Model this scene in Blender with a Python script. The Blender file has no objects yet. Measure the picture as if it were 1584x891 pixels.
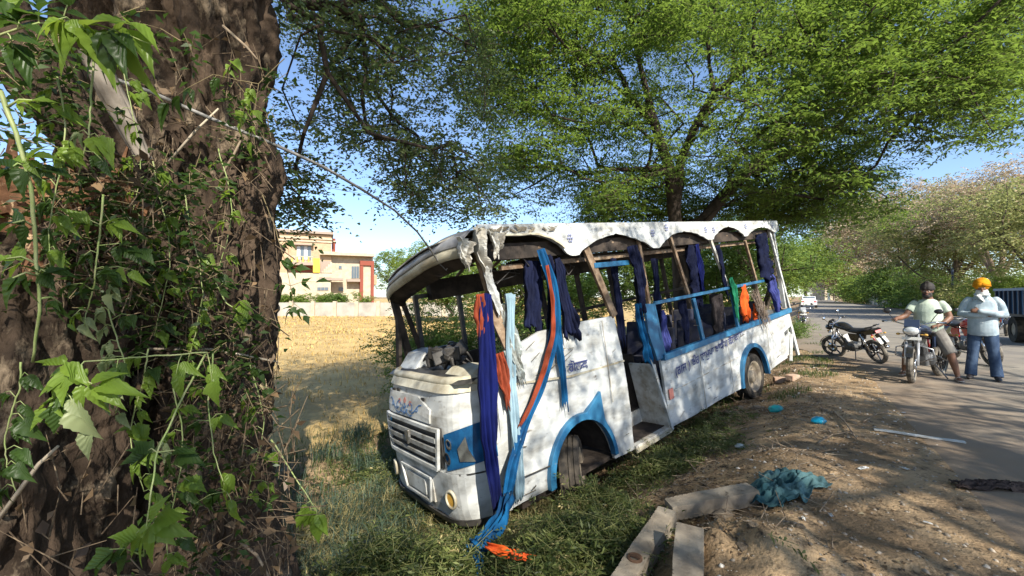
import bpy, bmesh, math, random
import numpy as np
from mathutils import Vector, Matrix, noise as mnoise
R = math.radians
random.seed(7); rng = np.random.default_rng(7)
scn = bpy.context.scene
col = scn.collection

# ------------------------------------------------------------------ camera, sky, sun, exposure
CAMZ = 1.45; FPX = 650.0; PITCH = R(1.15)
cd = bpy.data.cameras.new('camera'); cam = bpy.data.objects.new('camera', cd); col.objects.link(cam)
cam.location = (0, 0, CAMZ); cam.rotation_euler = (R(90) + PITCH, 0, 0)
cd.sensor_width = 36; cd.lens = FPX / 1584 * 36; cd.clip_start = 0.05; cd.clip_end = 4000
scn.camera = cam
SUN_AZ = R(157); SUN_EL = R(37)
w = bpy.data.worlds.new('World'); scn.world = w; w.use_nodes = True
nt = w.node_tree; sky = nt.nodes.new('ShaderNodeTexSky'); sky.sky_type = 'NISHITA'; sky.sun_disc = False
sky.sun_elevation = SUN_EL; sky.sun_rotation = SUN_AZ; sky.air_density = 0.8; sky.dust_density = 0.5; sky.ozone_density = 2.2
bg = nt.nodes['Background']; bg.inputs[1].default_value = 0.135; nt.links.new(sky.outputs[0], bg.inputs[0])
sl = bpy.data.lights.new('sun', 'SUN'); so = bpy.data.objects.new('sun', sl); col.objects.link(so)
sl.energy = 5.0; sl.angle = R(0.5); sl.color = (1, 0.93, 0.8)
sd = Vector((math.sin(SUN_AZ) * math.cos(SUN_EL), math.cos(SUN_AZ) * math.cos(SUN_EL), math.sin(SUN_EL)))
so.rotation_euler = sd.to_track_quat('Z', 'Y').to_euler()
scn.view_settings.view_transform = 'Standard'; scn.view_settings.look = 'None'
scn.view_settings.exposure = 1.0; scn.view_settings.gamma = 1
scn.render.engine = 'CYCLES'
scn.cycles.max_bounces = 6; scn.cycles.diffuse_bounces = 4; scn.cycles.transmission_bounces = 4; scn.cycles.transparent_max_bounces = 4

# ------------------------------------------------------------------ helpers
def ray(px, py):
    a = (px - 792) / FPX; b = -(py - 445.5) / FPX; c, s = math.cos(PITCH), math.sin(PITCH)
    return np.array([a, c - b * s, s + b * c])
def at(px, py, Y):
    d = ray(px, py); p = d * (Y / d[1]); return (p[0], p[1], p[2] + CAMZ)

def _hash(ix, iy, iz, seed):
    h = (ix * 374761393 + iy * 668265263 + iz * 2147483647 + seed * 1274126177) & 0xffffffff
    h = ((h ^ (h >> 13)) * 1274126177) & 0xffffffff
    h = h ^ (h >> 16)
    return (h & 0xffff) / 32767.5 - 1
def vnoise(x, y, z=0.0, seed=0):
    x, y, z = np.broadcast_arrays(np.asarray(x, float), np.asarray(y, float), np.asarray(z, float))
    ix, iy, iz = np.floor(x).astype(np.int64), np.floor(y).astype(np.int64), np.floor(z).astype(np.int64)
    fx, fy, fz = x - ix, y - iy, z - iz
    fx, fy, fz = fx*fx*(3-2*fx), fy*fy*(3-2*fy), fz*fz*(3-2*fz)
    r = 0
    for a in (0, 1):
        for b in (0, 1):
            for c in (0, 1):
                wgt = (fx if a else 1-fx) * (fy if b else 1-fy) * (fz if c else 1-fz)
                r = r + wgt * _hash(ix+a, iy+b, iz+c, seed)
    return r
def fbm(x, y, z=0.0, o=4, seed=0):
    r = 0; a = 1.0; f = 1.0; t = 0
    for i in range(o):
        r = r + a * vnoise(np.asarray(x)*f, np.asarray(y)*f, np.asarray(z)*f, seed+i*17); t += a; a *= .5; f *= 2.03
    return r / t

# terrain: d = metres left of the road edge
RX0, RSL = 0.9, 0.69
def dperp(x, y): return (RX0 + RSL * y - x) * 0.823
DK = [-60, 0, .8, 1.5, 2.1, 2.75, 3.4, 4.2, 5.2, 6.6, 9, 400]
HK = [0, 0, -.05, -.33, -.55, -.83, -.95, -.97, -.85, -.68, -.64, -.64]
def hgt(x, y, micro=True):
    x = np.asarray(x, float); y = np.asarray(y, float)
    d = dperp(x, y)
    h = np.interp(d, DK, HK)
    # the bank widens towards the camera
    near = np.exp(-((y - 1.5) / 2.2) ** 2)
    h = h + near * .12 * np.exp(-((d - 1.9) / .8) ** 2)
    if micro:
        m = np.clip((d + .1) / .5, 0, 1) * np.clip((120 - np.hypot(x, y)) / 60, 0, 1)
        h = h + m * (fbm(x*1.3, y*1.3, 0, 3, 3) * .05 + fbm(x*6, y*6, 0, 4, 9) * .028)
        # soil mound by the posts
        mx, my = MOUND
        h = h + .20 * np.exp(-((x-mx)**2 + (y-my)**2) / .16) * (1 + .5 * fbm(x*9, y*9, 0, 3, 21))
        h = h + .10 * np.exp(-((x-mx-.9)**2 + (y-my-1.3)**2) / .5) * (1 + .6 * fbm(x*8, y*8, 0, 3, 25))
    return h
MOUND = (1.35, 2.55)
def gp(px, py, lift=0.0):
    d = ray(px, py); t = 0.5
    for i in range(4000):
        p = d * t
        if p[2] + CAMZ <= float(hgt(p[0], p[1])) + lift: break
        t *= 1.004
        if t > 2000: break
    return Vector((p[0], p[1], p[2] + CAMZ))

# ---- materials
MATS = {}
def newmat(name):
    m = bpy.data.materials.new(name); m.use_nodes = True; MATS[name] = m
    return m, m.node_tree.nodes, m.node_tree.links, m.node_tree.nodes['Principled BSDF']
def mat(name, c, rough=.7, c2=None, scale=6.0, bump=0.0, bscale=None, metal=0.0, mixlo=.4, mixhi=.62, stretch=(1, 1, 1), trans=0, sheen=0, c3=None, s3=30, detail=6, lo3=.6, hi3=.68, coat=0):
    if name in MATS: return MATS[name]
    m, N, Lk, P = newmat(name)
    P.inputs['Roughness'].default_value = rough; P.inputs['Metallic'].default_value = metal
    P.inputs['Base Color'].default_value = (*c, 1)
    if rough >= .8: P.inputs['Specular IOR Level'].default_value = .12
    if coat: P.inputs['Coat Weight'].default_value = coat; P.inputs['Coat Roughness'].default_value = .2
    tc = N.new('ShaderNodeTexCoord'); mp = N.new('ShaderNodeMapping'); mp.inputs['Scale'].default_value = stretch
    Lk.new(tc.outputs['Object'], mp.inputs[0])
    if c2 is not None:
        nz = N.new('ShaderNodeTexNoise'); nz.inputs['Scale'].default_value = scale; nz.inputs['Detail'].default_value = detail
        nz.inputs['Roughness'].default_value = .6
        Lk.new(mp.outputs[0], nz.inputs[0])
        rp = N.new('ShaderNodeMapRange'); rp.inputs[1].default_value = mixlo; rp.inputs[2].default_value = mixhi
        Lk.new(nz.outputs[0], rp.inputs[0])
        mx = N.new('ShaderNodeMix'); mx.data_type = 'RGBA'; mx.inputs[6].default_value = (*c, 1); mx.inputs[7].default_value = (*c2, 1)
        Lk.new(rp.outputs[0], mx.inputs[0]); out = mx.outputs[2]
        if c3 is not None:
            n3 = N.new('ShaderNodeTexNoise'); n3.inputs['Scale'].default_value = s3; n3.inputs['Detail'].default_value = 8; n3.inputs['Roughness'].default_value = .7
            Lk.new(mp.outputs[0], n3.inputs[0])
            r3 = N.new('ShaderNodeMapRange'); r3.inputs[1].default_value = lo3; r3.inputs[2].default_value = hi3
            Lk.new(n3.outputs[0], r3.inputs[0])
            m3 = N.new('ShaderNodeMix'); m3.data_type = 'RGBA'; m3.inputs[7].default_value = (*c3, 1)
            Lk.new(r3.outputs[0], m3.inputs[0]); Lk.new(out, m3.inputs[6]); out = m3.outputs[2]
        Lk.new(out, P.inputs['Base Color'])
    if bump:
        nb = N.new('ShaderNodeTexNoise'); nb.inputs['Scale'].default_value = bscale or scale * 4; nb.inputs['Detail'].default_value = 6
        Lk.new(mp.outputs[0], nb.inputs[0])
        bp = N.new('ShaderNodeBump'); bp.inputs['Strength'].default_value = 1; bp.inputs['Distance'].default_value = bump
        Lk.new(nb.outputs[0], bp.inputs['Height']); Lk.new(bp.outputs[0], P.inputs['Normal'])
    return m
def leafmat(name, ca, cb, tr=(.2, .33, .04), tw=.45, rough=.5, cc=None):
    m, N, Lk, P = newmat(name)
    g = N.new('ShaderNodeNewGeometry')
    tc = N.new('ShaderNodeTexCoord')
    nz = N.new('ShaderNodeTexNoise'); nz.inputs['Scale'].default_value = .9; nz.inputs['Detail'].default_value = 3
    Lk.new(tc.outputs['Object'], nz.inputs[0])
    ad = N.new('ShaderNodeMath'); ad.operation = 'MULTIPLY_ADD'; ad.inputs[1].default_value = 1.6; ad.inputs[2].default_value = -.8
    Lk.new(nz.outputs[0], ad.inputs[0])
    a2 = N.new('ShaderNodeMath'); a2.operation = 'ADD'; a2.use_clamp = True
    Lk.new(ad.outputs[0], a2.inputs[0]); Lk.new(g.outputs['Random Per Island'], a2.inputs[1])
    rp = N.new('ShaderNodeValToRGB'); rp.color_ramp.elements[0].color = (*ca, 1); rp.color_ramp.elements[1].color = (*cb, 1)
    if cc is not None:
        e = rp.color_ramp.elements.new(.93); e.color = (*cb, 1); rp.color_ramp.elements[-1].color = (*cc, 1)
    Lk.new(a2.outputs[0], rp.inputs[0]); Lk.new(rp.outputs[0], P.inputs['Base Color'])
    P.inputs['Roughness'].default_value = rough; P.inputs['Specular IOR Level'].default_value = .35
    tb = N.new('ShaderNodeBsdfTranslucent'); mx = N.new('ShaderNodeMixShader'); mx.inputs[0].default_value = tw
    mc = N.new('ShaderNodeMix'); mc.data_type = 'RGBA'; mc.inputs[0].default_value = .55; mc.inputs[7].default_value = (*tr, 1)
    Lk.new(rp.outputs[0], mc.inputs[6]); Lk.new(mc.outputs[2], tb.inputs[0])
    Lk.new(P.outputs[0], mx.inputs[1]); Lk.new(tb.outputs[0], mx.inputs[2])
    Lk.new(mx.outputs[0], N['Material Output'].inputs[0])
    return m

# ---- objects
def tag(o, label=None, cat=None, group=None, kind=None):
    if label: o['label'] = label
    if cat: o['category'] = cat
    if group: o['group'] = group
    if kind: o['kind'] = kind
    return o
def empty(name, loc=(0, 0, 0), rz=0.0, mw=None):
    o = bpy.data.objects.new(name, None); col.objects.link(o); o.empty_display_size = .2
    if mw is not None: o.matrix_world = mw
    else: o.location = loc; o.rotation_euler = (0, 0, rz)
    return o
def copy_tree(o, parent=None):
    c = o.copy(); col.objects.link(c)
    if parent: c.parent = parent
    for ch in list(o.children): copy_tree(ch, c)
    return c
def link(name, me, m, parent=None, smooth=False):
    o = bpy.data.objects.new(name, me); col.objects.link(o)
    for mm in (m if isinstance(m, (list, tuple)) else [m]): me.materials.append(mm)
    if parent: o.parent = parent
    if smooth: me.polygons.foreach_set('use_smooth', np.ones(len(me.polygons), bool))
    return o
def rebase(o, me, v):
    c = v.mean(0); b = np.array([c[0], c[1], v[:, 2].min()])
    me.vertices.foreach_set('co', (v - b).astype(np.float32).ravel()); me.update()
    o.location = tuple(b)
class G:
    def __init__(s): s.v = []; s.f = []; s.mi = []
    def add(s, vs, fs, mi=0):
        n = len(s.v); s.v += [tuple(p) for p in vs]; s.f += [tuple(i + n for i in f) for f in fs]; s.mi += [mi] * len(fs)
        return s
    def box(s, c, d, rot=None, taper=1.0, mi=0):
        vs = []
        for z in (-.5, .5):
            k = taper if z > 0 else 1
            for x, y in ((-.5, -.5), (.5, -.5), (.5, .5), (-.5, .5)):
                p = Vector((x * d[0] * k, y * d[1] * k, z * d[2]))
                if rot is not None: p = rot @ p
                vs.append(p + Vector(c))
        return s.add(vs, [(3, 2, 1, 0), (4, 5, 6, 7), (0, 1, 5, 4), (1, 2, 6, 5), (2, 3, 7, 6), (3, 0, 4, 7)], mi)
    def bar(s, a, b, w_, t_, up=(0, 0, 1), mi=0):
        a = Vector(a); b = Vector(b); d = (b - a); L_ = d.length; d.normalize()
        u = Vector(up); sdir = d.cross(u)
        if sdir.length < 1e-4: sdir = d.cross(Vector((1, 0, 0)))
        sdir.normalize(); u = sdir.cross(d)
        M = Matrix((sdir, u, d)).transposed()
        return s.box((a + b) / 2, (w_, t_, L_), M, mi=mi)
    def tube(s, pts, r, seg=8, cap=True, sx=1.0, sy=1.0, up=(0, 0, 1), mi=0, round_end=False):
        pts = [Vector(p) for p in pts]; n = len(pts)
        r = list(r) if hasattr(r, '__len__') else [r] * n
        if round_end and n >= 2:
            d0 = (pts[0] - pts[1]).normalized(); d1 = (pts[-1] - pts[-2]).normalized(); r0, r1 = r[0], r[-1]
            q0 = [pts[0] + d0 * _r(r0) * k for k in (.95, .6)]; q1 = [pts[-1] + d1 * _r(r1) * k for k in (.6, .95)]
            pts = q0 + pts + q1; r = [_rm(r0, .3), _rm(r0, .8)] + r + [_rm(r1, .8), _rm(r1, .3)]; n = len(pts)
        vs = []; prev = None
        for i, p in enumerate(pts):
            t = (pts[min(i+1, n-1)] - pts[max(i-1, 0)])
            if t.length < 1e-9: t = Vector((0, 0, 1))
            t.normalize()
            if prev is None:
                a = Vector(up) - t * Vector(up).dot(t)
                if a.length < 1e-3: a = Vector((1, 0, 0)) - t * t.x
                if a.length < 1e-3: a = Vector((0, 1, 0))
                a.normalize()
            else:
                a = prev - t * prev.dot(t)
                if a.length < 1e-6: a = prev
                a.normalize()
            prev = a; b = t.cross(a)
            ri = r[i]; ra, rb = (ri if isinstance(ri, tuple) else (ri * sx, ri * sy))
            for k in range(seg):
                th = 2 * math.pi * k / seg
                vs.append(p + b * (math.cos(th) * ra) + a * (math.sin(th) * rb))
        fs = []
        for i in range(n - 1):
            for k in range(seg):
                k2 = (k + 1) % seg
                fs.append((i*seg+k, i*seg+k2, (i+1)*seg+k2, (i+1)*seg+k))
        if cap: fs.append(tuple(range(seg-1, -1, -1))); fs.append(tuple((n-1)*seg+k for k in range(seg)))
        return s.add(vs, fs, mi)
    def ell(s, c, rad, rot=None, u=14, v=9, mi=0):
        vs = []; fs = []
        for i in range(v + 1):
            ph = -math.pi/2 + math.pi * i / v
            for k in range(u):
                th = 2 * math.pi * k / u
                p = Vector((math.cos(ph)*math.cos(th)*rad[0], math.cos(ph)*math.sin(th)*rad[1], math.sin(ph)*rad[2]))
                if rot is not None: p = rot @ p
                vs.append(p + Vector(c))
        for i in range(v):
            for k in range(u):
                k2 = (k+1) % u; fs.append((i*u+k, i*u+k2, (i+1)*u+k2, (i+1)*u+k))
        return s.add(vs, fs, mi)
    def lathe(s, prof, c=(0, 0, 0), axis='Y', seg=28, mi=0, closed=False):
        vs = []; fs = []; n = len(prof)
        for k in range(seg):
            th = 2 * math.pi * k / seg
            for (a, r) in prof:
                q = (r * math.cos(th), r * math.sin(th))
                if axis == 'Y': p = (q[0], a, q[1])
                elif axis == 'X': p = (a, q[0], q[1])
                else: p = (q[0], q[1], a)
                vs.append((p[0]+c[0], p[1]+c[1], p[2]+c[2]))
        m_ = n if closed else n - 1
        for k in range(seg):
            k2 = (k+1) % seg
            for j in range(m_):
                j2 = (j+1) % n
                fs.append((k*n+j, k2*n+j, k2*n+j2, k*n+j2))
        return s.add(vs, fs, mi)
    def prism(s, poly, y0, y1, mi=0):
        """polygon in x,z extruded along y"""
        n = len(poly)
        vs = [(p[0], y0, p[1]) for p in poly] + [(p[0], y1, p[1]) for p in poly]
        fs = [tuple(range(n)), tuple(range(2*n-1, n-1, -1))] + [(i, i+n, (i+1) % n + n, (i+1) % n) for i in range(n)]
        return s.add(vs, fs, mi)
    def mesh(s, name):
        me = bpy.data.meshes.new(name); me.from_pydata(s.v, [], s.f)
        if any(s.mi): me.polygons.foreach_set('material_index', s.mi)
        me.update(); return me
    def build(s, name, m, parent=None, smooth=False, bevel=0.0):
        me = s.mesh(name); o = link(name, me, m, parent, smooth)
        if parent is None: rebase(o, me, np.array(s.v))
        if bevel:
            b = o.modifiers.new('bevel', 'BEVEL'); b.width = bevel; b.segments = 2; b.limit_method = 'ANGLE'
        return o
def _r(r): return max(r) if isinstance(r, tuple) else r
def _rm(r, k): return tuple(x*k for x in r) if isinstance(r, tuple) else r*k

def npmesh(name, V, F, m, parent=None, smooth=False, base=True):
    """V (n,3), F (k,4) or (k,3) numpy -> one mesh object"""
    V = np.asarray(V, np.float32); F = np.asarray(F, np.int32); k = F.shape[1]
    me = bpy.data.meshes.new(name)
    b = np.zeros(3, np.float32)
    if parent is None and base: b = np.array([V[:, 0].mean(), V[:, 1].mean(), V[:, 2].min()], np.float32)
    me.vertices.add(len(V)); me.vertices.foreach_set('co', (V - b).ravel())
    me.loops.add(F.size); me.loops.foreach_set('vertex_index', F.ravel())
    me.polygons.add(len(F)); me.polygons.foreach_set('loop_start', np.arange(0, F.size, k, dtype=np.int32))
    me.polygons.foreach_set('loop_total', np.full(len(F), k, np.int32))
    me.update(calc_edges=True)
    o = link(name, me, m, parent, smooth); o.location = tuple(float(q) for q in b)
    return o

def unit(a): return a / np.maximum(np.linalg.norm(a, axis=-1, keepdims=True), 1e-9)
def leaf_quads(P, D, size, wr=.42, flat=.6, fold=.15, rg=None):
    """kite leaves at P pointing along D"""
    n = len(P); rg = rg or rng
    up = np.array([0, 0, 1.0]) + rg.normal(0, 1.0 - flat, (n, 3)) * 1.2
    D = unit(D); S = unit(np.cross(D, up)); Nn = np.cross(S, D)
    sz = (np.asarray(size) * np.ones(n))[:, None]
    V = np.empty((n, 4, 3))
    V[:, 0] = P; V[:, 2] = P + D * sz - Nn * sz * .12
    mid = P + D * sz * .45
    V[:, 1] = mid + S * sz * wr * .5 + Nn * sz * fold; V[:, 3] = mid - S * sz * wr * .5 + Nn * sz * fold
    F = np.arange(n * 4).reshape(n, 4)
    return V.reshape(-1, 3), F
def sprays(C, per, tl, nl, lsize, rg, droop=.2, flat=.6, spread=.5, outdir=None, wr=.42, upz=.35):
    """twigs around each centre carrying alternate leaves; returns leaf V,F and twig segments"""
    n = len(C) * per
    B = np.repeat(C, per, 0) + rg.normal(0, spread, (n, 3)) * np.array([1, 1, .55])
    Dd = rg.normal(0, 1, (n, 3)) * np.array([1, 1, upz])
    if outdir is not None: Dd = Dd + np.repeat(outdir, per, 0) * .8
    Dd = unit(Dd); L_ = tl * rg.uniform(.6, 1.25, (n, 1))
    up = np.array([0, 0, 1.0]) + rg.normal(0, .25, (n, 3)); S = unit(np.cross(Dd, up))
    t = (np.arange(nl) + .6) / nl
    Pt = B[:, None] + Dd[:, None] * (t[None, :, None] * L_[:, None]) + np.array([0, 0, -1.0]) * (droop * (t**2)[None, :, None] * L_[:, None])
    sg = np.where(np.arange(nl) % 2 == 0, 1.0, -1.0)[None, :, None]
    LD = S[:, None] * sg + Dd[:, None] * .55 + rg.normal(0, .25, Pt.shape) + np.array([0, 0, -.15])
    sz = lsize * rg.uniform(.65, 1.25, (n, nl))
    V, F = leaf_quads(Pt.reshape(-1, 3), LD.reshape(-1, 3), sz.ravel(), wr=wr, flat=flat, rg=rg)
    return V, F, B, B + Dd * L_ * .55
def frusta(A, B, ra, rb, seg=5):
    A = np.asarray(A, float); B = np.asarray(B, float); n = len(A)
    D = unit(B - A); up = np.where(np.abs(D[:, 2:3]) > .9, np.array([[1.0, 0, 0]]), np.array([[0, 0, 1.0]]))
    S = unit(np.cross(D, up)); U = np.cross(S, D)
    th = np.arange(seg) * 2 * np.pi / seg
    ring = S[:, None] * np.cos(th)[None, :, None] + U[:, None] * np.sin(th)[None, :, None]
    ra = np.asarray(ra)[:, None, None] * np.ones((n, 1, 1)); rb = np.asarray(rb)[:, None, None] * np.ones((n, 1, 1))
    V = np.concatenate([A[:, None] - D[:, None]*ra*.25 + ring * ra, B[:, None] + D[:, None]*rb*.25 + ring * rb], 1).reshape(-1, 3)
    k = np.arange(seg); f = np.stack([k, (k+1) % seg, (k+1) % seg + seg, k + seg], 1)
    F = (f[None] + (np.arange(n) * 2 * seg)[:, None, None]).reshape(-1, 4)
    return V, F
def grow(trunk, targets, rg, step=.45, kpath=.35, tip=.006, expo=.47, r0=None, wob=.05, droop=0.0):
    """trunk: list of (p, parent index); returns segments A,B,ra,rb"""
    N_ = [np.array(p, float) for p, _ in trunk]; par = [q for _, q in trunk]
    plen = [0.0] * len(N_)
    for i, q in enumerate(par):
        if q >= 0: plen[i] = plen[q] + np.linalg.norm(N_[i] - N_[q])
    base = N_[0]; T = np.array(targets)
    order = np.argsort(np.min(np.linalg.norm(T[:, None] - np.array(N_)[None, len(N_)//3:], axis=2), 1))
    arr = np.zeros((len(T) * 40 + len(N_), 3)); pl = np.zeros(len(arr)); n = len(N_)
    arr[:n] = N_; pl[:n] = plen; ntr = n
    ends = []
    for ti in order:
        t = T[ti]; d = np.linalg.norm(arr[:n] - t, axis=1); cost = d + kpath * pl[:n]
        cost[:max(1, ntr//4)] += 3
        k = int(np.argmin(cost)); a = arr[k]; L_ = d[k]; m = max(1, int(L_ / step)); last = k
        off = rg.normal(0, wob, 3)
        for j in range(1, m + 1):
            s = j / m; p = a + (t - a) * s + off * math.sin(math.pi * s) * L_ + np.array([0, 0, droop * L_ * math.sin(math.pi * s)]) + rg.normal(0, .02, 3)
            if n >= len(arr): break
            arr[n] = p; pl[n] = pl[last] + L_ / m; par.append(last); last = n; n += 1
        ends.append(last)
    cnt = np.zeros(n)
    for e in ends: cnt[e] += 1
    for i in range(n - 1, 0, -1):
        if par[i] >= 0: cnt[par[i]] += cnt[i]
    rad = tip * np.maximum(cnt, 1) ** expo
    if r0:
        k = r0 / rad[0]; rad = tip + (rad - tip) * k if k > 0 else rad
    idx = np.array([i for i in range(n) if par[i] >= 0]); pa = np.array([par[i] for i in idx])
    return arr[pa], arr[idx], np.minimum(rad[pa], rad[idx] * 1.6 + .004), rad[idx]
def ellipsoid_points(c, r, n, rg, shell=.0):
    u = unit(rg.normal(0, 1, (n, 3))); rr = rg.uniform(shell, 1, (n, 1)) ** (1/2.2)
    return np.array(c) + u * rr * np.array(r)
# ------------------------------------------------------------------ ground, road, field
def axis_pts(lo, hi, n, c, k):
    a, b = math.asinh((lo - c) / k), math.asinh((hi - c) / k)
    return c + k * np.sinh(np.linspace(a, b, n))
def sheet(name, xs, ys, zf, m, lift=0.0):
    X, Y = np.meshgrid(xs, ys); Z = zf(X, Y) + lift
    V = np.stack([X, Y, Z], -1).reshape(-1, 3); nx, ny = len(xs), len(ys)
    i = np.arange(nx*ny).reshape(ny, nx)
    F = np.stack([i[:-1, :-1], i[:-1, 1:], i[1:, 1:], i[1:, :-1]], -1).reshape(-1, 4)
    return npmesh(name, V, F, m, smooth=True)
m_soil = mat('soil', (.225, .155, .092), .95, (.42, .30, .18), 1.6, .02, 40, c3=(.06, .047, .035), s3=9, lo3=.53, hi3=.66)
m_asph = mat('asphalt', (.19, .175, .155), .85, (.26, .235, .195), 1.1, .004, 160, c3=(.25, .215, .17), s3=2.2, lo3=.55, hi3=.75)
def dusty(m):
    N, Lk = m.node_tree.nodes, m.node_tree.links; P = N['Principled BSDF']; src = P.inputs['Base Color'].links[0].from_socket
    ge = N.new('ShaderNodeNewGeometry'); dt = N.new('ShaderNodeVectorMath'); dt.operation = 'DOT_PRODUCT'; dt.inputs[1].default_value = (.823, -.568, 0); Lk.new(ge.outputs['Position'], dt.inputs[0])
    nz = N.new('ShaderNodeTexNoise'); nz.inputs['Scale'].default_value = 1.3; nz.inputs['Detail'].default_value = 8; nz.inputs['Roughness'].default_value = .7; Lk.new(ge.outputs['Position'], nz.inputs[0])
    ma = N.new('ShaderNodeMath'); ma.operation = 'MULTIPLY_ADD'; ma.inputs[1].default_value = -4.5; Lk.new(nz.outputs[0], ma.inputs[0])
    sp = N.new('ShaderNodeSeparateXYZ'); Lk.new(ge.outputs['Position'], sp.inputs[0]); fy = N.new('ShaderNodeMapRange'); fy.inputs[1].default_value = 8.5; fy.inputs[2].default_value = 13; fy.inputs[3].default_value = 0; fy.inputs[4].default_value = 2.2; Lk.new(sp.outputs[1], fy.inputs[0])
    ad = N.new('ShaderNodeMath'); ad.operation = 'ADD'; Lk.new(fy.outputs[0], ad.inputs[0]); Lk.new(dt.outputs['Value'], ad.inputs[1]); Lk.new(ad.outputs[0], ma.inputs[2])
    mr = N.new('ShaderNodeMapRange'); mr.inputs[1].default_value = -1.7; mr.inputs[2].default_value = .9; mr.inputs[3].default_value = 1; mr.inputs[4].default_value = 0; Lk.new(ma.outputs[0], mr.inputs[0])
    mx = N.new('ShaderNodeMix'); mx.data_type = 'RGBA'; mx.inputs[7].default_value = (.27, .20, .14, 1); Lk.new(mr.outputs[0], mx.inputs[0]); Lk.new(src, mx.inputs[6]); Lk.new(mx.outputs[2], P.inputs['Base Color'])
dusty(m_asph)
m_field = mat('field_soil', (.38, .27, .12), .95, (.54, .39, .17), .6, .03, 14, c3=(.22, .18, .11), s3=6)
g = sheet('ground', axis_pts(-500, 900, 400, .8, 1.4), axis_pts(-60, 1300, 400, 3.2, 1.6), hgt, m_soil); tag(g, kind='structure')
# field: sheet over everything far left of the ditch
def field_sheet():
    ds = axis_pts(6.4, 330, 90, 6.4, 3.0); ss = axis_pts(-70, 500, 160, 10, 6)
    Dd, Sg = np.meshgrid(ds, ss); dirv = np.array([RSL, 1]) / math.hypot(RSL, 1); nrm = np.array([-dirv[1], dirv[0]])
    Dq = Dd + .35 * fbm(Sg*.7, Dd*0 + 3.0, 0, 3, 5) * (Dd < 6.5)
    X = RX0 + nrm[0]*Dq + dirv[0]*Sg; Y = nrm[1]*Dq + dirv[1]*Sg
    Z = hgt(X, Y) + .02
    V = np.stack([X, Y, Z], -1).reshape(-1, 3); ny, nx = X.shape; i = np.arange(nx*ny).reshape(ny, nx)
    F = np.stack([i[:-1, :-1], i[1:, :-1], i[1:, 1:], i[:-1, 1:]], -1).reshape(-1, 4)[:, ::-1]
    tag(npmesh('field', V, F, m_field, smooth=True), kind='structure')
field_sheet()
dirR = np.array([RSL, 1]) / math.hypot(RSL, 1); nrmR = np.array([dirR[1], -dirR[0]])   # to the right of the road edge
def road_pt(d, s):   # d metres right of the left edge, s metres along
    return np.array([RX0, 0]) + nrmR * d + dirR * s
def road_sheet():
    ss = axis_pts(-60, 900, 420, 6, 4.0); dd = np.array([0, .3, 1, 2.5, 4.5, 6.5, 8.2, 8.7])
    S_, D_ = np.meshgrid(ss, dd, indexing='ij'); D_ = D_.copy()
    D_[:, 0] += .12 + .16 * fbm(ss*1.7, 0*ss, 0, 4, 31); D_[:, 0] -= 1.1*np.clip((ss-10.5)/4, 0, 1); D_[:, 1] -= 1.0*np.clip((ss-10.5)/4, 0, 1); D_[:, -1] += .2 * fbm(ss*.8, 0*ss+9, 0, 3, 33)
    D_[:, 1] = np.maximum(D_[:, 1], D_[:, 0] + .05)
    X = RX0 + nrmR[0]*D_ + dirR[0]*S_; Y = nrmR[1]*D_ + dirR[1]*S_
    Z = np.full(X.shape, .020); Z[:, 0] = -.03; Z[:, 1] = .010; Z[:, -1] = -.03
    V = np.stack([X, Y, Z], -1).reshape(-1, 3); ny, nx = X.shape; i = np.arange(nx*ny).reshape(ny, nx)
    F = np.stack([i[:-1, :-1], i[:-1, 1:], i[1:, 1:], i[1:, :-1]], -1).reshape(-1, 4)
    tag(npmesh('road', V, F, m_asph, smooth=True), kind='structure')
road_sheet()

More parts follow.
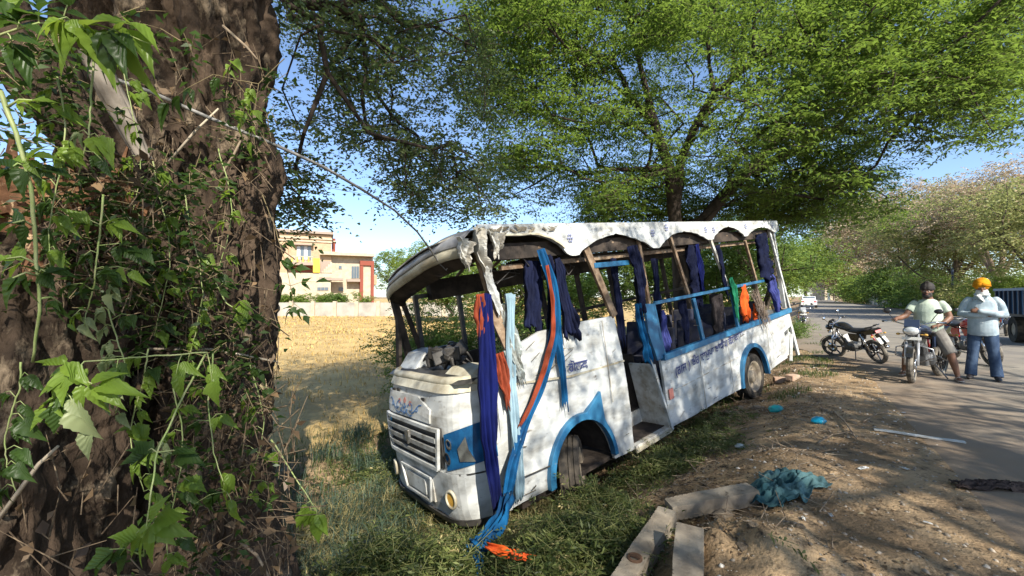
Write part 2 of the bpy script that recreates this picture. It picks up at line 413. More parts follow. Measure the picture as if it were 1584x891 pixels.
# ------------------------------------------------------------------ grass, straw, litter (nobody could count them)
def blades(P, h, wd, lean, rg, m, name, parts=2):
    n = len(P); az = rg.uniform(0, 2*np.pi, n); D = np.stack([np.cos(az), np.sin(az), 0*az], 1); S = np.stack([-np.sin(az), np.cos(az), 0*az], 1)
    h = (np.asarray(h) * rg.uniform(.5, 1.3, n))[:, None]; ln = lean * rg.uniform(.2, 1.4, (n, 1)); wd = np.asarray(wd)*rg.uniform(.7, 1.3, (n, 1)) if not hasattr(wd, 'shape') else wd[:, None]
    V = np.empty((n, 4, 3)); up = np.array([0, 0, 1.0])
    V[:, 0] = P - S*wd*.5; V[:, 1] = P + S*wd*.5
    mid = P + up*h*.62 + D*h*ln*.35; V[:, 2] = mid + S*wd*.38
    V[:, 3] = P + up*h*(1 - .35*ln) + D*h*ln
    F = np.arange(n*4).reshape(n, 4)
    # second triangle-ish quad back down the other side of the blade
    V2 = V.copy(); V2[:, 2] = mid - S*wd*.38; F2 = np.stack([np.arange(n)*4, np.arange(n)*4+3, np.arange(n)*4+2, np.arange(n)*4+1], 1)
    V = np.concatenate([V.reshape(-1, 3), mid - S*wd*.38], 0)
    k = np.arange(n); F = np.stack([k*4, k*4+1, k*4+2, 4*n+k], 1); T = np.stack([k*4+2, k*4+3, 4*n+k, 4*n+k], 1)
    me_F = np.concatenate([F, T[:, [0, 1, 2, 3]]], 0)
    # degenerate quads are avoided: write the tips as triangles
    V = V.astype(np.float32); b = np.array([V[:, 0].mean(), V[:, 1].mean(), V[:, 2].min()], np.float32)
    me = bpy.data.meshes.new(name); me.vertices.add(len(V)); me.vertices.foreach_set('co', (V-b).ravel())
    Q = F; Tr = np.stack([k*4+2, k*4+3, 4*n+k], 1)
    lv = np.concatenate([Q.ravel(), Tr.ravel()]).astype(np.int32)
    me.loops.add(len(lv)); me.loops.foreach_set('vertex_index', lv)
    ls = np.concatenate([np.arange(n)*4, 4*n + np.arange(n)*3]).astype(np.int32); lt = np.concatenate([np.full(n, 4), np.full(n, 3)]).astype(np.int32)
    me.polygons.add(2*n); me.polygons.foreach_set('loop_start', ls); me.polygons.foreach_set('loop_total', lt); me.update(calc_edges=True)
    o = link(name, me, m); o.location = tuple(float(q) for q in b); tag(o, kind='stuff'); return o
def ds_to_xy(d, s):  # d metres LEFT of the road edge
    x = RX0 - nrmR[0]*d + dirR[0]*s; y = -nrmR[1]*d + dirR[1]*s; return x, y
def scatter(n, d0, d1, s0, s1, rg, dens=None, pw=1.0):
    d = rg.uniform(d0, d1, n); s = s0 + (s1-s0) * rg.uniform(0, 1, n) ** pw
    x, y = ds_to_xy(d, s)
    if dens is not None:
        k = dens(x, y, d) > rg.uniform(0, 1, n); x, y, d = x[k], y[k], d[k]
    return np.stack([x, y, hgt(x, y) - .01], 1), d
def in_view(x, y, mg=.15):
    return (y > .4) & (np.abs(x) < y * (1.22 + mg) + .5)
rg = np.random.default_rng(11)
lm_straw = leafmat('straw', (.42, .28, .09), (.66, .46, .17), (.6, .42, .15), .25)
lm_grass = leafmat('grass', (.025, .05, .014), (.11, .155, .04), (.25, .36, .06), .35, cc=(.38, .32, .13))
lm_dgrass = leafmat('grass_blue', (.03, .055, .04), (.10, .15, .10), (.15, .25, .1), .3)
lm_cut = leafmat('cut_foliage', (.035, .055, .016), (.20, .23, .07), (.30, .38, .09), .38, cc=(.55, .45, .22))
lm_litter = leafmat('litter', (.055, .036, .024), (.22, .145, .08), (.3, .2, .1), .15, cc=(.45, .36, .22))
P, d = scatter(330000, 6.3, 75, -25, 95, rg, lambda x, y, d: in_view(x, y) * np.clip(9.0 / np.maximum(y, 4), .05, 1) , 1.0)
k = P[:, 0] < P[:, 1]*.25; P = P[k]
o = blades(P, .16 * (1 + .5*fbm(P[:, 0]*.5, P[:, 1]*.5, 0, 2, 8)), .009 + .0014*P[:, 1], .9, rg, lm_straw, 'wheat_stubble')
tag(o, 'dry golden cut stubble covering the field')
for nm_ in ('cut_foliage', 'grass'):
    for n_ in MATS[nm_].node_tree.nodes:
        if n_.type == 'TEX_NOISE': n_.inputs['Scale'].default_value = 2.6
        if n_.type == 'MATH' and n_.operation == 'MULTIPLY_ADD': n_.inputs[1].default_value = 3.2; n_.inputs[2].default_value = -1.85
def dens_ditch(x, y, d):
    f = fbm(x*1.1, y*1.1, 0, 3, 71)
    return in_view(x, y) * np.clip(.5 + 1.3*f, 0, 1) * np.clip((d - 1.9) * .8, 0, 1) * np.clip((7.2 - d) * .7, .12, 1) * np.where((d < 4.3) & (y < 6), .35, 1) * (np.hypot(x-.80, y-4.25) > .65) * (d > 1.9 + .5*(y < 4.6))
P, d = scatter(60000, 1.8, 7.4, -2, 14, rg, dens_ditch)
tag(blades(P, .17, .008, .8, rg, lm_grass, 'grass'), 'green weeds and grass filling the ditch')
P, d = scatter(30000, 3.2, 6.5, -2.5, 4, rg, lambda x, y, d: in_view(x, y) * (x < -.9) * (fbm(x*2, y*2, 0, 2, 5) > -.1))
tag(blades(P, .30, .008, .9, rg, lm_dgrass, 'long_grass'), 'long bluish grass tufts at the foot of the big trunk')
P, d = scatter(9000, .2, 2.2, 6.5, 16, rg, lambda x, y, d: (fbm(x*1.4, y*1.4, 0, 3, 77) > .12))
tag(blades(P, .12, .009, .9, rg, lm_grass, 'verge_grass'), 'patches of green grass along the road verge')
P, d = scatter(26000, 2.2, 4.9, -1.2, 3.6, rg, lambda x, y, d: in_view(x, y) * (fbm(x*1.6, y*1.6, 0, 3, 44) > -.05))
tag(blades(P, .26, .007, 1.5, rg, leafmat('flattened_straw', (.10, .10, .035), (.42, .36, .17), (.4, .38, .15), .3), 'flattened_grass'), 'flattened yellow grass stalks in front of the bus')
# far verge grass across the road
n = 26000; dd = rg.uniform(8.9, 12.5, n); s = 5 + 75 * rg.uniform(0, 1, n) ** 1.3
x = RX0 + nrmR[0]*dd + dirR[0]*s; y = nrmR[1]*dd + dirR[1]*s
tag(blades(np.stack([x, y, 0*x-.01], 1), .35, .03, .7, rg, leafmat('verge', (.12, .2, .03), (.28, .36, .07), (.4, .5, .1), .4), 'far_verge_grass'), 'bright green grass along the far edge of the road')

def pebbles(n, rgn, name, m, smin, smax, label):
    P, d = rgn; k = rg.permutation(len(P))[:n]; P = P[k]
    base = np.array([[1, 0, 0], [-1, 0, 0], [0, 1, 0], [0, -1, 0], [0, 0, 1], [0, 0, -1.0]])
    sz = smin + (smax - smin) * rg.uniform(0, 1, (len(P), 1, 1)) ** 4
    V = P[:, None] + base[None] * sz * rg.uniform(.5, 1.2, (len(P), 6, 1)) * np.array([1, 1, .6]) + np.array([0, 0, .008])
    f = np.array([[0, 2, 4], [2, 1, 4], [1, 3, 4], [3, 0, 4], [2, 0, 5], [1, 2, 5], [3, 1, 5], [0, 3, 5]])
    F = (f[None] + (np.arange(len(P))*6)[:, None, None]).reshape(-1, 3)
    tag(npmesh(name, V.reshape(-1, 3), F, m), label, kind='stuff')
pebbles(15000, scatter(40000, -.6, 2.2, 0, 12, rg, lambda x, y, d: in_view(x, y)), 'pebbles', leafmat('pebble', (.16, .13, .10), (.40, .34, .27), (.2, .2, .2), .0, cc=(.6, .56, .5)), .004, .028, 'small stones and crumbs of earth on the soil shoulder')
pebbles(2500, scatter(9000, -6, -.2, 0, 14, rg, lambda x, y, d: in_view(x, y)), 'road_grit', MATS['pebble'], .003, .014, 'loose grit on the asphalt')
def litter(n, P, size, name, m, label):
    k = rg.permutation(len(P))[:n]; P = P[k] + np.array([0, 0, .012])
    D = rg.normal(0, 1, P.shape) * np.array([1, 1, .25]); V, F = leaf_quads(P, D, size*rg.uniform(.4, 1.4, len(P)), wr=.5, flat=.75, fold=.2, rg=rg)
    tag(npmesh(name, V, F, m), label, kind='stuff')
P, d = scatter(90000, .2, 3.6, 0, 12, rg, lambda x, y, d: in_view(x, y) * np.clip(.35 + 1.2*fbm(x*1.5, y*1.5, 0, 3, 91) + (d-1.2)*.4, 0, 1))
litter(26000, P, .032, 'leaf_litter', lm_litter, 'dry brown leaf litter on the soil beside the bus')
def sticks(P, ln, r, name, m, label, zj=.25):
    n = len(P); D = unit(rg.normal(0, 1, (n, 3)) * np.array([1, 1, zj])); L_ = ln * rg.uniform(.3, 1.3, (n, 1))
    A = P + np.array([0, 0, .02]); B = A + D * L_; B[:, 2] = np.maximum(B[:, 2], A[:, 2])
    V, F = frusta(A, B, np.full(n, r), np.full(n, r*.5), 4)
    tag(npmesh(name, V, F, m), label, kind='stuff')
m_stick = mat('stick', (.19, .14, .10), .9, (.36, .29, .21), 8)
P, d = scatter(9000, .5, 3.4, 0, 9, rg, lambda x, y, d: in_view(x, y) * (fbm(x*1.5, y*1.5, 0, 3, 95) > .0))
sticks(P[:900], .22, .004, 'dry_twigs', m_stick, 'dry twigs scattered beside the bus')
# heaps of feathery cut branches under and before the bus
def cut_heap(spots, n_each, label, name, m):
    Vs = []; Fs = []; off = 0; A = []; B = []
    for (x, y, r, hh, n) in spots:
        q = rg.normal(0, 1, (n, 2)) * r * .5; X = x + q[:, 0]; Y = y + q[:, 1]
        hz = hh * np.exp(-(q**2).sum(1) / r**2 * 1.6) * rg.uniform(.15, 1, n)
        C = np.stack([X, Y, hgt(X, Y) + hz], 1)
        V, F, a, b = sprays(C, 1, .36, 20, .050, rg, droop=.45, flat=.35, spread=.03, wr=.26, upz=.55)
        Vs.append(V); Fs.append(F + off); off += len(V); A.append(a); B.append(b)
    tag(npmesh(name, np.concatenate(Vs), np.concatenate(Fs), m), label, kind='stuff')
    A = np.concatenate(A); B = np.concatenate(B); V, F = frusta(A, B, np.full(len(A), .003), np.full(len(A), .002), 3)
    tag(npmesh(name + '_stems', V, F, mat('green_stem', (.16, .17, .06), .7)), 'thin stems in the heap of cut branches', kind='stuff')
cut_heap([(-.50, 3.1, .55, .52, 1300), (.35, 3.1, .7, .30, 1300), (-1.05, 3.3, .5, .50, 900), (.70, 3.95, .35, .28, 500), (1.65, 4.75, .45, .16, 450),
          (2.3, 5.2, .5, .15, 350), (-.9, 4.6, .6, .2, 400), (-1.5, 5.4, .9, .25, 500), (-.1, 2.55, .5, .22, 500), (2.9, 6.2, .6, .1, 200), (3.6, 8.0, .6, .14, 200)], 0,
         'heaped cut feathery branches around the front wheel', 'cut_branches', lm_cut)
# ------------------------------------------------------------------ the wrecked bus
# frame from the measured vanishing points: X front->rear, Y near side->far side, Z up
bo = np.array([-0.0916, 3.8261, -2.0276 + CAMZ]); _yw, _pt, _ro = .67439, .11698, .07653
bL = np.array([math.cos(_yw)*math.cos(_pt), math.sin(_yw)*math.cos(_pt), math.sin(_pt)])
_s0 = np.array([-math.sin(_yw), math.cos(_yw), 0]); _u0 = np.cross(bL, _s0)
bS = _s0*math.cos(_ro) - _u0*math.sin(_ro); bU = np.cross(bL, bS)
BM = Matrix(((bL[0], bS[0], bU[0], bo[0]), (bL[1], bS[1], bU[1], bo[1]), (bL[2], bS[2], bU[2], bo[2]), (0, 0, 0, 1)))
def S(px, py, y0=0.0):
    d = ray(px, py); o = bo - np.array([0, 0, CAMZ]); t = (o @ bS + y0) / (d @ bS); P = d*t - o
    return float(P @ bL), float(P @ bU)
def SB(px, py, y0=0.0): x, z = S(px, py, y0); return (x, y0, z)
def SW(px, py, y0=0.0): return tuple(BM @ Vector(SB(px, py, y0)))
BW = 1.85; BLn = 7.42; ZR = 2.68
m_white = mat('bus_white', (.49, .505, .50), .45, (.19, .18, .155), 3.4, .003, 7, mixlo=.45, mixhi=.72, c3=(.12, .10, .08), s3=8, lo3=.59, hi3=.70, stretch=(.7, 1, 1.6))
m_white2 = mat('bus_white_dirty', (.56, .55, .51), .55, (.32, .28, .22), 5, .003, 20, c3=(.16, .13, .10), s3=11, lo3=.56, hi3=.74)
m_blue = mat('bus_blue', (.013, .09, .20), .45, (.03, .16, .30), 3, .001, 20, c3=(.22, .26, .28), s3=20, lo3=.6, hi3=.75)
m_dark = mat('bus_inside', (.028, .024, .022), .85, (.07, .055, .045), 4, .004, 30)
m_lining = mat('ceiling_lining', (.06, .044, .035), .8, (.03, .026, .023), 3, .003, 20)
m_cream = mat('cream_trim', (.50, .47, .37), .55, (.30, .26, .18), 5, .002, 20)
m_rust = mat('rusty_frame', (.27, .20, .14), .8, (.13, .085, .055), 9, .003, 40, c3=(.42, .38, .32), s3=14)
m_black = mat('black_plastic', (.02, .02, .021), .5, (.06, .055, .05), 8)
m_tyre = mat('tyre_rubber', (.022, .021, .02), .85, (.085, .072, .058), 5, .002, 60)
m_rim = mat('wheel_rim', (.30, .25, .18), .6, (.15, .12, .09), 7, .002, 30)
m_seat = mat('seat_cloth', (.018, .022, .045), .9, (.05, .05, .06), 6)
m_metal = mat('bare_metal', (.42, .42, .42), .35, (.25, .23, .2), 8, metal=.8)
m_lens = mat('lamp_lens', (.26, .27, .26), .15, (.12, .12, .12), 8, metal=.5)
m_amber = mat('amber_lens', (.5, .28, .05), .3)
bus = empty('bus', mw=BM)
tag(bus, 'wrecked white and blue minibus with torn open sides tilted in the roadside ditch', 'bus')

def plate(name, poly, y0, th, m, grid=.16, warp=.012, parent=bus, seed=0, holes=None):
    """polygon in side coordinates (x,z), gridded and dented, thickness along +y"""
    bm = bmesh.new(); vs = [bm.verts.new((p[0], y0, p[1])) for p in poly]; bm.faces.new(vs)
    xs = [p[0] for p in poly]; zs = [p[1] for p in poly]
    for a, lo, hi in (((1, 0, 0), min(xs), max(xs)), ((0, 0, 1), min(zs), max(zs))):
        k = lo + grid
        while k < hi - .01:
            co = (k, 0, 0) if a[0] else (0, 0, k)
            bmesh.ops.bisect_plane(bm, geom=bm.verts[:] + bm.edges[:] + bm.faces[:], plane_co=co, plane_no=a); k += grid
    for v in bm.verts:
        n = mnoise.noise(Vector((v.co.x*1.3, seed, v.co.z*1.5))) + .4*mnoise.noise(Vector((v.co.x*4, seed+5, v.co.z*4)))
        v.co.y += warp * n
    r = bmesh.ops.extrude_face_region(bm, geom=bm.faces[:])
    for v in [e for e in r['geom'] if isinstance(e, bmesh.types.BMVert)]: v.co.y += th
    bmesh.ops.recalc_face_normals(bm, faces=bm.faces)
    me = bpy.data.meshes.new(name); bm.to_mesh(me); bm.free()
    return link(name, me, m, parent)
def arc(cx, cz, rx, rz, a0, a1, n=14):
    return [(cx + rx*math.cos(R(a0 + (a1-a0)*i/n)), cz + rz*math.sin(R(a0 + (a1-a0)*i/n))) for i in range(n+1)]
FWX, RWX = 1.14, 5.48
# near side panels with wheel arches cut out
plate('front_side_panel', [(.10, .06), (.66, .04)] + arc(FWX, .04, .48, .54, 180, 0)[1:-1] + [(1.64, -.02), (2.02, -.05), (2.03, .6), (2.02, 1.2), (1.99, 1.58), (1.3, 1.6), (.75, 1.60), (.38, 1.50), (.28, 1.28), (.12, 1.25)], 0, .035, m_white, seed=1, warp=.034)
plate('rear_side_panel', [(2.80, -.03), (RWX-.52, -.05)] + arc(RWX, -.05, .50, .58, 180, 0)[1:-1] + [(RWX+.52, -.05), (6.5, .0), (7.0, .02), (7.0, .52), (7.44, .60), (7.42, .86), (2.82, .86)], 0, .035, m_white, seed=4, warp=.026)
plate('rear_skirt', [(7.04, .04), (7.36, .08), (7.42, .30), (7.40, .46), (7.03, .38)], .02, .03, m_white, seed=6)
g = G().bar((7.42, .01, .6), (7.50, -.02, -.02), .05, .05).bar((7.38, .0, .42), (7.10, -.02, -.06), .04, .04); g.build('tail_strut', m_white, bus)
# blue wheel arch flares
def flare(cx, cz, rx, rz, w0, name, tipx=None):
    out = arc(cx, cz, rx + w0, rz + w0, 180, 0, 18); inn = arc(cx, cz, rx - .01, rz - .01, 180, 0, 18)
    if tipx is not None: out = [(p[0], p[1]) for p in out[:11]] + [(tipx, cz+rz+.22), (cx + rx*.72 + .03, cz + rz*.82)] + [(p[0]-.02, p[1]) for p in out[14:]]
    G().prism(out + inn[::-1], -.045, .03).build(name, m_blue, bus, bevel=.006)
flare(FWX, .04, .48, .54, .065, 'wheel_arch', FWX + .36)
flare(RWX, -.05, .50, .58, .06, 'wheel_arch')
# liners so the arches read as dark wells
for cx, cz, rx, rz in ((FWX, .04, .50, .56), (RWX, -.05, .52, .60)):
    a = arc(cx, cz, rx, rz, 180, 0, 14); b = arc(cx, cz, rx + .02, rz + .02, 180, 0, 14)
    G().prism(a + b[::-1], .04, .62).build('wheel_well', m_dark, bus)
# belt mouldings and creases on the panels
g = G(); g.bar((.30, -.012, 1.17), (1.10, -.016, 1.06), .02, .016, (0, 1, 0)); g.bar((1.10, -.016, 1.06), (2.02, -.012, 1.03), .02, .02, (0, 1, 0)); g.build('belt_moulding', m_cream, bus)
G().bar((.05, -.015, .30), (.64, -.015, .27), .012, .01, (0, 1, 0)).build('panel_seam', m_black, bus)
g = G(); g.bar((3.0, -.013, .42), (5.0, -.012, .46), .012, .01, (0, 1, 0)); g.build('panel_seam', m_white2, bus)
# rounded front, one surface over lateral v and height z
def front_x(y, z):
    t = abs((y - BW/2) / (BW/2)); base = -.32 * (1 - t**7.5) + .10 * t**7.5
    k = np.interp(z, [-.05, .12, .5, .95, 1.18, 1.27, 1.36], [.05, .0, .0, .01, .07, .13, .34])
    return base + k
def front_patch(name, y0, y1, z0, z1, m, off=0.0, ny=24, nz=8, th=.02, zt=None, parent=bus, warp=.0):
    vs = []; fs = []
    for j in range(nz+1):
        for i in range(ny+1):
            y = y0 + (y1-y0)*i/ny; a = z0(y) if callable(z0) else z0; b = z1(y) if callable(z1) else z1; z = a + (b-a)*j/nz
            x = float(front_x(y, z)) - off + warp * mnoise.noise(Vector((y*3, z*3, 2)))
            vs.append((x, y, z))
    n = len(vs); vs += [(p[0] + th, p[1], p[2]) for p in vs]
    W_ = ny + 1
    for j in range(nz):
        for i in range(ny):
            a = j*W_ + i; q = (a, a+1, a+W_+1, a+W_)
            fs.append(q[::-1]); fs.append(tuple(k+n for k in q))
    for i in range(ny): fs.append((i, i+1, i+1+n, i+n)); a = nz*W_+i; fs.append((a+1, a, a+n, a+1+n))
    for j in range(nz): a = j*W_; fs.append((a+W_, a, a+n, a+W_+n)); a = j*W_+ny; fs.append((a, a+W_, a+W_+n, a+n))
    g = G(); g.add(vs, fs); return g.build(name, m, parent, smooth=False)
zb = lambda y: .05 - .03*math.sin(math.pi*y/BW)
front_patch('bumper', 0, BW, zb, .47, m_white, warp=.02, ny=34)
front_patch('nose_panel', 0, BW, .47, 1.19, m_white, off=-.012, warp=.018, ny=34, nz=10)
front_patch('cowl', .03, BW-.05, 1.19, 1.28, m_cream, off=.02, nz=4)
front_patch('bumper_lip', .05, BW-.1, lambda y: zb(y)-.045, lambda y: zb(y)+.012, m_black, off=.03, nz=2)
front_patch('bumper_seam', .05, BW-.05, .455, .47, m_black, off=.004, nz=1)
# raised panel around grille, painted ornament panel
front_patch('ornament_panel', .52, 1.62, .90, lambda y: 1.12 - .10*max(0, (.80-y)/.28), m_white, off=.012, nz=3)
gf = front_patch('grille_backing', .36, 1.56, .50, .875, m_black, off=.0, nz=3)
gr = G()
def frontbar(g_, ya, za, yb, zb_, h, t, n=12, off=.03):
    for i in range(n):
        a = ya + (yb-ya)*i/n; b = ya + (yb-ya)*(i+1)/n; p = za + (zb_-za)*i/n; q = za + (zb_-za)*(i+1)/n
        g_.bar((float(front_x(a, p))-off, a, p), (float(front_x(b, q))-off, b, q), h, t, (1, 0, 0))
frontbar(gr, .34, .865, 1.58, .865, .035, .03); frontbar(gr, .42, .50, 1.50, .50, .035, .03); frontbar(gr, .35, .87, .42, .50, .03, .03, 4); frontbar(gr, 1.57, .87, 1.50, .50, .03, .03, 4)
gr.build('grille_frame', m_white, bus)
for z in (.765, .675, .585):
    g = G(); frontbar(g, .40, z, 1.52, z, .042 if z > .6 else .028, .022, 12, .035); g.build('grille_slat', mat('slat_grey', (.28, .29, .29), .45, (.16, .155, .14), 9), bus)
g = G(); xx = float(front_x(.95, .72)) - .055
g.prism([(-.045, .07), (.045, .07), (.05, .0), (.0, -.08), (-.05, .0)], -.012, .012)
gv = G(); gv.add([(xx + p[1], .96 + p[0], .72 + p[2]) for p in g.v], g.f); gv.build('grille_emblem', m_metal, bus, bevel=.004)
# painted ornament: scrolls in blue and red as flat raised strokes
def stroke(pts, wd, m, name='ornament_scroll', off=.018, zc=1.0, yc=1.08):
    g = G()
    for (a, b) in zip(pts[:-1], pts[1:]):
        pa = (float(front_x(yc-a[0], zc+a[1]))-off, yc-a[0], zc+a[1]); pb = (float(front_x(yc-b[0], zc+b[1]))-off, yc-b[0], zc+b[1])
        g.bar(pa, pb, wd, .003, (1, 0, 0))
    g.build(name, m, bus)
m_pblue = mat('paint_blue', (.06, .14, .30), .5); m_pred = mat('paint_red', (.42, .16, .13), .5)
def spiral(cx, cz, r0, r1, a0, a1, n=12): return [(cx + (r0+(r1-r0)*i/n)*math.cos(R(a0+(a1-a0)*i/n)), cz + (r0+(r1-r0)*i/n)*math.sin(R(a0+(a1-a0)*i/n))*.8) for i in range(n+1)]
stroke(spiral(0, .0, .085, .085, 200, 340), .016, m_pblue); stroke([(0, .03), (0, -.085)], .014, m_pblue); stroke(spiral(0, .02, .045, .045, 190, 350), .012, m_pblue)
for sg in (-1, 1):
    stroke([(sg*a, b) for a, b in spiral(.15, -.01, .07, .02, 170, -120)], .014, m_pblue)
    stroke([(sg*a, b) for a, b in spiral(.13, .035, .03, .012, 30, 330)], .014, m_pred)
    stroke([(sg*a, b) for a, b in ((.18, -.05), (.24, -.03), (.29, .01), (.34, .045), (.39, .05))], .013, m_pblue)
    stroke([(sg*a, b) for a, b in spiral(.29, -.005, .035, .012, 90, -170)], .011, m_pblue)
    stroke([(sg*a, b) for a, b in ((.05, -.02), (.08, -.06), (.14, -.085), (.2, -.07))], .012, m_pblue)
stroke([(-.03, .05), (0, .085), (.03, .05)], .014, m_pred); stroke([(-.015, .03), (0, .055), (.015, .03)], .012, m_pred)
# headlights wrapping the corners
for side in (0, 1):
    yy = (lambda y: y) if side == 0 else (lambda y: BW - y)
    def zf(y): return .80 - .02*(y/.3)
    ya, yb = (.012, .30) if side == 0 else (BW-.30, BW-.012)
    f0 = lambda y, s=side: (.50 + .12*min(1, max(0, 1 - (y if s == 0 else BW-y)/.30)*.6))
    f1 = lambda y, s=side: (.83 + .10*min(1, max(0, 1 - (y if s == 0 else BW-y)/.30)))
    hl = front_patch('headlight', ya, yb, f0, f1, mat('lamp_surround_blue', (.008, .05, .13), .25, (.012, .10, .24), 5), off=.014, ny=10, nz=4)
    yc1, yc2 = (.235, .12) if side == 0 else (BW-.235, BW-.12)
    for yc, zc, rr, mm in ((yc1, .75, .05, m_metal), (yc1+.03*(1 if side == 0 else -1), .62, .058, m_black)):
        g = G(); g.lathe([(-.012, rr), (-.018, rr*.86), (.0, rr*.6), (.006, .003)], (0, 0, 0), 'X', 18)
        o_ = g.build('lamp_cup', mm, hl, smooth=True); o_.location = (float(front_x(yc, zc)) - .02, yc, zc)
    g = G(); pts = [(-.085, -.10), (.055, -.085), (.065, .03), (-.02, .13), (-.035, .01)]
    g.add([(0, p[0], p[1]) for p in pts] + [(.02, p[0], p[1]) for p in pts], [(0, 1, 2, 3, 4), (9, 8, 7, 6, 5)] + [(i, (i+1) % 5, (i+1) % 5+5, i+5) for i in range(5)])
    o_ = g.build('lamp_lens', m_lens, hl); o_.location = (float(front_x(yc2, .68)) - .04, yc2, .68); o_.rotation_euler = (0, 0, R(50 if side == 0 else -50))
    # fog lamp
    yf = .30 if side == 0 else BW-.30
    g = G().lathe([(.0, .085), (-.02, .082), (-.022, .064), (.004, .060)], (0, 0, 0), 'X', 26)
    fg = g.build('fog_lamp', m_cream, bus, smooth=True); fg.location = (float(front_x(yf, .24)) - .012, yf, .24); fg.rotation_euler = (0, 0, R(12 if side == 0 else -12)); fg.scale = (1, .85, 1.05)
    g = G().lathe([(-.010, .002), (-.012, .03), (-.008, .062)], (0, 0, 0), 'X', 22); g.build('fog_lens', m_amber, fg, smooth=True)
# number plate recess
front_patch('plate_recess', .62, 1.30, .12, .36, m_white2, off=.004, nz=2)
g = G(); frontbar(g, .62, .36, 1.30, .36, .02, .02, 4, .02); frontbar(g, .68, .12, 1.22, .12, .02, .02, 4, .02); frontbar(g, .62, .36, .68, .12, .02, .02, 3, .02); frontbar(g, 1.30, .36, 1.22, .12, .02, .02, 3, .02); g.build('plate_frame', m_white, bus)
front_patch('number_plate', .76, 1.14, .16, .31, m_white, off=.022, nz=1, ny=4)
# holes punched in the nose
for (y, z, a, b) in ((1.42, 1.12, .06, .035), (1.30, 1.13, .045, .04), (.70, 1.10, .05, .02)):
    g = G(); n = 9; pts = [(a*math.cos(6.283*i/n)*(.7+.4*random.random()), b*math.sin(6.283*i/n)*(.7+.5*random.random())) for i in range(n)]
    xx = float(front_x(y, z)) - .006
    g.add([(xx, y+p[0], z+p[1]) for p in pts] + [(xx+.01, y+p[0], z+p[1]) for p in pts], [tuple(range(n))] + [(i, (i+1) % n, (i+1) % n+n, i+n) for i in range(n)]); g.build('tear', m_black, bus)
# dashboard inside the missing windscreen
g = G(); n = 16; vs = []; fs = []
for j, (x, z) in enumerate(((-.17, 1.27), (-.12, 1.30), (.0, 1.315), (.16, 1.32), (.34, 1.28), (.40, 1.12))):
    for i in range(n+1):
        y = .04 + (BW-.08)*i/n; vs.append((x + .04*math.cos((y/BW-.5)*2.4) - .04 + (.10 if i in (0, n) else 0), y, z + .008*mnoise.noise(Vector((y*4, x*5, 1)))))
for j in range(5):
    for i in range(n): a = j*(n+1)+i; fs.append((a, a+1, a+n+2, a+n+1))
g.add(vs, fs); g.build('dashboard', m_black, bus, smooth=True)
g = G(); ys = [.05 + (BW-.12)*i/16 for i in range(17)]; g.tube([(float(front_x(y, 1.26)) + .03, y, 1.275 + .012*mnoise.noise(Vector((y*3, 0, 0)))) for y in ys], .05, 10, round_end=True); g.build('cowl_bar', m_cream, bus, smooth=True)
G().prism([(-.05, 1.30), (.10, 1.47), (.30, 1.50), (.34, 1.30)], 1.30, BW-.10).build('folded_panel', m_white, bus, bevel=.02)
G().prism([(-.06, 1.31), (.04, 1.37), (.30, 1.36), (.34, 1.28)], .12, .60).build('folded_panel', m_cream, bus, bevel=.02)
g = G()
for i in range(26):
    q = Matrix.Rotation(random.uniform(0, 3), 3, 'X') @ Matrix.Rotation(random.uniform(0, 3), 3, 'Y')
    g.box((.12 + random.uniform(-.1, .2), random.uniform(.55, 1.15), 1.40 + random.uniform(-.02, .10)), (random.uniform(.05, .16), random.uniform(.04, .16), random.uniform(.02, .06)), q)
g.build('broken_instrument_panel', m_black, bus, bevel=.01)
sw = G(); sw.lathe([(.0+.014*math.cos(R(a)), .19+.014*math.sin(R(a))) for a in range(0, 360, 45)], (0, 0, 0), 'X', 28, closed=True); sw.tube([(0, 0, 0), (.0, .18, 0)], .012); sw.tube([(0, 0, 0), (.0, -.09, .155)], .012); sw.tube([(0, 0, 0), (0, -.09, -.155)], .012); sw.tube([(0, 0, 0), (-.35, 0, -.25)], .02)
o_ = sw.build('steering_wheel', m_black, bus, smooth=True); o_.location = (.62, 1.38, 1.36); o_.rotation_euler = (0, R(-32), 0)
# chassis and floor
G().box((3.8, BW/2, -.02), (7.0, BW-.14, .05)).build('floor', m_dark, bus)
g = G(); g.box((3.6, .62, -.14), (6.6, .09, .16)); g.box((3.6, 1.22, -.14), (6.6, .09, .16)); g.box((FWX, BW/2, -.06), (.12, 1.3, .10)); g.box((RWX, BW/2, -.06), (.16, 1.3, .14)); g.build('chassis', m_black, bus)
G().box((4.9, BW/2+.3, .26), (4.6, BW-.75, .05)).build('raised_floor', m_dark, bus)
# doorway: steps, inner wall, jambs
d0, d1 = 2.04, 2.79
G().box(((d0+d1)/2, .20, -.03), (d1-d0+.02, .42, .045)).build('step', m_white2, bus, bevel=.005)
G().box(((d0+d1)/2, .42, .085), (d1-d0, .03, .21)).build('step_riser', m_white2, bus)
G().box(((d0+d1)/2, .60, .20), (d1-d0, .36, .03)).build('step', m_dark, bus)
G().box(((d0+d1)/2, .78, .34), (d1-d0, .03, .27)).build('step_riser', m_white2, bus)
G().box((2.72, .20, .42), (.03, .40, .86), Matrix.Rotation(R(-9), 3, 'Y')).build('door_jamb', m_white2, bus)
G().box((2.80, .68, .46), (.03, .50, .95)).build('inner_panel', m_dark, bus)
G().box(((d0+d1)/2, 1.2, .52), (d1-d0, .8, .05)).build('engine_cover', m_dark, bus)
g = G(); g.bar((d0, 1.1, .86), (d1, 1.1, .84), .05, .30, (0, 1, 0)); g.build('inner_panel', m_black, bus)
G().bar((d0-.02, -.012, -.062), (d1+.03, -.012, -.052), .05, .02, (0, 1, 0)).build('door_sill', m_cream, bus)
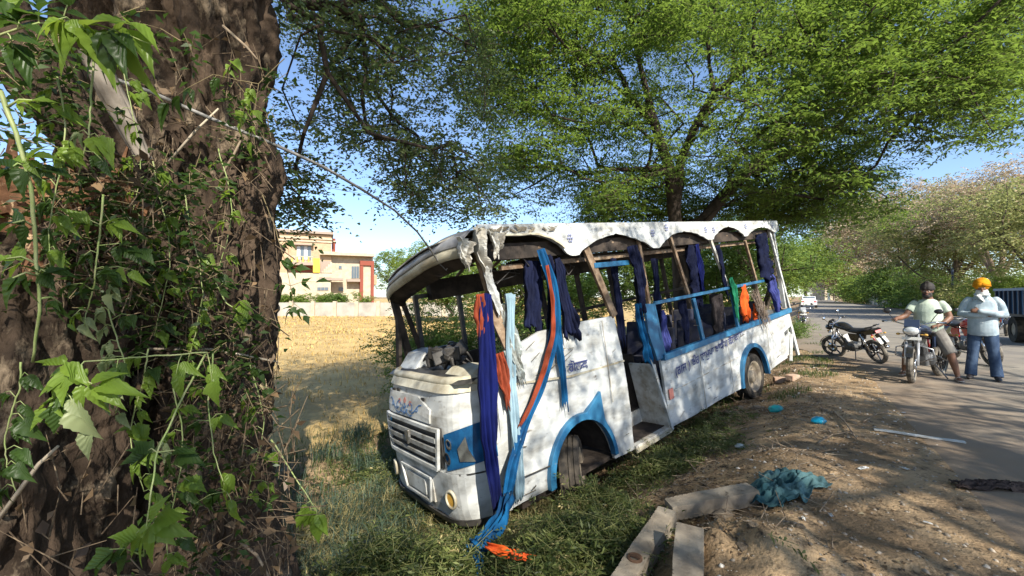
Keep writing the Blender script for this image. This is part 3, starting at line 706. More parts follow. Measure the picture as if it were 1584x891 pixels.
G().bar(SB(1003, 548, -.01), SB(1040, 664, -.01), .035, .04, (0, 1, 0)).build('door_post', m_white, bus)
# blue frame of the rear windows
def sidebar(name, a, b, wd, m, y=-.01, th=.04, parent=bus):
    g = G(); pa = SB(*a, y); pb = SB(*b, y); g.bar(pa, pb, th, wd, (0, 0, 1) if abs(pa[0]-pb[0]) > abs(pa[2]-pb[2]) else (1, 0, 0))
    return g.build(name, m, parent, bevel=.004)
G().bar((2.82, -.02, .90), (7.42, -.02, .90), .07, .085, (0, 0, 1)).build('window_sill', m_blue, bus, bevel=.006)
sidebar('window_rail', (1012, 469), (1192, 432), .045, m_blue)
for a, b, wd in (((1072, 462), (1088, 528), .075), ((1131, 452), (1142, 508), .06), ((1010, 470), (1027, 550), .05)): sidebar('window_mullion', a, b, wd, m_blue)
for a, b, wd, mm in (((1035, 362), (1066, 460), .05, m_rust), ((1098, 370), (1127, 447), .055, m_white2), ((1152, 372), (1170, 436), .05, m_rust), ((905, 383), (950, 489), .10, m_rust),
                     ((987, 372), (1004, 470), .05, m_rust), ((1189, 355), (1222, 480), .06, m_white)):
    sidebar('window_post', a, b, wd, mm, y=.02)
sidebar('door_header', (918, 411), (972, 406), .06, m_blue, y=.01)
g = G(); p = [SB(x, y, -.03) for x, y in ((998, 470), (1003, 515), (1018, 558), (1030, 551), (1020, 520), (1012, 470))]; g.prism([(q[0], q[2]) for q in p], -.03, .0); g.build('door_edge', m_blue, bus)
# roof: slab with crown, dropping at the far front corner
def roof_dz(x, y): return -.30 * (y/BW)**1.2 * max(0, 1 - max(x, 0)/2.2)**1.5 - (.0 if x > .5 else .10*((.5-x)/.6)**2)
def roof_sheet(name, z0, m, th, x0=-.13, x1=7.36, inset=0.0, nx=60, ny=14):
    vs = []; fs = []
    for i in range(nx+1):
        for j in range(ny+1):
            x = x0 + (x1-x0)*i/nx; y = inset + (BW-2*inset)*j/ny; x += .34 * abs((y-BW/2)/(BW/2))**7 * (1 - i/nx)**10
            c = .07 * (1 - ((y-BW/2)/(BW/2))**2)
            z = z0 + c + roof_dz(x, y) + .015*mnoise.noise(Vector((x*2, y*3, 5)))
            vs.append((x, y, z))
    n = len(vs); vs += [(a, b, c-th) for a, b, c in vs]; W_ = ny+1
    for i in range(nx):
        for j in range(ny): a = i*W_+j; q = (a, a+W_, a+W_+1, a+1); fs.append(q); fs.append(tuple(k+n for k in q[::-1]))
    for i in range(nx): a = i*W_; fs.append((a, a+n, a+W_+n, a+W_)); a = i*W_+ny; fs.append((a, a+W_, a+W_+n, a+n))
    for j in range(ny): fs.append((j, j+1, j+1+n, j+n)); a = nx*W_+j; fs.append((a, a+n, a+1+n, a+1))
    return G().add(vs, fs).build(name, m, bus)
roof_sheet('roof', ZR+.012, m_white2, .012)
roof_sheet('ceiling', ZR-.06, m_lining, .02, x0=.0, inset=.05)
# brow over the missing windscreen: grey white shell and cream band
def brow(name, prof, m, y0=0.0, y1=BW, th=.015):
    vs = []; fs = []; ny = 22; npf = len(prof)
    for j in range(ny+1):
        y = y0 + (y1-y0)*j/ny; t = abs((y-BW/2)/(BW/2)); bx = .12*t**4
        for (x, z) in prof: vs.append((x + bx + .012*mnoise.noise(Vector((y*3, z*5, 3))), y, z - .30*(y/BW)**1.2 - .03*t**4))
    n = len(vs); vs += [(a+th, b, c-th*.4) for a, b, c in vs]
    for j in range(ny):
        for i in range(npf-1): a = j*npf+i; q = (a, a+1, a+npf+1, a+npf); fs.append(q); fs.append(tuple(k+n for k in q[::-1]))
        a = j*npf + npf-1; fs.append((a, a+n, a+npf+n, a+npf))
    return G().add(vs, fs).build(name, m, bus, smooth=True)
brow('roof_brow', [(.06, 2.70), (-.03, 2.68), (-.11, 2.62), (-.15, 2.54)], mat('roof_grey', (.35, .36, .39), .5, (.20, .20, .22), 4))
brow('brow_band', [(-.13, 2.545), (-.155, 2.50), (-.135, 2.44)], m_cream, .05)
brow('windscreen_header', [(-.10, 2.45), (-.05, 2.40), (.05, 2.36)], m_dark, .06)
g = G()
for x in [i*.62+.35 for i in range(12)]:
    pts = [(x, .05, 2.46 + roof_dz(x, .05)), (x, .35, 2.57 + roof_dz(x, .35)), (x, BW/2, 2.60 + roof_dz(x, BW/2)), (x, BW-.35, 2.57 + roof_dz(x, BW-.35)), (x, BW-.05, 2.46 + roof_dz(x, BW-.05))]
    G().tube(pts, .022, 6).build('roof_rib', m_rust, bus)
# near inner cant rail and luggage rack seen under the scallops
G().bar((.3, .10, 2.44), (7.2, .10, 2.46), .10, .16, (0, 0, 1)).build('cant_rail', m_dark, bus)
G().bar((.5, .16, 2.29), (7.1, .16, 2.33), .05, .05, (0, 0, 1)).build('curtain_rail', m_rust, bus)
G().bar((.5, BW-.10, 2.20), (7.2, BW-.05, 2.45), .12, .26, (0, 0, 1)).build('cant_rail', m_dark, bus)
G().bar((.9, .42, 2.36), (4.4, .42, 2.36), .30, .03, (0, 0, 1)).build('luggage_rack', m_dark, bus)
# scalloped fascia
dips = [(.16, 2.64), (1.35, 2.34), (2.99, 2.35), (4.53, 2.41), (5.83, 2.43), (7.2, 2.47)]; peaks = [(.75, 2.575), (2.13, 2.545), (3.58, 2.55), (5.12, 2.60), (6.52, 2.575)]
def scallop(i, t):
    zl, zr = dips[i][1], dips[i+1][1]; zp = peaks[i][1]; base = zl + (zr-zl)*t
    s = min(t, 1-t)*2; s = max(0, (s-.12)/.88)
    k = 1 - (1-s)**1.9; k += .07*abs(math.sin(3.2*math.pi*s))*(1-s) - (.02 if s < .05 else 0)
    if s > .93: k += (s-.93)*1.1
    return base + (zp-base)*min(1.08, k) + .012*mnoise.noise(Vector((i*3+t*5, 2, 7)))
lo = []
for i in range(5):
    n = 30
    for j in range(n):
        t = j/n; lo.append((dips[i][0] + (dips[i+1][0]-dips[i][0])*t, scallop(i, t)))
lo.append((7.2, 2.47)); lo.append((7.38, 2.53))
g = G(); n = len(lo)
def ftop(x): return 2.70 if x > .4 else 2.70
for (x, z) in lo: g.v.append((x, -.05 - .006*math.sin(x*40), z))
for (x, z) in lo: g.v.append((x, -.03, ftop(x)))
for (x, z) in lo: g.v.append((x, -.025 - .006*math.sin(x*40), z))
for (x, z) in lo: g.v.append((x, -.005, ftop(x)))
for i in range(n-1): g.f += [(i, i+1, n+i+1, n+i), (2*n+i+1, 2*n+i, 3*n+i, 3*n+i+1), (i+1, i, 2*n+i, 2*n+i+1), (n+i, n+i+1, 3*n+i+1, 3*n+i)]
g.mi = [0]*len(g.f); g.build('scalloped_fascia', m_white, bus)
g = G(); 
for i in range(n-1):
    if lo[i+1][0] > 1.25: break
    g.bar((lo[i][0], -.066, lo[i][1]+.01), (lo[i+1][0], -.066, lo[i+1][1]+.01), .018, .02, (0, 1, 0))
g.build('fascia_beading', m_cream, bus)
m_soot = mat('scuffed_dark', (.07, .06, .045), .8, (.24, .21, .16), 6)
g = G()
for i in range(34):
    x = random.uniform(.12, 1.15); z = random.uniform(2.62, 2.665); g.box((x, -.0585, z), (random.uniform(.02, .09), .003, random.uniform(.006, .026)), Matrix.Rotation(random.uniform(-.6, .6), 3, 'Y'))
tag(g.build('scrape_marks', m_soot, bus), kind='stuff')
m_flower = mat('paint_grey_blue', (.20, .22, .36), .6)
for (x, z) in ((1.35, 2.53), (2.95, 2.55), (3.30, 2.62), (4.40, 2.57), (4.66, 2.56), (5.85, 2.60), (7.05, 2.60)):
    g = G(); g.ell((x, -.053, z), (.016, .004, .016), u=8, v=4)
    for a in range(6): g.ell((x + .034*math.cos(R(a*60)), -.053, z + .04*math.sin(R(a*60))), (.013, .004, .016), Matrix.Rotation(R(-a*60), 3, 'Y'), u=7, v=4)
    g.build('flower_motif', m_flower, bus)
# crumpled front corner pillar
def crumple(g, pts, wd, th, n=8, sd=1):
    random.seed(sd)
    for (a, b) in zip(pts[:-1], pts[1:]):
        g.bar(a, Vector(b) + Vector((0, 0, 0)), wd*random.uniform(.8, 1.15), th, (0, 1, .3))
g = G(); g.bar(SB(735, 380, .03), SB(772, 500, .02), .07, .05, (0, 1, 0)); g.bar(SB(760, 480, .0), SB(796, 560, -.03), .09, .03, (0, 1, .2)); g.build('front_pillar', m_rust, bus)
g = G(); g.bar(SB(786, 540, -.03), SB(800, 580, -.06), .12, .03, (0, 1, .2)); g.bar(SB(778, 470, .03), SB(790, 540, .0), .10, .03, (0, 1, .4)); g.build('bent_door_frame', mat('pale_metal', (.30, .34, .34), .5, (.14, .14, .12), 10), bus)
g = G(); g.bar((.02, BW-.04, 2.28), (.16, BW-.02, 1.28), .09, .07, (1, 0, 0)); g.bar((.12, BW-.05, 2.2), (.34, BW-.02, 1.34), .05, .05, (1, 0, 0)); g.bar((.05, BW-.06, 1.9), (-.05, BW-.02, .9), .09, .04, (1, 0, .2)); g.build('far_front_pillar', m_dark, bus)
# far side: lower wall, window frame of the driver, posts, rail
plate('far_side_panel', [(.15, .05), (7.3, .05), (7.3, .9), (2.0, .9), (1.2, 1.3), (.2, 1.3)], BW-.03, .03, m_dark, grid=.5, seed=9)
g = G(); y = BW-.03
for a, b in (((.33, 1.40), (.33, 2.14)), ((.98, 1.40), (.98, 2.14)), ((.31, 2.14), (1.0, 2.14)), ((.31, 1.42), (1.0, 1.42))): g.bar((a[0], y, a[1]), (b[0], y, b[1]), .055, .05, (0, 1, 0))
g.build('driver_window_frame', m_black, bus)
m_glass = mat('dusty_glass', (.55, .58, .56), .25)
for x in (1.75, 2.62, 3.5, 4.4, 5.3, 6.2, 7.2):
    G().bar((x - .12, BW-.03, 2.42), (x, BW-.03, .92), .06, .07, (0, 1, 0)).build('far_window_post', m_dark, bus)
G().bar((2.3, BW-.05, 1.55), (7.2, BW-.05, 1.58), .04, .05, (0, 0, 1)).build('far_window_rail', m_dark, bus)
g = G(); g.bar((7.36, .05, .95), (7.30, .05, 2.5), .06, .06, (1, 0, 0)); g.bar((7.36, BW-.05, .95), (7.30, BW-.05, 2.5), .06, .06, (1, 0, 0)); g.bar((7.30, .05, 2.50), (7.30, BW-.05, 2.50), .06, .08); g.box((7.38, BW/2, .5), (.04, BW-.1, .85)); g.build('rear_panel', m_white, bus)
# seats
def seat_row(x, y):
    s = G().box((x, y, .56), (.44, .42, .10)).build('seat', m_seat, bus, bevel=.03)
    G().box((x+.22, y, .88), (.09, .42, .62), Matrix.Rotation(R(12), 3, 'Y')).build('backrest', m_seat, s, bevel=.03)
    g = G(); g.box((x, y, .39), (.36, .05, .26)); g.build('seat_leg', m_metal, s)
for x in (3.3, 4.1, 4.9, 5.7, 6.5):
    for y in (.42, 1.42): seat_row(x, y)
seat_row(.95, 1.38)
# tangled wiring under the roof
g = G(); random.seed(5)
for i in range(16):
    x = random.uniform(.5, 1.6); pts = [(x, random.uniform(.05, .5), 2.5)]; 
    for k in range(3): pts.append((x + random.uniform(-.25, .25), pts[-1][1] + random.uniform(-.06, .06), pts[-1][2] - random.uniform(.05, .18)))
    g.tube(pts, .006, 4)
g.build('torn_wiring', m_black, bus)
# wheels
def bus_wheel(x, y, z, steer=0.0, r=.39):
    prof = [(-.095, .25), (-.11, .30), (-.112, r-.045), (-.095, r-.008), (-.062, r), (-.058, r-.014), (-.035, r-.014), (-.031, r+.001), (-.005, r+.002), (-.002, r-.013), (.02, r-.013), (.024, r+.001), (.06, r-.001), (.095, r-.008), (.112, r-.045), (.11, .30), (.095, .25)]
    t = G().lathe(prof, (0, 0, 0), 'Y', 44, closed=True).build('tyre', m_tyre, None, smooth=False)
    wheel = empty('wheel'); wheel.parent = bus; wheel.location = (x, y, z); wheel.rotation_euler = (0, 0, steer)
    t.parent = wheel; t.location = (0, 0, 0)
    me = t.data; co = np.zeros(len(me.vertices)*3, np.float32); me.vertices.foreach_get('co', co); co = co.reshape(-1, 3); co[:, 2] -= (co[:, 2].max() + co[:, 2].min())/2; co[:, 1] -= (co[:, 1].max()+co[:, 1].min())/2; me.vertices.foreach_set('co', co.ravel())
    g = G().lathe([(-.10, .262), (-.098, .235), (-.06, .215), (-.035, .20), (-.02, .12), (-.075, .10), (-.09, .085), (-.095, .0)], (0, 0, 0), 'Y', 32)
    rim = g.build('rim', m_rim, wheel, smooth=True)
    g = G()
    for a in range(6): g.lathe([(-.045, .0), (-.045, .014), (-.02, .016)], (.145*math.cos(R(a*60)), 0, .145*math.sin(R(a*60))), 'Y', 6)
    g.build('wheel_nut', m_metal, wheel)
bus_wheel(FWX-.07, .13, .0, R(40)); bus_wheel(RWX, .10, .02)
bus_wheel(FWX, BW-.2, .02, R(24)); bus_wheel(RWX, BW-.2, .02)
# painted lettering
def text_part(txt, size, a, b, m, y=-.022, name='painted_lettering', bold=0.0):
    cu = bpy.data.curves.new('t', 'FONT'); cu.body = txt; cu.size = 1; cu.extrude = .001; cu.offset = bold
    ob = bpy.data.objects.new('t', cu); col.objects.link(ob); bpy.context.view_layer.update()
    me = bpy.data.meshes.new_from_object(ob.evaluated_get(bpy.context.evaluated_depsgraph_get())); bpy.data.objects.remove(ob)
    co = np.zeros(len(me.vertices)*3); me.vertices.foreach_get('co', co); co = co.reshape(-1, 3)
    w_ = np.ptp(co[:, 0]); h_ = np.ptp(co[:, 1]); pa = S(*a); pb = S(*b); L_ = math.hypot(pb[0]-pa[0], pb[1]-pa[1])
    u = (co[:, 0]-co[:, 0].min())/w_; v = (co[:, 1]-co[:, 1].min())/h_
    dx, dz = (pb[0]-pa[0]), (pb[1]-pa[1])
    V = np.stack([pa[0] + u*dx, y + co[:, 2]/100 - .001, pa[1] + u*dz + v*size], 1)
    me.vertices.foreach_set('co', V.astype(np.float32).ravel()); me.update()
    return link(name, me, m, bus)
m_ink = mat('lettering_blue', (.03, .04, .15), .6)
text_part('(ਗਜ ) ਬੰਗਾਲਮੁਖਾ ਬਾਈਪ ਕੋਲਕਾਤਾ', .185, (1044, 586), (1148, 525), m_ink, bold=.018)
text_part('ਗੋਲਕ', .125, (877, 576), (907, 568), m_ink, y=-.03, bold=.015)
# rub marks on the lower panel
g = G(); random.seed(9)
for i in range(40):
    x = random.choice((random.uniform(.2, 1.9), random.uniform(2.9, 7.0))); z = random.choice((random.uniform(1.15, 1.5), random.uniform(.5, .85), random.uniform(.02, .3)))
    if abs(x-FWX) < .7 and z < .75 or abs(x-RWX) < .7 and z < .75: continue
    g.box((x, -.022, z), (random.uniform(.03, .16), .004, random.uniform(.003, .012)), Matrix.Rotation(random.uniform(-.5, .3), 3, 'Y'))
tag(g.build('scratches', m_soot, bus), kind='stuff')
for x_, za, zb2 in ((3.72, -.03, .84), (4.62, -.03, .84), (6.15, .0, .84), (1.70, .62, 1.55)): G().bar((x_, -.03, za), (x_+.01, -.03, zb2), .010, .008, (0, 1, 0)).build('panel_seam', m_white2, bus)
G().box((2.90, -.02, .40), (.10, .012, .14)).build('sticker', m_pred, bus, bevel=.004)
# leaf stuck wheel and hanging stuff are separate things below
# ------------------------------------------------------------------ trees
m_bark = mat('bark', (.075, .053, .038), .97, (.018, .013, .010), 5, .03, 22, stretch=(1, 1, .55), c3=(.24, .185, .13), s3=5, lo3=.54, hi3=.66)
m_bark2 = mat('bark_branch', (.07, .055, .045), .95, (.13, .105, .08), 6, .004, 20, stretch=(1, 1, .4))
m_torn = mat('torn_wood', (.17, .085, .045), .9, (.075, .04, .024), 7, .01, 25, c3=(.6, .42, .26), s3=16, lo3=.56, hi3=.7)
def bark_trunk(name, path, radii, m, parent, rings=260, seg=150, amp=.05, seed=0, top=None, twist=.4):
    P_ = np.array(path, float); t = np.linspace(0, 1, len(P_)); tt = np.linspace(0, 1, rings)
    C = np.stack([np.interp(tt, t, P_[:, k]) for k in range(3)], 1)
    for _ in range(12): C[1:-1] = (C[:-2] + C[1:-1]*2 + C[2:]) / 4
    rr = np.interp(tt, t, radii)
    D = unit(np.gradient(C, axis=0)); ref = np.array([1.0, .2, 0]); Sx = unit(ref - D*(D@ref)[:, None]); Sy = np.cross(D, Sx)
    th = np.linspace(0, 2*np.pi, seg, endpoint=False)[None]; ln = np.concatenate([[0], np.cumsum(np.linalg.norm(np.diff(C, axis=0), axis=1))])[:, None]
    thw = th + twist*ln*.3
    cx, cy = np.cos(thw)*1.0, np.sin(thw)*1.0
    lob = .12*fbm(cx*1.6, cy*1.6, ln*.5, 2, seed) ; rid = np.abs(fbm(cx*5.0 + .5*fbm(cx*2, cy*2, ln*3, 2, 5), cy*5.0, ln*2.6, 3, seed+3)); pla = fbm(cx*12, cy*12, ln*11, 4, seed+8)
    hol = np.clip(fbm(cx*1.9+5, cy*1.9, ln*1.6, 2, seed+20) - .18, 0, 1)
    r = rr[:, None]*(1 + lob*2.0 - .9*hol) + amp*(1 - np.minimum(rid*3.6, 1))*-1.2 + amp*1.0*pla
    V = C[:, None] + Sx[:, None]*np.cos(th)[..., None]*r[..., None] + Sy[:, None]*np.sin(th)[..., None]*r[..., None]
    if top is not None: V[..., 2] = np.where(tt[:, None] > .9, V[..., 2] + top*(tt[:, None]-.9)*10*fbm(np.cos(th)*4, np.sin(th)*4, 0, 3, 55+seed), V[..., 2])
    V = V.reshape(-1, 3); i = np.arange(rings*seg).reshape(rings, seg); j = np.roll(i, -1, 1)
    F = np.stack([i[:-1], j[:-1], j[1:], i[1:]], -1).reshape(-1, 4)
    return npmesh(name, V, F, m, parent, smooth=True)
def wood(name, segs, m, parent, seg=6, thin=4, cut=.02):
    A, B, ra, rb = segs; big = ra > cut; V1, F1 = frusta(A[big], B[big], ra[big], rb[big], seg) if big.any() else (np.zeros((0, 3)), np.zeros((0, 4), int)); V2, F2 = frusta(A[~big], B[~big], ra[~big], rb[~big], thin)
    return npmesh(name, np.concatenate([V1, V2]), np.concatenate([F1, F2+len(V1)]), m, parent, smooth=True)
lm_big = leafmat('leaf_feathery', (.028, .066, .017), (.12, .195, .036), (.34, .48, .07), .5)
m_bark3 = mat('bark_dark', (.032, .026, .022), .95, (.07, .055, .045), 6, .004, 20, stretch=(1, 1, .4))
lm_left = leafmat('leaf_small_dark', (.04, .072, .026), (.115, .165, .06), (.24, .34, .09), .42, rough=.35, cc=(.22, .26, .15))
lm_far = leafmat('leaf_far', (.06, .12, .025), (.16, .25, .06), (.34, .46, .09), .42)
lm_bright = leafmat('leaf_bright', (.11, .18, .03), (.22, .29, .06), (.4, .52, .1), .4)
lm_dry = leafmat('leaf_dry_pink', (.34, .27, .18), (.56, .47, .33), (.6, .46, .3), .35, cc=(.2, .24, .09))
lm_mix = leafmat('leaf_olive', (.14, .17, .05), (.32, .33, .13), (.48, .52, .18), .4, cc=(.45, .34, .22))
trg = np.random.default_rng(21)

# --- the big tree left of the camera
T0 = (-1.86, 2.45)
t1 = empty('gnarled_tree', (T0[0], T0[1], float(hgt(*T0)) - .05)); tag(t1, 'huge gnarled roadside tree close on the left, debris and vines on its trunk', 'tree', 'roadside shade trees')
off = Vector(t1.location)
pth = [(-1.80, 2.38, -1.15), (-1.81, 2.42, -.2), (-1.80, 2.45, .7), (-1.76, 2.48, 1.6), (-1.76, 2.5, 2.3), (-1.86, 2.52, 3.2), (-1.9, 2.55, 4.6)]
o = bark_trunk('trunk', pth, [.56, .50, .38, .34, .33, .37, .36], m_bark, None, seed=2, amp=.055); o.parent = t1; o.location = Vector(o.location) - off
# extra root bulges and a buttress
o = bark_trunk('buttress_root', [(-2.05, 1.9, -1.1), (-1.98, 2.05, -.2), (-1.9, 2.2, .5), (-1.84, 2.32, 1.2)], [.42, .32, .22, .10], m_bark, None, rings=120, seg=70, seed=5, amp=.04); o.parent = t1; o.location = Vector(o.location) - off
o = bark_trunk('rear_stem', [(-2.5, 3.1, -1.2), (-2.75, 3.1, .5), (-2.85, 3.2, 2.0), (-2.95, 3.3, 4.8)], [.62, .50, .46, .46], m_bark, None, rings=160, seg=90, seed=8, amp=.05); o.parent = t1; o.location = Vector(o.location) - off
def leftpts(n, spec):
    out = []
    for (px0, px1, py0, py1, d0, d1, k) in spec:
        for _ in range(k): out.append(at(trg.uniform(px0, px1), trg.uniform(py0, py1), trg.uniform(d0, d1)))
    return out
tg = leftpts(0, [(440, 640, 0, 120, 3.4, 6.0, 90), (430, 620, 110, 215, 3.6, 5.6, 46), (600, 770, 20, 320, 4.0, 6.6, 110), (640, 760, 250, 340, 4.6, 6.4, 34), (425, 500, 190, 330, 3.4, 5.0, 24), (520, 660, 200, 320, 4.4, 6, 44), (425, 470, 260, 345, 3.6, 4.6, 10)])
tg = [p for p in tg if fbm(p[0]*1.3, p[1]*1.3, p[2]*1.3, 2, 61) > -.12]
tg = [p for p in tg if not (480 < 792 + (p[0]/p[1])*650 < 600 and 255 < 458 - (p[2]-CAMZ)/p[1]*650 < 420)]
up = ellipsoid_points((-.9, 1.6, 6.6), (4.4, 4.6, 1.5), 170, trg)
tr = [((-1.9, 2.55, 4.3), -1), ((-1.9, 2.55, 4.7), 0), ((-1.5, 2.7, 5.2), 1), ((-1.2, 2.6, 6.0), 2), ((-.7, 2.9, 6.5), 3), ((-2.2, 2.3, 5.4), 1), ((-2.6, 1.9, 6.1), 5), ((-1.3, 2.2, 5.9), 2), ((-.7, 1.5, 6.4), 7)]
segs = grow(tr, np.array(tg + [tuple(q) for q in up]), trg, tip=.0035, expo=.5, kpath=.25, wob=.07, droop=.10)
o = wood('limbs', segs, m_bark3, None); o.parent = t1; o.location = Vector(o.location) - off
V, F, A_, B_ = sprays(np.array(tg), 11, .28, 8, .052, trg, droop=.5, flat=.35, spread=.13, wr=.52)
V2, F2, A2, B2 = sprays(up, 42, .42, 10, .06, trg, droop=.3, flat=.4, spread=.36, wr=.5)
o = npmesh('crown', np.concatenate([V, V2]), np.concatenate([F, F2+len(V)]), lm_left, None); o.parent = t1; o.location = Vector(o.location) - off
AA = np.concatenate([A_, A2]); BB = np.concatenate([B_, B2]); V, F = frusta(AA, BB, np.full(len(AA), .003), np.full(len(AA), .0015), 3)
o = npmesh('twigs', V, F, m_bark2, None); o.parent = t1; o.location = Vector(o.location) - off

# --- the feathery tree behind the bus
tb = at(1062, 400, 10.6); zb_ = float(hgt(tb[0], tb[1]))
t2 = empty('feathery_tree', (tb[0], tb[1], zb_)); off = Vector(t2.location); tag(t2, 'tall spreading tree with fine feathery foliage forking just behind the bus roof', 'tree', 'roadside shade trees')
def A3(px, py, Y): return at(px, py, Y)
tr = [((tb[0], tb[1], zb_-.1), -1), (A3(1055, 440, 10.6), 0), (A3(1048, 380, 10.6), 1), (A3(1043, 330, 10.5), 2), (A3(1036, 262, 10.2), 3), (A3(1012, 190, 9.9), 4), (A3(992, 110, 9.5), 5), (A3(975, 30, 9.0), 6),
      (A3(1052, 250, 10.2), 3), (A3(1078, 190, 9.8), 8), (A3(1105, 145, 9.4), 9), (A3(1165, 95, 8.8), 10), (A3(1260, 45, 8.2), 11),
      (A3(1085, 345, 10.8), 1), (A3(1120, 302, 10.9), 13), (A3(1160, 262, 11.0), 14), (A3(1215, 200, 11.0), 15), (A3(950, 262, 10.2), 4)]
tg = []
def addc(px0, px1, py0, py1, d0, d1, k):
    for _ in range(k): tg.append(A3(trg.uniform(px0, px1), trg.uniform(py0, py1), trg.uniform(d0, d1)))
addc(770, 1000, -40, 330, 7.5, 11.5, 210); addc(1000, 1300, -60, 300, 7, 12.5, 330); addc(1300, 1560, -60, 190, 6.5, 10.5, 150); addc(740, 850, 60, 270, 7.5, 10, 60)
addc(900, 1240, 300, 345, 11.5, 14, 90); addc(1200, 1340, 210, 330, 9.5, 13, 60); addc(1480, 1650, -60, 140, 6.5, 9, 50); addc(740, 900, -60, 60, 7, 9, 50)
tg = [p for p in tg if np.hypot(*(np.array(p[:2]) - tb[:2])) < 10.5]
addc(1290, 1600, 90, 225, 6.8, 9.5, 60); addc(900, 1300, 30, 345, 11.2, 13.5, 170); addc(1180, 1380, 270, 350, 11, 14, 60)
def infront(p):
    q = 792 + p[0]/p[1]*650; r = 458 - (p[2]-CAMZ)/p[1]*650
    return 950 < q < 1230 and 60 < r < 345 and p[1] < 10.2
tg = [p for p in tg if not infront(p) or trg.uniform() < .40]
tg = [p for p in tg if fbm(p[0]*.75, p[1]*.75, p[2]*.9, 2, 66) > -.24]
upc = ellipsoid_points((4.2, 8.5, 9.0), (6.2, 5.5, 1.6), 90, trg)
segs = grow(tr, np.array(tg + [tuple(q) for q in upc]), trg, tip=.006, expo=.46, kpath=.28, wob=.05, droop=-.04)
k = .30 / segs[2].max(); segs = (segs[0], segs[1], np.where(segs[2] > .05, segs[2]*min(1.55, k*1.3), segs[2]*1.3), np.where(segs[3] > .05, segs[3]*min(1.55, k*1.3), segs[3]*1.3))
o = wood('trunk', segs, m_bark3, None, seg=9); o.parent = t2; o.location = Vector(o.location) - off
V, F, A_, B_ = sprays(np.array(tg), 19, .62, 12, .108, trg, droop=.15, flat=.75, spread=.27, wr=.40, upz=.20)
V2, F2, A2, B2 = sprays(upc, 9, .8, 13, .10, trg, droop=.15, flat=.75, spread=.5, wr=.36, upz=.22)
o = npmesh('crown', np.concatenate([V, V2]), np.concatenate([F, F2+len(V)]), lm_big, None); o.parent = t2; o.location = Vector(o.location) - off
AA = np.concatenate([A_, A2]); BB = np.concatenate([B_, B2]); V, F = frusta(AA, BB, np.full(len(AA), .004), np.full(len(AA), .002), 3)
o = npmesh('twigs', V, F, m_bark2, None); o.parent = t2; o.location = Vector(o.location) - off

# --- generic trees
def make_tree(name, loc, h, cr, cz, n, lm, per=18, lsize=.12, tl=.6, r0=.18, label=None, group=None, cat='tree', spread=.4, lean=(0, 0), trunk_h=.35, nl=9, seed=1, fork=3, mb=None, flat=.4):
    rg = np.random.default_rng(seed); z0 = float(hgt(loc[0], loc[1])); t = empty(name, (loc[0], loc[1], z0)); tag(t, label, cat, group)
    c = np.array([lean[0], lean[1], cz]); P = ellipsoid_points(c, cr, n, rg)
    blob = fbm(P[:, 0]*.6+seed, P[:, 1]*.6, P[:, 2]*.6, 2, seed); P = P[blob > -.28]; P[:, 2] = np.maximum(P[:, 2], .25)
    tr = [((0, 0, -.1), -1), ((.05*h*rg.normal(), .03, h*trunk_h*.5), 0), ((lean[0]*.3, lean[1]*.3, h*trunk_h), 1)]
    for i in range(fork): a = 6.28*i/fork + rg.uniform(0, 1); tr.append(((lean[0]*.5 + cr[0]*.3*math.cos(a), lean[1]*.5 + cr[1]*.3*math.sin(a), h*trunk_h + (cz-h*trunk_h)*.6), 2))
    segs = grow(tr, P, rg, step=.6, tip=.008, expo=.5, kpath=.3); k = r0/segs[2].max()
    segs = (segs[0], segs[1], np.maximum(segs[2]*k, .006), np.maximum(segs[3]*k, .006))
    wood('trunk', segs, mb or m_bark2, t, seg=7)
    V, F, a, b = sprays(P, per, tl, nl, lsize, rg, droop=.2, flat=flat, spread=spread, wr=.5)
    npmesh('crown', V, F, lm, t); return t
# shade trees behind the camera: their crowns throw the dappled light on road, bus and field
G_SH = 'roadside shade trees'
def shade_tree(x, y, cz, cr, n, per, label, seed, lm=None):
    return make_tree('shade_tree', (x, y), cz+1, cr, cz, n, lm or lm_left, per=per, lsize=.10, tl=.7, r0=.22, label=label, group=G_SH, spread=.45, trunk_h=.5, seed=seed)
shade_tree(-4.6, -3.6, 6.6, (4.2, 4.0, 2.0), 150, 22, 'shade tree standing behind the viewer on the left verge', 31)
shade_tree(-.6, -6.6, 6.4, (3.8, 3.6, 2.0), 120, 18, 'shade tree standing behind the viewer at the road edge', 32)
shade_tree(6.3, -7.6, 6.8, (3.8, 3.2, 1.8), 100, 18, 'shade tree standing across the road behind the viewer', 33)
shade_tree(11.5, -2.5, 6.6, (4.0, 4.0, 2.0), 80, 14, 'shade tree standing across the road to the right of the viewer', 34)
shade_tree(6.4, -2.4, 6.6, (3.4, 3.0, 1.5), 100, 18, 'shade tree standing behind the viewer on the right, leaning over the road', 35)
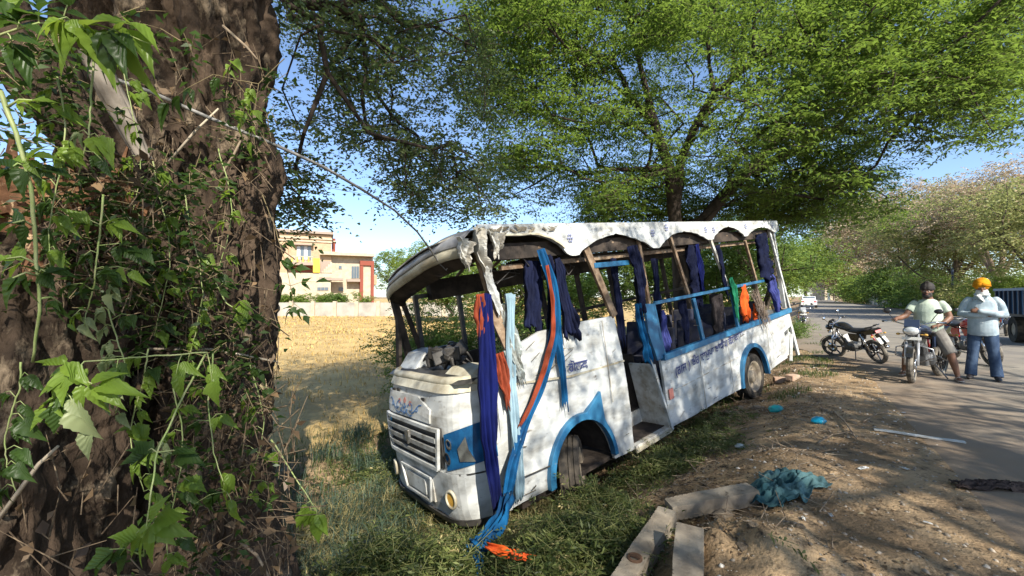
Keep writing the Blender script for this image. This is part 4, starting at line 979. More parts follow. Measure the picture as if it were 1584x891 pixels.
# trees along the far side of the road, right background
G_R = 'trees lining the far side of the road'
def rt(px, Y, d_extra=0): p = at(px, 458, Y); return (p[0], p[1])
RT = [ # px, depth, h, crown radii, cz, n, lm, label, lsize
 (1620, 17, 6, (3.2, 3.0, 2.3), 4.6, 110, lm_mix, 'olive green tree right behind the blue trailer at the picture edge', .12),
 (1480, 24, 8, (4.0, 3.6, 3.0), 5.0, 170, lm_mix, 'broad half dry tree behind the two men, greener on its right', .15),
 (1545, 29, 10, (5.0, 4, 3.2), 7.8, 190, lm_dry, 'tall pinkish dry tree rising behind the olive tree at the right edge', .15),
 (1405, 33, 10, (5.4, 4.6, 3.4), 7.0, 230, lm_dry, 'big pinkish brown dry tree arching over the far road', .16),
 (1405, 27, 4, (2.6, 2.4, 1.5), 2.3, 90, lm_far, 'low dark green tree in front of the pale wall across the road', .14),
 (1325, 46, 8, (5.0, 4.6, 3.0), 5.0, 160, lm_dry, 'brown dry bushy tree behind the parked motorcycle', .2),
 (1335, 38, 4, (2.0, 2.2, 1.4), 2.0, 60, lm_far, 'small dark green tree left of the low wall by the road bend', .15),
 (1325, 62, 14, (7.0, 6, 4.6), 12.5, 170, lm_far, 'tall green tree in the gap between bus crown and dry trees', .28),
 (1245, 95, 15, (9.0, 8, 5), 9.5, 120, lm_bright, 'sunlit pale green tree at the far end of the road', .45),
 (1270, 88, 9, (4.0, 4, 3.2), 5, 80, lm_dry, 'orange tinted dry tree beyond the white car', .38),
 (1205, 30, 7, (2.6, 3, 2.4), 3.6, 110, lm_bright, 'light green tree just right of the bus rear corner', .16)][:10] + [(1195, 26, 6, (1.6, 2, 2.0), 3.6, 70, lm_bright, 'light green tree just right of the bus rear corner', .15)]
RT += [(px, Y, 2.6, (w_, 1.5, 1.2), 1.4, 60, lm, lab, .13) for px, Y, w_, lm, lab in ((1345, 33, 2.2, lm_bright, 'light green shrub at the road edge behind the leaning motorcycle'), (1440, 27, 2.2, lm_far, 'green shrub on the verge right behind the rider'), (1475, 31, 2.4, lm_bright, 'bright shrub between the two men in the background'), (1515, 25, 2.2, lm_mix, 'olive shrub behind the yellow turban'), (1570, 21, 2.2, lm_bright, 'bright green shrub just left of the blue trailer post'), (1318, 50, 2.0, lm_mix, 'olive shrub near the road bend'), (1385, 40, 2.6, lm_mix, 'olive shrub against the low pale wall'))]
def beyond_road(px, Y, h, cr, cz, n, lm, lab, ls):
    t = (px-792)/650; Yn = min(max(Y, 12.9/(t-.69)), 150) if t > .71 else Y; k = Yn/Y
    return (px, Yn, h*k, tuple(q*k for q in cr), (cz-1.45)*k+1.45 if cz > 1.6 else cz*k*.9, n, lm, lab, ls*k)
RT = [beyond_road(*q) for q in RT]
for i, (px, Y, h, cr, cz, n, lm, lab, ls) in enumerate(RT):
    make_tree('roadside_tree', rt(px, Y), h, cr, cz, n, lm, per=22 if lm is lm_dry else 27, lsize=ls, tl=ls*5, r0=.16*h/8, label=lab, group=G_R, spread=ls*3.2, seed=50+i, nl=8, trunk_h=.25, fork=4, mb=mat('pale_bark', (.26, .20, .15), .9, (.15, .11, .08), 6) if lm is lm_dry else None)
# trees beyond the bus, seen through its windows and over the field
G_F = 'trees across the field behind the bus'
FT = [(612, 68, 9, (5.0, 3, 3.6), 6.4, 120, lm_bright, 'sunlit green tree right of the cream house', .2),
 (655, 46, 8, (3.6, 3, 3.0), 5.0, 150, lm_bright, 'bright green tree just above the front corner of the bus roof', .2),
 (690, 34, 7, (3.4, 3, 2.4), 3.6, 130, lm_far, 'green tree seen through the front windscreen opening', .18),
 (800, 26, 6, (3.0, 2.6, 2.4), 3.0, 130, lm_bright, 'yellow green tree seen through the first side window opening', .16),
 (900, 24, 6, (3.0, 2.6, 2.4), 3.2, 130, lm_far, 'green tree seen through the window beside the door', .15),
 (1010, 22, 6, (3.0, 2.6, 2.3), 3.4, 130, lm_bright, 'light green tree seen through the middle window openings', .15),
 (1110, 20, 6, (2.8, 2.6, 2.4), 3.4, 130, lm_far, 'green tree seen through the rear window openings', .14),
 (1180, 17, 6, (2.0, 2.2, 2.2), 4.2, 90, lm_far, 'dark green tree rising behind the rear end of the bus roof', .12)]
FT += [(px, 85, 9, (7.5, 4, 3.6), 4.6, 110, lm_far if k % 2 else lm_bright, lab, .34) for k, (px, lab) in enumerate(((-250, 'distant green tree beyond the left end of the boundary wall'), (-60, 'distant tree hidden behind the stump at far left'), (110, 'distant dark green tree behind the broken stump'), (260, 'distant tree behind the big gnarled trunk'), (395, 'distant tree at the left side of the cream house')))]
for i, (px, Y, h, cr, cz, n, lm, lab, ls) in enumerate(FT):
    make_tree('field_tree', rt(px, Y), h, cr, cz, n, lm, per=26, lsize=ls, tl=.7, r0=.15, label=lab, group=G_F, spread=.42, seed=80+i, nl=8, trunk_h=.2, fork=4)
# bushes just behind the bus
BS = [(648, 8.3, 1.6, (.75, .8, .95), 1.1, 45, 'dark leafy bush growing behind the front end of the bus', .06),
      (720, 9.0, 1.6, (1.2, .8, .9), 1.1, 70, 'leafy bush seen through the windscreen opening behind the dashboard', .06),
      (860, 11.0, 2, (1.6, 1, 1.0), 1.2, 80, 'bush behind the middle of the bus, seen through the doorway', .07),
      (1060, 13.0, 2, (2.0, 1, 1.0), 1.2, 80, 'low bush seen under the blue window rail', .07),
      (1222, 15, 1.0, (.5, .5, .35), .4, 30, 'low green bush on the verge behind the rear strut of the bus', .05)]
for i, (px, Y, h, cr, cz, n, lab, ls) in enumerate(BS):
    make_tree('bush', rt(px, Y), h, cr, cz, n, lm_far if i != 3 else lm_bright, per=20, lsize=ls, tl=.3, r0=.03, label=lab, group='bushes behind the bus', cat='bush', spread=.18, seed=120+i, nl=9, trunk_h=.15, fork=5)

# ------------------------------------------------------------------ broken stump at the far left and vines
st = empty('broken_stump', (-2.05, 1.62, float(hgt(-2.05, 1.62)))); off = Vector(st.location); tag(st, 'thick broken tree stump with torn orange wood at the left edge', 'tree stump')
def sub(o, par, off): o.parent = par; o.location = Vector(o.location) - off; return o
sub(bark_trunk('trunk', [(-2.1, 1.6, -1.2), (-2.08, 1.6, -.2), (-2.02, 1.62, .6), (-2.0, 1.66, 1.3), (-1.98, 1.7, 1.72)], [.62, .52, .42, .36, .30], m_bark, None, seed=11, amp=.06, top=.22), st, off)
sub(bark_trunk('torn_heartwood', [(-1.98, 1.68, 1.5), (-1.97, 1.70, 1.75), (-1.95, 1.72, 1.98)], [.28, .27, .20], m_torn, None, rings=60, seg=60, seed=14, amp=.03, top=.35), st, off)
for i in range(16):
    a = trg.uniform(-2.6, .6); r = .26 + trg.uniform(-.05, .06); p = np.array([-1.98 + r*math.cos(a), 1.70 + r*math.sin(a), 1.55 + trg.uniform(0, .25)]); q = p + np.array([trg.normal()*.10, trg.normal()*.06, trg.uniform(.15, .45)])
    g = G().tube([p, (p+q)/2 + trg.normal(0, .015, 3), q], [.035, .022, .003], 5); o = g.build('splinter', m_torn, None); sub(o, st, off)
lg = empty('fallen_limb', at(60, 140, 1.55)); off = Vector(lg.location); tag(lg, 'snapped limb leaning across the stump in the upper left corner', 'branch')
sub(bark_trunk('wood', [at(-60, -20, 1.5), at(20, 60, 1.52), at(90, 165, 1.6), at(190, 300, 1.75)], [.13, .12, .10, .06], m_bark, None, rings=120, seg=60, seed=21, amp=.02), lg, off)
sub(bark_trunk('torn_end', [at(175, 275, 1.70), at(205, 320, 1.78), at(222, 352, 1.85)], [.055, .05, .02], m_torn, None, rings=30, seg=30, seed=23, amp=.015), lg, off)
o = bark_trunk('split_board', [at(140, 80, 1.8), at(180, 160, 1.85), at(225, 250, 1.9)], [.045, .05, .03], mat('grey_wood', (.24, .21, .18), .9, (.14, .12, .10), 8, .003, 30), None, rings=50, seg=30, seed=27, amp=.008)
tag(o, 'grey splintered slab of wood leaning between limb and big trunk', 'branch')
for i, (a, b, c, d0, lab) in enumerate((((515, 165), (640, 240), (680, 300), 0, ''),) if 0 else (
    (((262, 250), (300, 205), (338, 168), 2.05, 'pale dry stick crossing the middle of the big trunk'),
     ((345, 40), (380, 75), (398, 92), 1.98, 'short pale stick on the upper trunk'),
     ((0, 800), (55, 725), (90, 690), 1.35, 'thin bent grey stick low on the stump at the left edge'),
     ((372, 838), (395, 865), (418, 895), 1.9, 'straight pale stick at the foot of the big trunk'),
     ((230, 540), (330, 545), (430, 560), 1.95, 'thin dry stick lying across the lower trunk'),
     ((340, 275), (358, 245), (375, 212), 2.0, 'thin pale twig leaning under the crossing stick')))):
    g = G().tube([at(*a, d0), Vector(at(*b, d0)) + Vector((.0, .01, .012)), at(*c, d0)], [.007, .006, .004], 6); tag(g.build('stick', m_stick if i % 2 else mat('pale_stick', (.42, .36, .28), .8), None, smooth=True), lab, 'stick', 'loose sticks on the trunk')

# leaf shapes
def leaf_mesh(name, serr=4, w=.5, fold=.10, curl=.25, lobes=0):
    """serrated leaflet along +x, length 1"""
    vs = []; fs = []; n = 13
    prof = []
    for i in range(n+1):
        t = i/n; ww = w * (math.sin(math.pi*t**.62)**1.1) * (1.06 - .5*t) * .62
        if i % 2 and 0 < i < n: ww *= 1.16
        if lobes and .25 < t < .45: ww *= 1.35
        prof.append((t, ww))
    for (t, ww) in prof:
        z = -curl*t*t; vs += [(t, -ww, z + fold*ww*2 + .012*math.sin(9*t)), (t + .0, 0, z + .0), (t, ww, z + fold*ww*2 - .012*math.sin(8*t+1))]
    for i in range(n): a = i*3; fs += [(a, a+3, a+4, a+1), (a+1, a+4, a+5, a+2)]
    me = bpy.data.meshes.new(name); me.from_pydata(vs, [], fs); me.polygons.foreach_set('use_smooth', np.ones(len(me.polygons), bool)); me.update(); return me
def freshleaf(name, c, c2, tr):
    m = leafmat(name, c, c2, tr, .45, rough=.4); N = m.node_tree.nodes; Lk = m.node_tree.links; P = N['Principled BSDF']
    tc = N.new('ShaderNodeTexCoord'); wv = N.new('ShaderNodeTexWave'); wv.bands_direction = 'DIAGONAL'; wv.inputs['Scale'].default_value = 5; wv.inputs['Distortion'].default_value = 1
    Lk.new(tc.outputs['Object'], wv.inputs[0]); b = N.new('ShaderNodeBump'); b.inputs['Distance'].default_value = .0012; Lk.new(wv.outputs[1], b.inputs['Height']); Lk.new(b.outputs[0], P.inputs['Normal'])
    return m
lmF = freshleaf('leaf_fresh', (.10, .18, .02), (.19, .28, .045), (.42, .56, .06)); lmD = freshleaf('leaf_shade', (.022, .052, .012), (.055, .10, .022), (.12, .22, .03)); lmP = freshleaf('leaf_pale_curled', (.20, .26, .12), (.34, .38, .20), (.4, .5, .2))
m_stem = mat('vine_stem', (.20, .27, .08), .6, (.28, .30, .14), 20); m_stemb = mat('vine_stem_brown', (.20, .16, .09), .8)
LM = {}
for nm, mm in (('f', lmF), ('d', lmD), ('p', lmP)):
    for sh, (w_, cu, lo_) in enumerate(((.46, .22, 1), (.34, .35, 0), (.55, .6, 0))):
        me = leaf_mesh('leaf', w=w_, curl=cu, lobes=lo_, fold=.12 + .1*sh); me.materials.append(mm); LM[nm, sh] = me
vr = random.Random(4)
def place_leaf(parent, p, d, size, kind, shape, off, roll=None):
    d = Vector(d).normalized(); z = Vector((0, -.6, .8)); z = z + Vector((vr.uniform(-.5, .5), vr.uniform(-.4, .4), vr.uniform(-.3, .3))); s = z.cross(d).normalized(); z = d.cross(s)
    M = Matrix((d, s, z)).transposed().to_4x4()
    o = bpy.data.objects.new('leaf', LM[kind, shape]); col.objects.link(o); o.parent = parent
    o.matrix_basis = Matrix.Translation(Vector(p) - off) @ M @ Matrix.Diagonal((size, size*vr.uniform(.8, 1.1), size, 1))
def vine(label, pts, leaves, sr=.0032, ms=None):
    """pts: pixel path with depth; leaves: (px,py,depth, count, size m, kind, shape, droop)"""
    W_ = [Vector(at(*p)) for p in pts]; base = min(W_, key=lambda q: q.z).copy(); t = empty('vine', base); tag(t, label, 'vine', 'leafy vines hanging on the left')
    sm = []
    for i in range(len(W_)-1):
        for k in range(5): u = k/5; sm.append(W_[i].lerp(W_[i+1], u) + Vector((vr.uniform(-.002, .002), 0, vr.uniform(-.002, .002))))
    sm.append(W_[-1]); g = G().tube([p - base for p in sm], [sr*(1-.5*i/len(sm)) for i in range(len(sm))], 6); g.build('stem', ms or m_stem, t, smooth=True)
    for (px, py, dp, n, size, kind, shape, droop) in leaves:
        c = Vector(at(px, py, dp)); near = min(sm, key=lambda q: (q-c).length)
        pd = (c - near); 
        if pd.length > .02:
            mid = near.lerp(c, .5) + Vector((0, 0, .012)); G().tube([near-base, mid-base, c-base], [sr*.6, sr*.45, sr*.35], 5).build('leaf_stalk', ms or m_stem, t, smooth=True)
        a0 = math.atan2(pd.z, pd.x) if pd.length > .02 else vr.uniform(0, 6)
        n += 2 if size < .13 else 3; size *= .80
        for i in range(n):
            back = (near - c) * (.55*abs(i-(n-1)/2)/max(1, n-1)*2) if pd.length > .02 else Vector((0, 0, .02*abs(i-(n-1)/2)))
            a = a0 + (i - (n-1)/2) * (.62 if n > 1 else 0) + vr.uniform(-.2, .2)
            d = Vector((math.cos(a), vr.uniform(-.35, .15), math.sin(a)*.8 - droop))
            place_leaf(t, c + back, d, size*vr.uniform(.7, 1.15)*(1.15 if i == n//2 else .9), kind, shape if vr.random() < .5 else 1, base)
vine('long drooping leaf sprays across the top left corner', [(-20, 60, 1.1), (60, 35, 1.1), (150, 38, 1.12), (240, 70, 1.15)],
     [(30, 30, 1.1, 3, .13, 'd', 1, .2), (90, 30, 1.08, 3, .15, 'f', 1, .25), (130, 45, 1.1, 3, .17, 'f', 1, .3), (165, 50, 1.1, 3, .19, 'd', 1, .35), (20, 75, 1.1, 3, .14, 'd', 1, .3), (195, 55, 1.15, 2, .17, 'f', 1, .45), (60, 10, 1.1, 3, .12, 'd', 1, .1), (110, 0, 1.12, 3, .12, 'd', 1, .2), (10, 5, 1.1, 3, .12, 'f', 1, .1)])
vine('pale stem hanging straight down in front of the stump with curled leaves', [(146, 78, 1.2), (141, 150, 1.2), (138, 210, 1.2), (122, 268, 1.22)],
     [(120, 205, 1.2, 2, .07, 'p', 2, .9), (155, 215, 1.2, 3, .08, 'f', 2, 1.0), (115, 245, 1.2, 2, .06, 'f', 2, .9), (160, 250, 1.2, 2, .07, 'd', 2, 1.0)])
vine('thick green stem climbing at the left edge', [(0, 140, 1.1), (25, 205, 1.1), (48, 290, 1.12), (55, 390, 1.15), (62, 480, 1.15), (50, 560, 1.2)],
     [(50, 155, 1.1, 2, .07, 'f', 0, .4), (45, 245, 1.1, 3, .10, 'f', 0, .3), (15, 262, 1.1, 3, .11, 'd', 0, .3), (75, 262, 1.12, 2, .08, 'd', 0, .4), (20, 345, 1.1, 3, .09, 'd', 0, .4), (10, 400, 1.12, 3, .10, 'f', 0, .4), (20, 430, 1.1, 2, .09, 'd', 0, .5), (70, 420, 1.15, 3, .08, 'd', 0, .5), (95, 470, 1.2, 2, .07, 'd', 0, .5)], sr=.006)
vine('leafy stem with fresh light green leaves in the middle of the tangle', [(160, 300, 1.3), (152, 380, 1.3), (146, 440, 1.3), (135, 480, 1.32)],
     [(118, 342, 1.3, 3, .10, 'f', 0, .5), (180, 345, 1.3, 3, .09, 'f', 0, .4), (130, 395, 1.28, 2, .08, 'd', 0, .6), (215, 385, 1.35, 3, .09, 'd', 0, .6), (170, 420, 1.3, 3, .09, 'd', 0, .7), (110, 440, 1.3, 3, .08, 'd', 0, .7), (215, 420, 1.35, 2, .07, 'f', 2, 1), (112, 490, 1.3, 2, .07, 'f', 2, .9), (130, 505, 1.3, 2, .07, 'p', 2, 1.0)])
vine('arching stem with big fresh leaves and curled pale leaf at mid left', [(320, 545, 1.45), (220, 552, 1.35), (130, 560, 1.25), (95, 600, 1.2)],
     [(100, 590, 1.2, 3, .13, 'f', 0, .1), (155, 598, 1.2, 3, .16, 'f', 0, .25), (90, 625, 1.2, 3, .11, 'd', 0, .3), (70, 640, 1.2, 2, .1, 'f', 0, .2), (122, 640, 1.2, 2, .11, 'p', 2, 1.1), (130, 665, 1.22, 1, .09, 'p', 2, 1.2), (180, 570, 1.3, 2, .09, 'd', 0, .4), (272, 580, 1.35, 3, .11, 'f', 0, .8), (328, 590, 1.4, 3, .10, 'f', 0, .9)])
vine('long thin stem dropping to a broad toothed leaf near the bottom', [(318, 548, 1.45), (280, 620, 1.35), (243, 700, 1.25), (232, 770, 1.2), (222, 860, 1.2)],
     [(240, 812, 1.2, 3, .17, 'f', 0, .05), (205, 830, 1.2, 2, .12, 'f', 0, .4), (165, 850, 1.2, 2, .12, 'd', 0, .8), (225, 700, 1.25, 3, .09, 'd', 0, .3), (290, 705, 1.3, 3, .10, 'd', 0, .2), (260, 690, 1.3, 1, .06, 'p', 0, .1)], sr=.0035)
vine('hanging cluster of narrow wilted leaves low on the trunk', [(330, 545, 1.6), (322, 620, 1.6), (330, 700, 1.55), (350, 760, 1.55)],
     [(300, 600, 1.6, 2, .08, 'f', 2, 1.0), (345, 640, 1.6, 2, .09, 'f', 2, 1.1), (330, 760, 1.55, 3, .10, 'd', 2, 1.1), (352, 750, 1.55, 3, .12, 'f', 1, 1.2), (362, 790, 1.55, 2, .10, 'f', 1, 1.3), (300, 780, 1.5, 2, .09, 'd', 2, 1), (290, 660, 1.55, 2, .08, 'd', 0, .8)], sr=.003)
vine('two bright leaves on a stem at the right of the trunk tangle', [(330, 430, 1.75), (350, 470, 1.75), (370, 480, 1.75), (395, 500, 1.8)],
     [(372, 480, 1.75, 3, .10, 'f', 0, .5), (390, 500, 1.78, 2, .10, 'd', 0, .8), (350, 440, 1.75, 2, .07, 'd', 0, .6)], sr=.003)
vine('pale stalk with drooping yellow green leaf right of the trunk foot', [(420, 680, 1.9), (445, 720, 1.9), (490, 790, 1.9)],
     [(478, 790, 1.9, 2, .13, 'f', 1, 1.2), (490, 800, 1.9, 2, .15, 'f', 1, 1.4), (468, 790, 1.9, 1, .1, 'f', 1, .8)], sr=.004)
vine('small wilted leaf clusters high on the big trunk', [(440, 90, 2.0), (400, 130, 1.98), (350, 120, 1.98), (330, 115, 2.0)],
     [(360, 95, 1.98, 3, .07, 'f', 2, 1), (385, 150, 1.98, 3, .09, 'f', 2, 1.1), (330, 125, 1.98, 2, .08, 'd', 2, 1.1), (372, 190, 1.98, 3, .09, 'f', 2, 1.1), (388, 220, 1.98, 3, .09, 'f', 0, .8), (250, 165, 1.95, 3, .14, 'd', 1, 1.3), (415, 120, 2.0, 2, .07, 'd', 0, .6)], sr=.0025, ms=m_stemb)
vine('thin hanging twig with round dark leaves right of the trunk against the house', [(405, 300, 2.1), (425, 350, 2.1), (440, 400, 2.12), (455, 470, 2.15)],
     [(440, 405, 2.1, 2, .07, 'd', 2, .3), (460, 415, 2.12, 2, .08, 'd', 0, .2), (488, 436, 2.12, 1, .09, 'd', 0, .0), (445, 375, 2.1, 2, .06, 'd', 2, .6), (455, 455, 2.15, 2, .07, 'd', 2, .5), (448, 482, 2.15, 3, .08, 'd', 0, .2), (470, 488, 2.15, 1, .08, 'd', 0, .4), (432, 440, 2.1, 1, .07, 'd', 2, 1)], sr=.0025, ms=m_stemb)
for (x, y0, y1, dp, nl_, kd, lab) in ((205, 60, 330, 1.7, 9, 'f', 'thin vine with wilting leaves hanging beside the grey slab'), (250, 250, 520, 1.65, 10, 'f', 'yellow green vine dropping through the middle of the tangle'), (300, 300, 560, 1.7, 9, 'f', 'leafy vine hanging on the shaded side of the big trunk'),
      (88, 120, 420, 1.25, 8, 'f', 'slender vine between the thick green stem and the curled leaves'), (215, 540, 760, 1.4, 8, 'f', 'vine hanging below the arching stem over the bare bark'), (395, 560, 780, 1.8, 9, 'f', 'vine with small leaves along the right edge of the lower trunk'), (270, 600, 880, 1.5, 9, 'f', 'wilted vine just right of the long toothed leaf stem'), (20, 560, 760, 1.2, 6, 'd', 'dark vine low at the left edge of the picture'), (345, 230, 470, 1.9, 9, 'f', 'vine of small drooping leaves on the bright side of the trunk'), (180, 440, 640, 1.35, 8, 'p', 'pale curled vine above the arching stem')):
    lv = []; n_ = nl_ + 3
    for k in range(n_): yy = y0 + (y1-y0)*(k+.8)/n_; lv.append((x + vr.uniform(-26, 26), yy + vr.uniform(-6, 12), dp, 2, vr.uniform(.055, .085), kd if vr.random() < .75 else 'd', 2 if vr.random() < .5 else 1, vr.uniform(.7, 1.4)))
    vine(lab, [(x + 14*math.sin(k*1.1 + x), y0 + (y1-y0)*k/5, dp) for k in range(6)], lv, sr=.0026)
# the tangle itself
def tangle(n, box_, size, lm, name, label, droop=.8):
    P = []
    for (x0, x1, y0, y1, d0, d1, k) in box_:
        for _ in range(int(n*k)): P.append(at(trg.uniform(x0, x1), trg.uniform(y0, y1), trg.uniform(d0, d1)))
    V, F, a, b = sprays(np.array(P), 3, .14, 5, size, trg, droop=droop, flat=.1, spread=.03, wr=.42, upz=.8)
    V2, F2 = frusta(a, b, np.full(len(a), .002), np.full(len(a), .0012), 3)
    tag(npmesh(name, V, F, lm), label, kind='stuff'); tag(npmesh(name + '_stems', V2, F2, m_stemb), 'thin stems in the tangle on the trunk', kind='stuff')
tangle(40, [(130, 330, 250, 470, 1.55, 1.95, 1.6), (0, 110, 60, 240, 1.25, 1.5, .7), (20, 230, 270, 470, 1.35, 1.6, .8), (220, 400, 430, 620, 1.6, 1.9, .7), (240, 430, 600, 891, 1.5, 1.9, .5), (330, 425, 90, 240, 2.0, 2.08, .35), (200, 300, 0, 60, 1.5, 2, .15)], .038, lmD, 'vine_tangle', 'dense dark tangle of small vine leaves over stump and trunk')
P = []
for (x0, x1, y0, y1, d0, d1, k) in [(200, 430, 60, 330, 1.96, 2.1, 70), (180, 430, 330, 640, 1.75, 2.0, 170), (250, 460, 600, 891, 1.7, 2.0, 230), (30, 240, 700, 891, 1.25, 1.5, 25), (60, 240, 240, 460, 1.4, 1.6, 90)]:
    for _ in range(k): P.append(at(trg.uniform(x0, x1), trg.uniform(y0, y1), trg.uniform(d0, d1)))
P = np.array(P); D = unit(trg.normal(0, 1, P.shape) * np.array([.6, .3, 1.3])); L_ = trg.uniform(.04, .26, (len(P), 1))
V, F = frusta(P - D*L_/2, P + D*L_/2, np.full(len(P), .0026), np.full(len(P), .0012), 4)
tag(npmesh('straw_debris', V, F, mat('straw_stick', (.20, .15, .10), .9, (.07, .05, .035), 30)), 'dry straw and twigs caught on the rough bark', kind='stuff')
P = P[trg.permutation(len(P))[:520]]; V, F = leaf_quads(P, trg.normal(0, 1, P.shape), trg.uniform(.02, .06, len(P)), wr=.6, flat=.1, rg=trg)
tag(npmesh('dead_leaves', V, F, lm_litter), 'dead brown leaves and chips caught in the tangle', kind='stuff')
# ------------------------------------------------------------------ torn curtains and cloths hanging from the bus
def clothmat(name, c, c2=None): 
    return mat(name, c, .85, c2 or tuple(k*.55 for k in c), 5, .003, 60, stretch=(1, 1, .3))
m_navy = clothmat('cloth_navy', (.005, .007, .022), (.008, .012, .042)); m_royal = clothmat('cloth_royal', (.004, .008, .075), (.003, .005, .035)); m_cblue = clothmat('cloth_blue', (.006, .085, .215), (.006, .035, .10))
m_pale = clothmat('cloth_pale_blue', (.24, .35, .42), (.14, .21, .26)); m_orange = clothmat('cloth_orange', (.70, .12, .02), (.45, .07, .02)); m_rustc = clothmat('cloth_rust', (.24, .045, .02), (.11, .03, .018))
m_lav = clothmat('cloth_lavender', (.05, .06, .22), (.02, .03, .11)); m_green = clothmat('cloth_green', (.02, .19, .10)); m_blk = clothmat('cloth_black', (.02, .018, .02), (.05, .04, .04))
def cloth(name, path, widths, m, label, wdir=None, folds=3, amp=.03, cols=22, rows=None, cat='curtain', group=None, jag=.04, seed=0, sway=.012):
    P = np.array(path, float); n = rows or max(14, 6*len(P)); t0 = np.linspace(0, 1, len(P)); t = np.linspace(0, 1, n)
    C = np.stack([np.interp(t, t0, P[:, k]) for k in range(3)], 1)
    for _ in range(3): C[1:-1] = (C[:-2] + 2*C[1:-1] + C[2:])/4
    W_ = np.interp(t, t0, widths); wd = np.array(bL if wdir is None else wdir, float); wd /= np.linalg.norm(wd)
    T = unit(np.gradient(C, axis=0)); Wd = unit(wd[None] - T*(T@wd)[:, None]); Nn = np.cross(T, Wd)
    u = np.linspace(-1, 1, cols)
    uw = u[None] + .35*fbm(u[None]*1.6+seed*2, t[:, None]*2.5, 0, 3, seed+40)
    fr = np.sin((uw*folds*math.pi) + 1.2*np.sin(t[:, None]*3+seed) + seed) * amp * np.clip(W_[:, None]/.15, .3, 1.5)
    fr = fr + fbm(u[None]*2.2+seed, t[:, None]*5, 0, 3, seed)*amp*.9
    ed = 1 + .32*fbm(t*6, 0*t+seed, 0, 3, seed+4)
    V = C[:, None] + Wd[:, None]*(u[None, :, None]*W_[:, None, None]*.5*ed[:, None, None]) + Nn[:, None]*fr[..., None] + np.array([0, 0, 1.0])*(fbm(t[:, None]*3+seed, u[None], 0, 2, 9)*sway)[..., None]
    V[-1] += T[-1]*(fbm(u*5+seed, 0*u, 0, 2, 3)*jag*3)[:, None]; V[-2] += T[-1]*(fbm(u*5+seed, 0*u, 0, 2, 3)*jag)[:, None]
    i = np.arange(n*cols).reshape(n, cols); F = np.stack([i[:-1, :-1], i[:-1, 1:], i[1:, 1:], i[1:, :-1]], -1).reshape(-1, 4)
    o = npmesh(name, V.reshape(-1, 3), F, m, smooth=True); s = o.modifiers.new('solid', 'SOLIDIFY'); s.thickness = .003
    tag(o, label, cat, group); return o
GC = 'torn curtains hanging from the bus windows'
def cur(pts, ws, m, label, y0=-.07, **k): return cloth('curtain', [SW(a, b, y0 if not isinstance(y0, (list, tuple)) else y0[i]) for i, (a, b) in enumerate(pts)], ws, m, label, group=GC, **k)
cur([(750, 455), (752, 520), (754, 600), (756, 680), (764, 740), (769, 792)], [.10, .14, .16, .17, .12, .09], m_royal, 'long royal blue curtain hanging down over the headlight', y0=[-.08, -.12, -.14, -.16, -.18, -.2], seed=1, folds=4)
cur([(742, 455), (746, 490), (744, 525)], [.10, .12, .05], m_rustc, 'small crumpled rust red rag on the crushed front pillar', y0=-.10, seed=2, cat='rag')
cur([(772, 545), (780, 580), (786, 625)], [.12, .13, .06], m_rustc, 'rust red rag wedged below the bent door frame', y0=-.09, seed=3, cat='rag')
cur([(788, 455), (790, 520), (793, 600), (800, 690), (803, 770)], [.12, .09, .10, .13, .13], m_pale, 'pale blue curtain hanging to the bottom of the front side panel', y0=[-.06, -.06, -.08, -.09, -.10], seed=4, folds=3)
st_pts = [(838, 385), (853, 430), (862, 480), (855, 540), (838, 600), (815, 655), (795, 715), (785, 765)]
cur(st_pts, [.10, .11, .10, .10, .10, .10, .10, .11], m_cblue, 'twisted blue curtain strip trailing from window to ground', y0=[-.06, -.08, -.09, -.08, -.07, -.08, -.14, -.22], seed=5, folds=2)
cur([(845, 410), (856, 465), (856, 520), (842, 575), (825, 620), (808, 655)], [.03, .04, .045, .045, .045, .03], m_rustc, 'rust orange strip lying along the twisted blue curtain', y0=-.125, seed=6, folds=1)
def gpz(px, py, l=.05): p = gp(px, py); return (p.x, p.y, p.z + l)
e0 = Vector(SW(785, 765, -.22)); gA = at(735, 850, 3.15)
cloth('curtain', [tuple(e0), at(775, 800, 3.35), at(755, 825, 3.25), gA, at(722, 848, 3.1)], [.10, .12, .13, .16, .10], m_cblue, 'blue end of the curtain bunched on the cut branches', wdir=(.8, .3, .3), seed=7, group=GC, amp=.045, folds=3)
cloth('curtain', [at(738, 850, 3.12), at(742, 875, 3.0), at(744, 900, 2.9)], [.09, .06, .05], m_cblue, 'narrow blue strip trailing to the bottom edge', wdir=(1, 0, .2), seed=8, group=GC)
cloth('curtain', [at(752, 843, 3.0), at(775, 852, 2.93), at(800, 860, 2.86), at(820, 864, 2.84)], [.05, .07, .06, .04], m_orange, 'orange red strip lying on the cut branches beside the blue cloth', wdir=(.2, .5, .8), seed=9, group=GC, folds=1)
cur([(860, 470), (863, 520), (870, 570), (875, 630)], [.10, .10, .07, .08], m_cblue, 'bright blue strip hanging left of the front lettering', y0=-.06, seed=10, folds=2)
cur([(822, 405), (824, 450), (826, 512)], [.22, .24, .22], m_navy, 'dark navy curtain hanging straight inside the first side window', y0=.10, seed=11, folds=5)
cur([(862, 400), (872, 455), (886, 520)], [.10, .16, .23], m_navy, 'navy curtain flaring over the top of the white front side panel', y0=-.05, seed=12, folds=4)
cur([(848, 395), (853, 450), (850, 520)], [.10, .12, .08], m_navy, 'thin dark curtain between the blue strip and the first window', y0=-.01, seed=13, folds=2)
cur([(950, 400), (955, 450), (962, 530)], [.12, .10, .09], m_navy, 'narrow navy curtain hanging in the open doorway', y0=.12, seed=14)
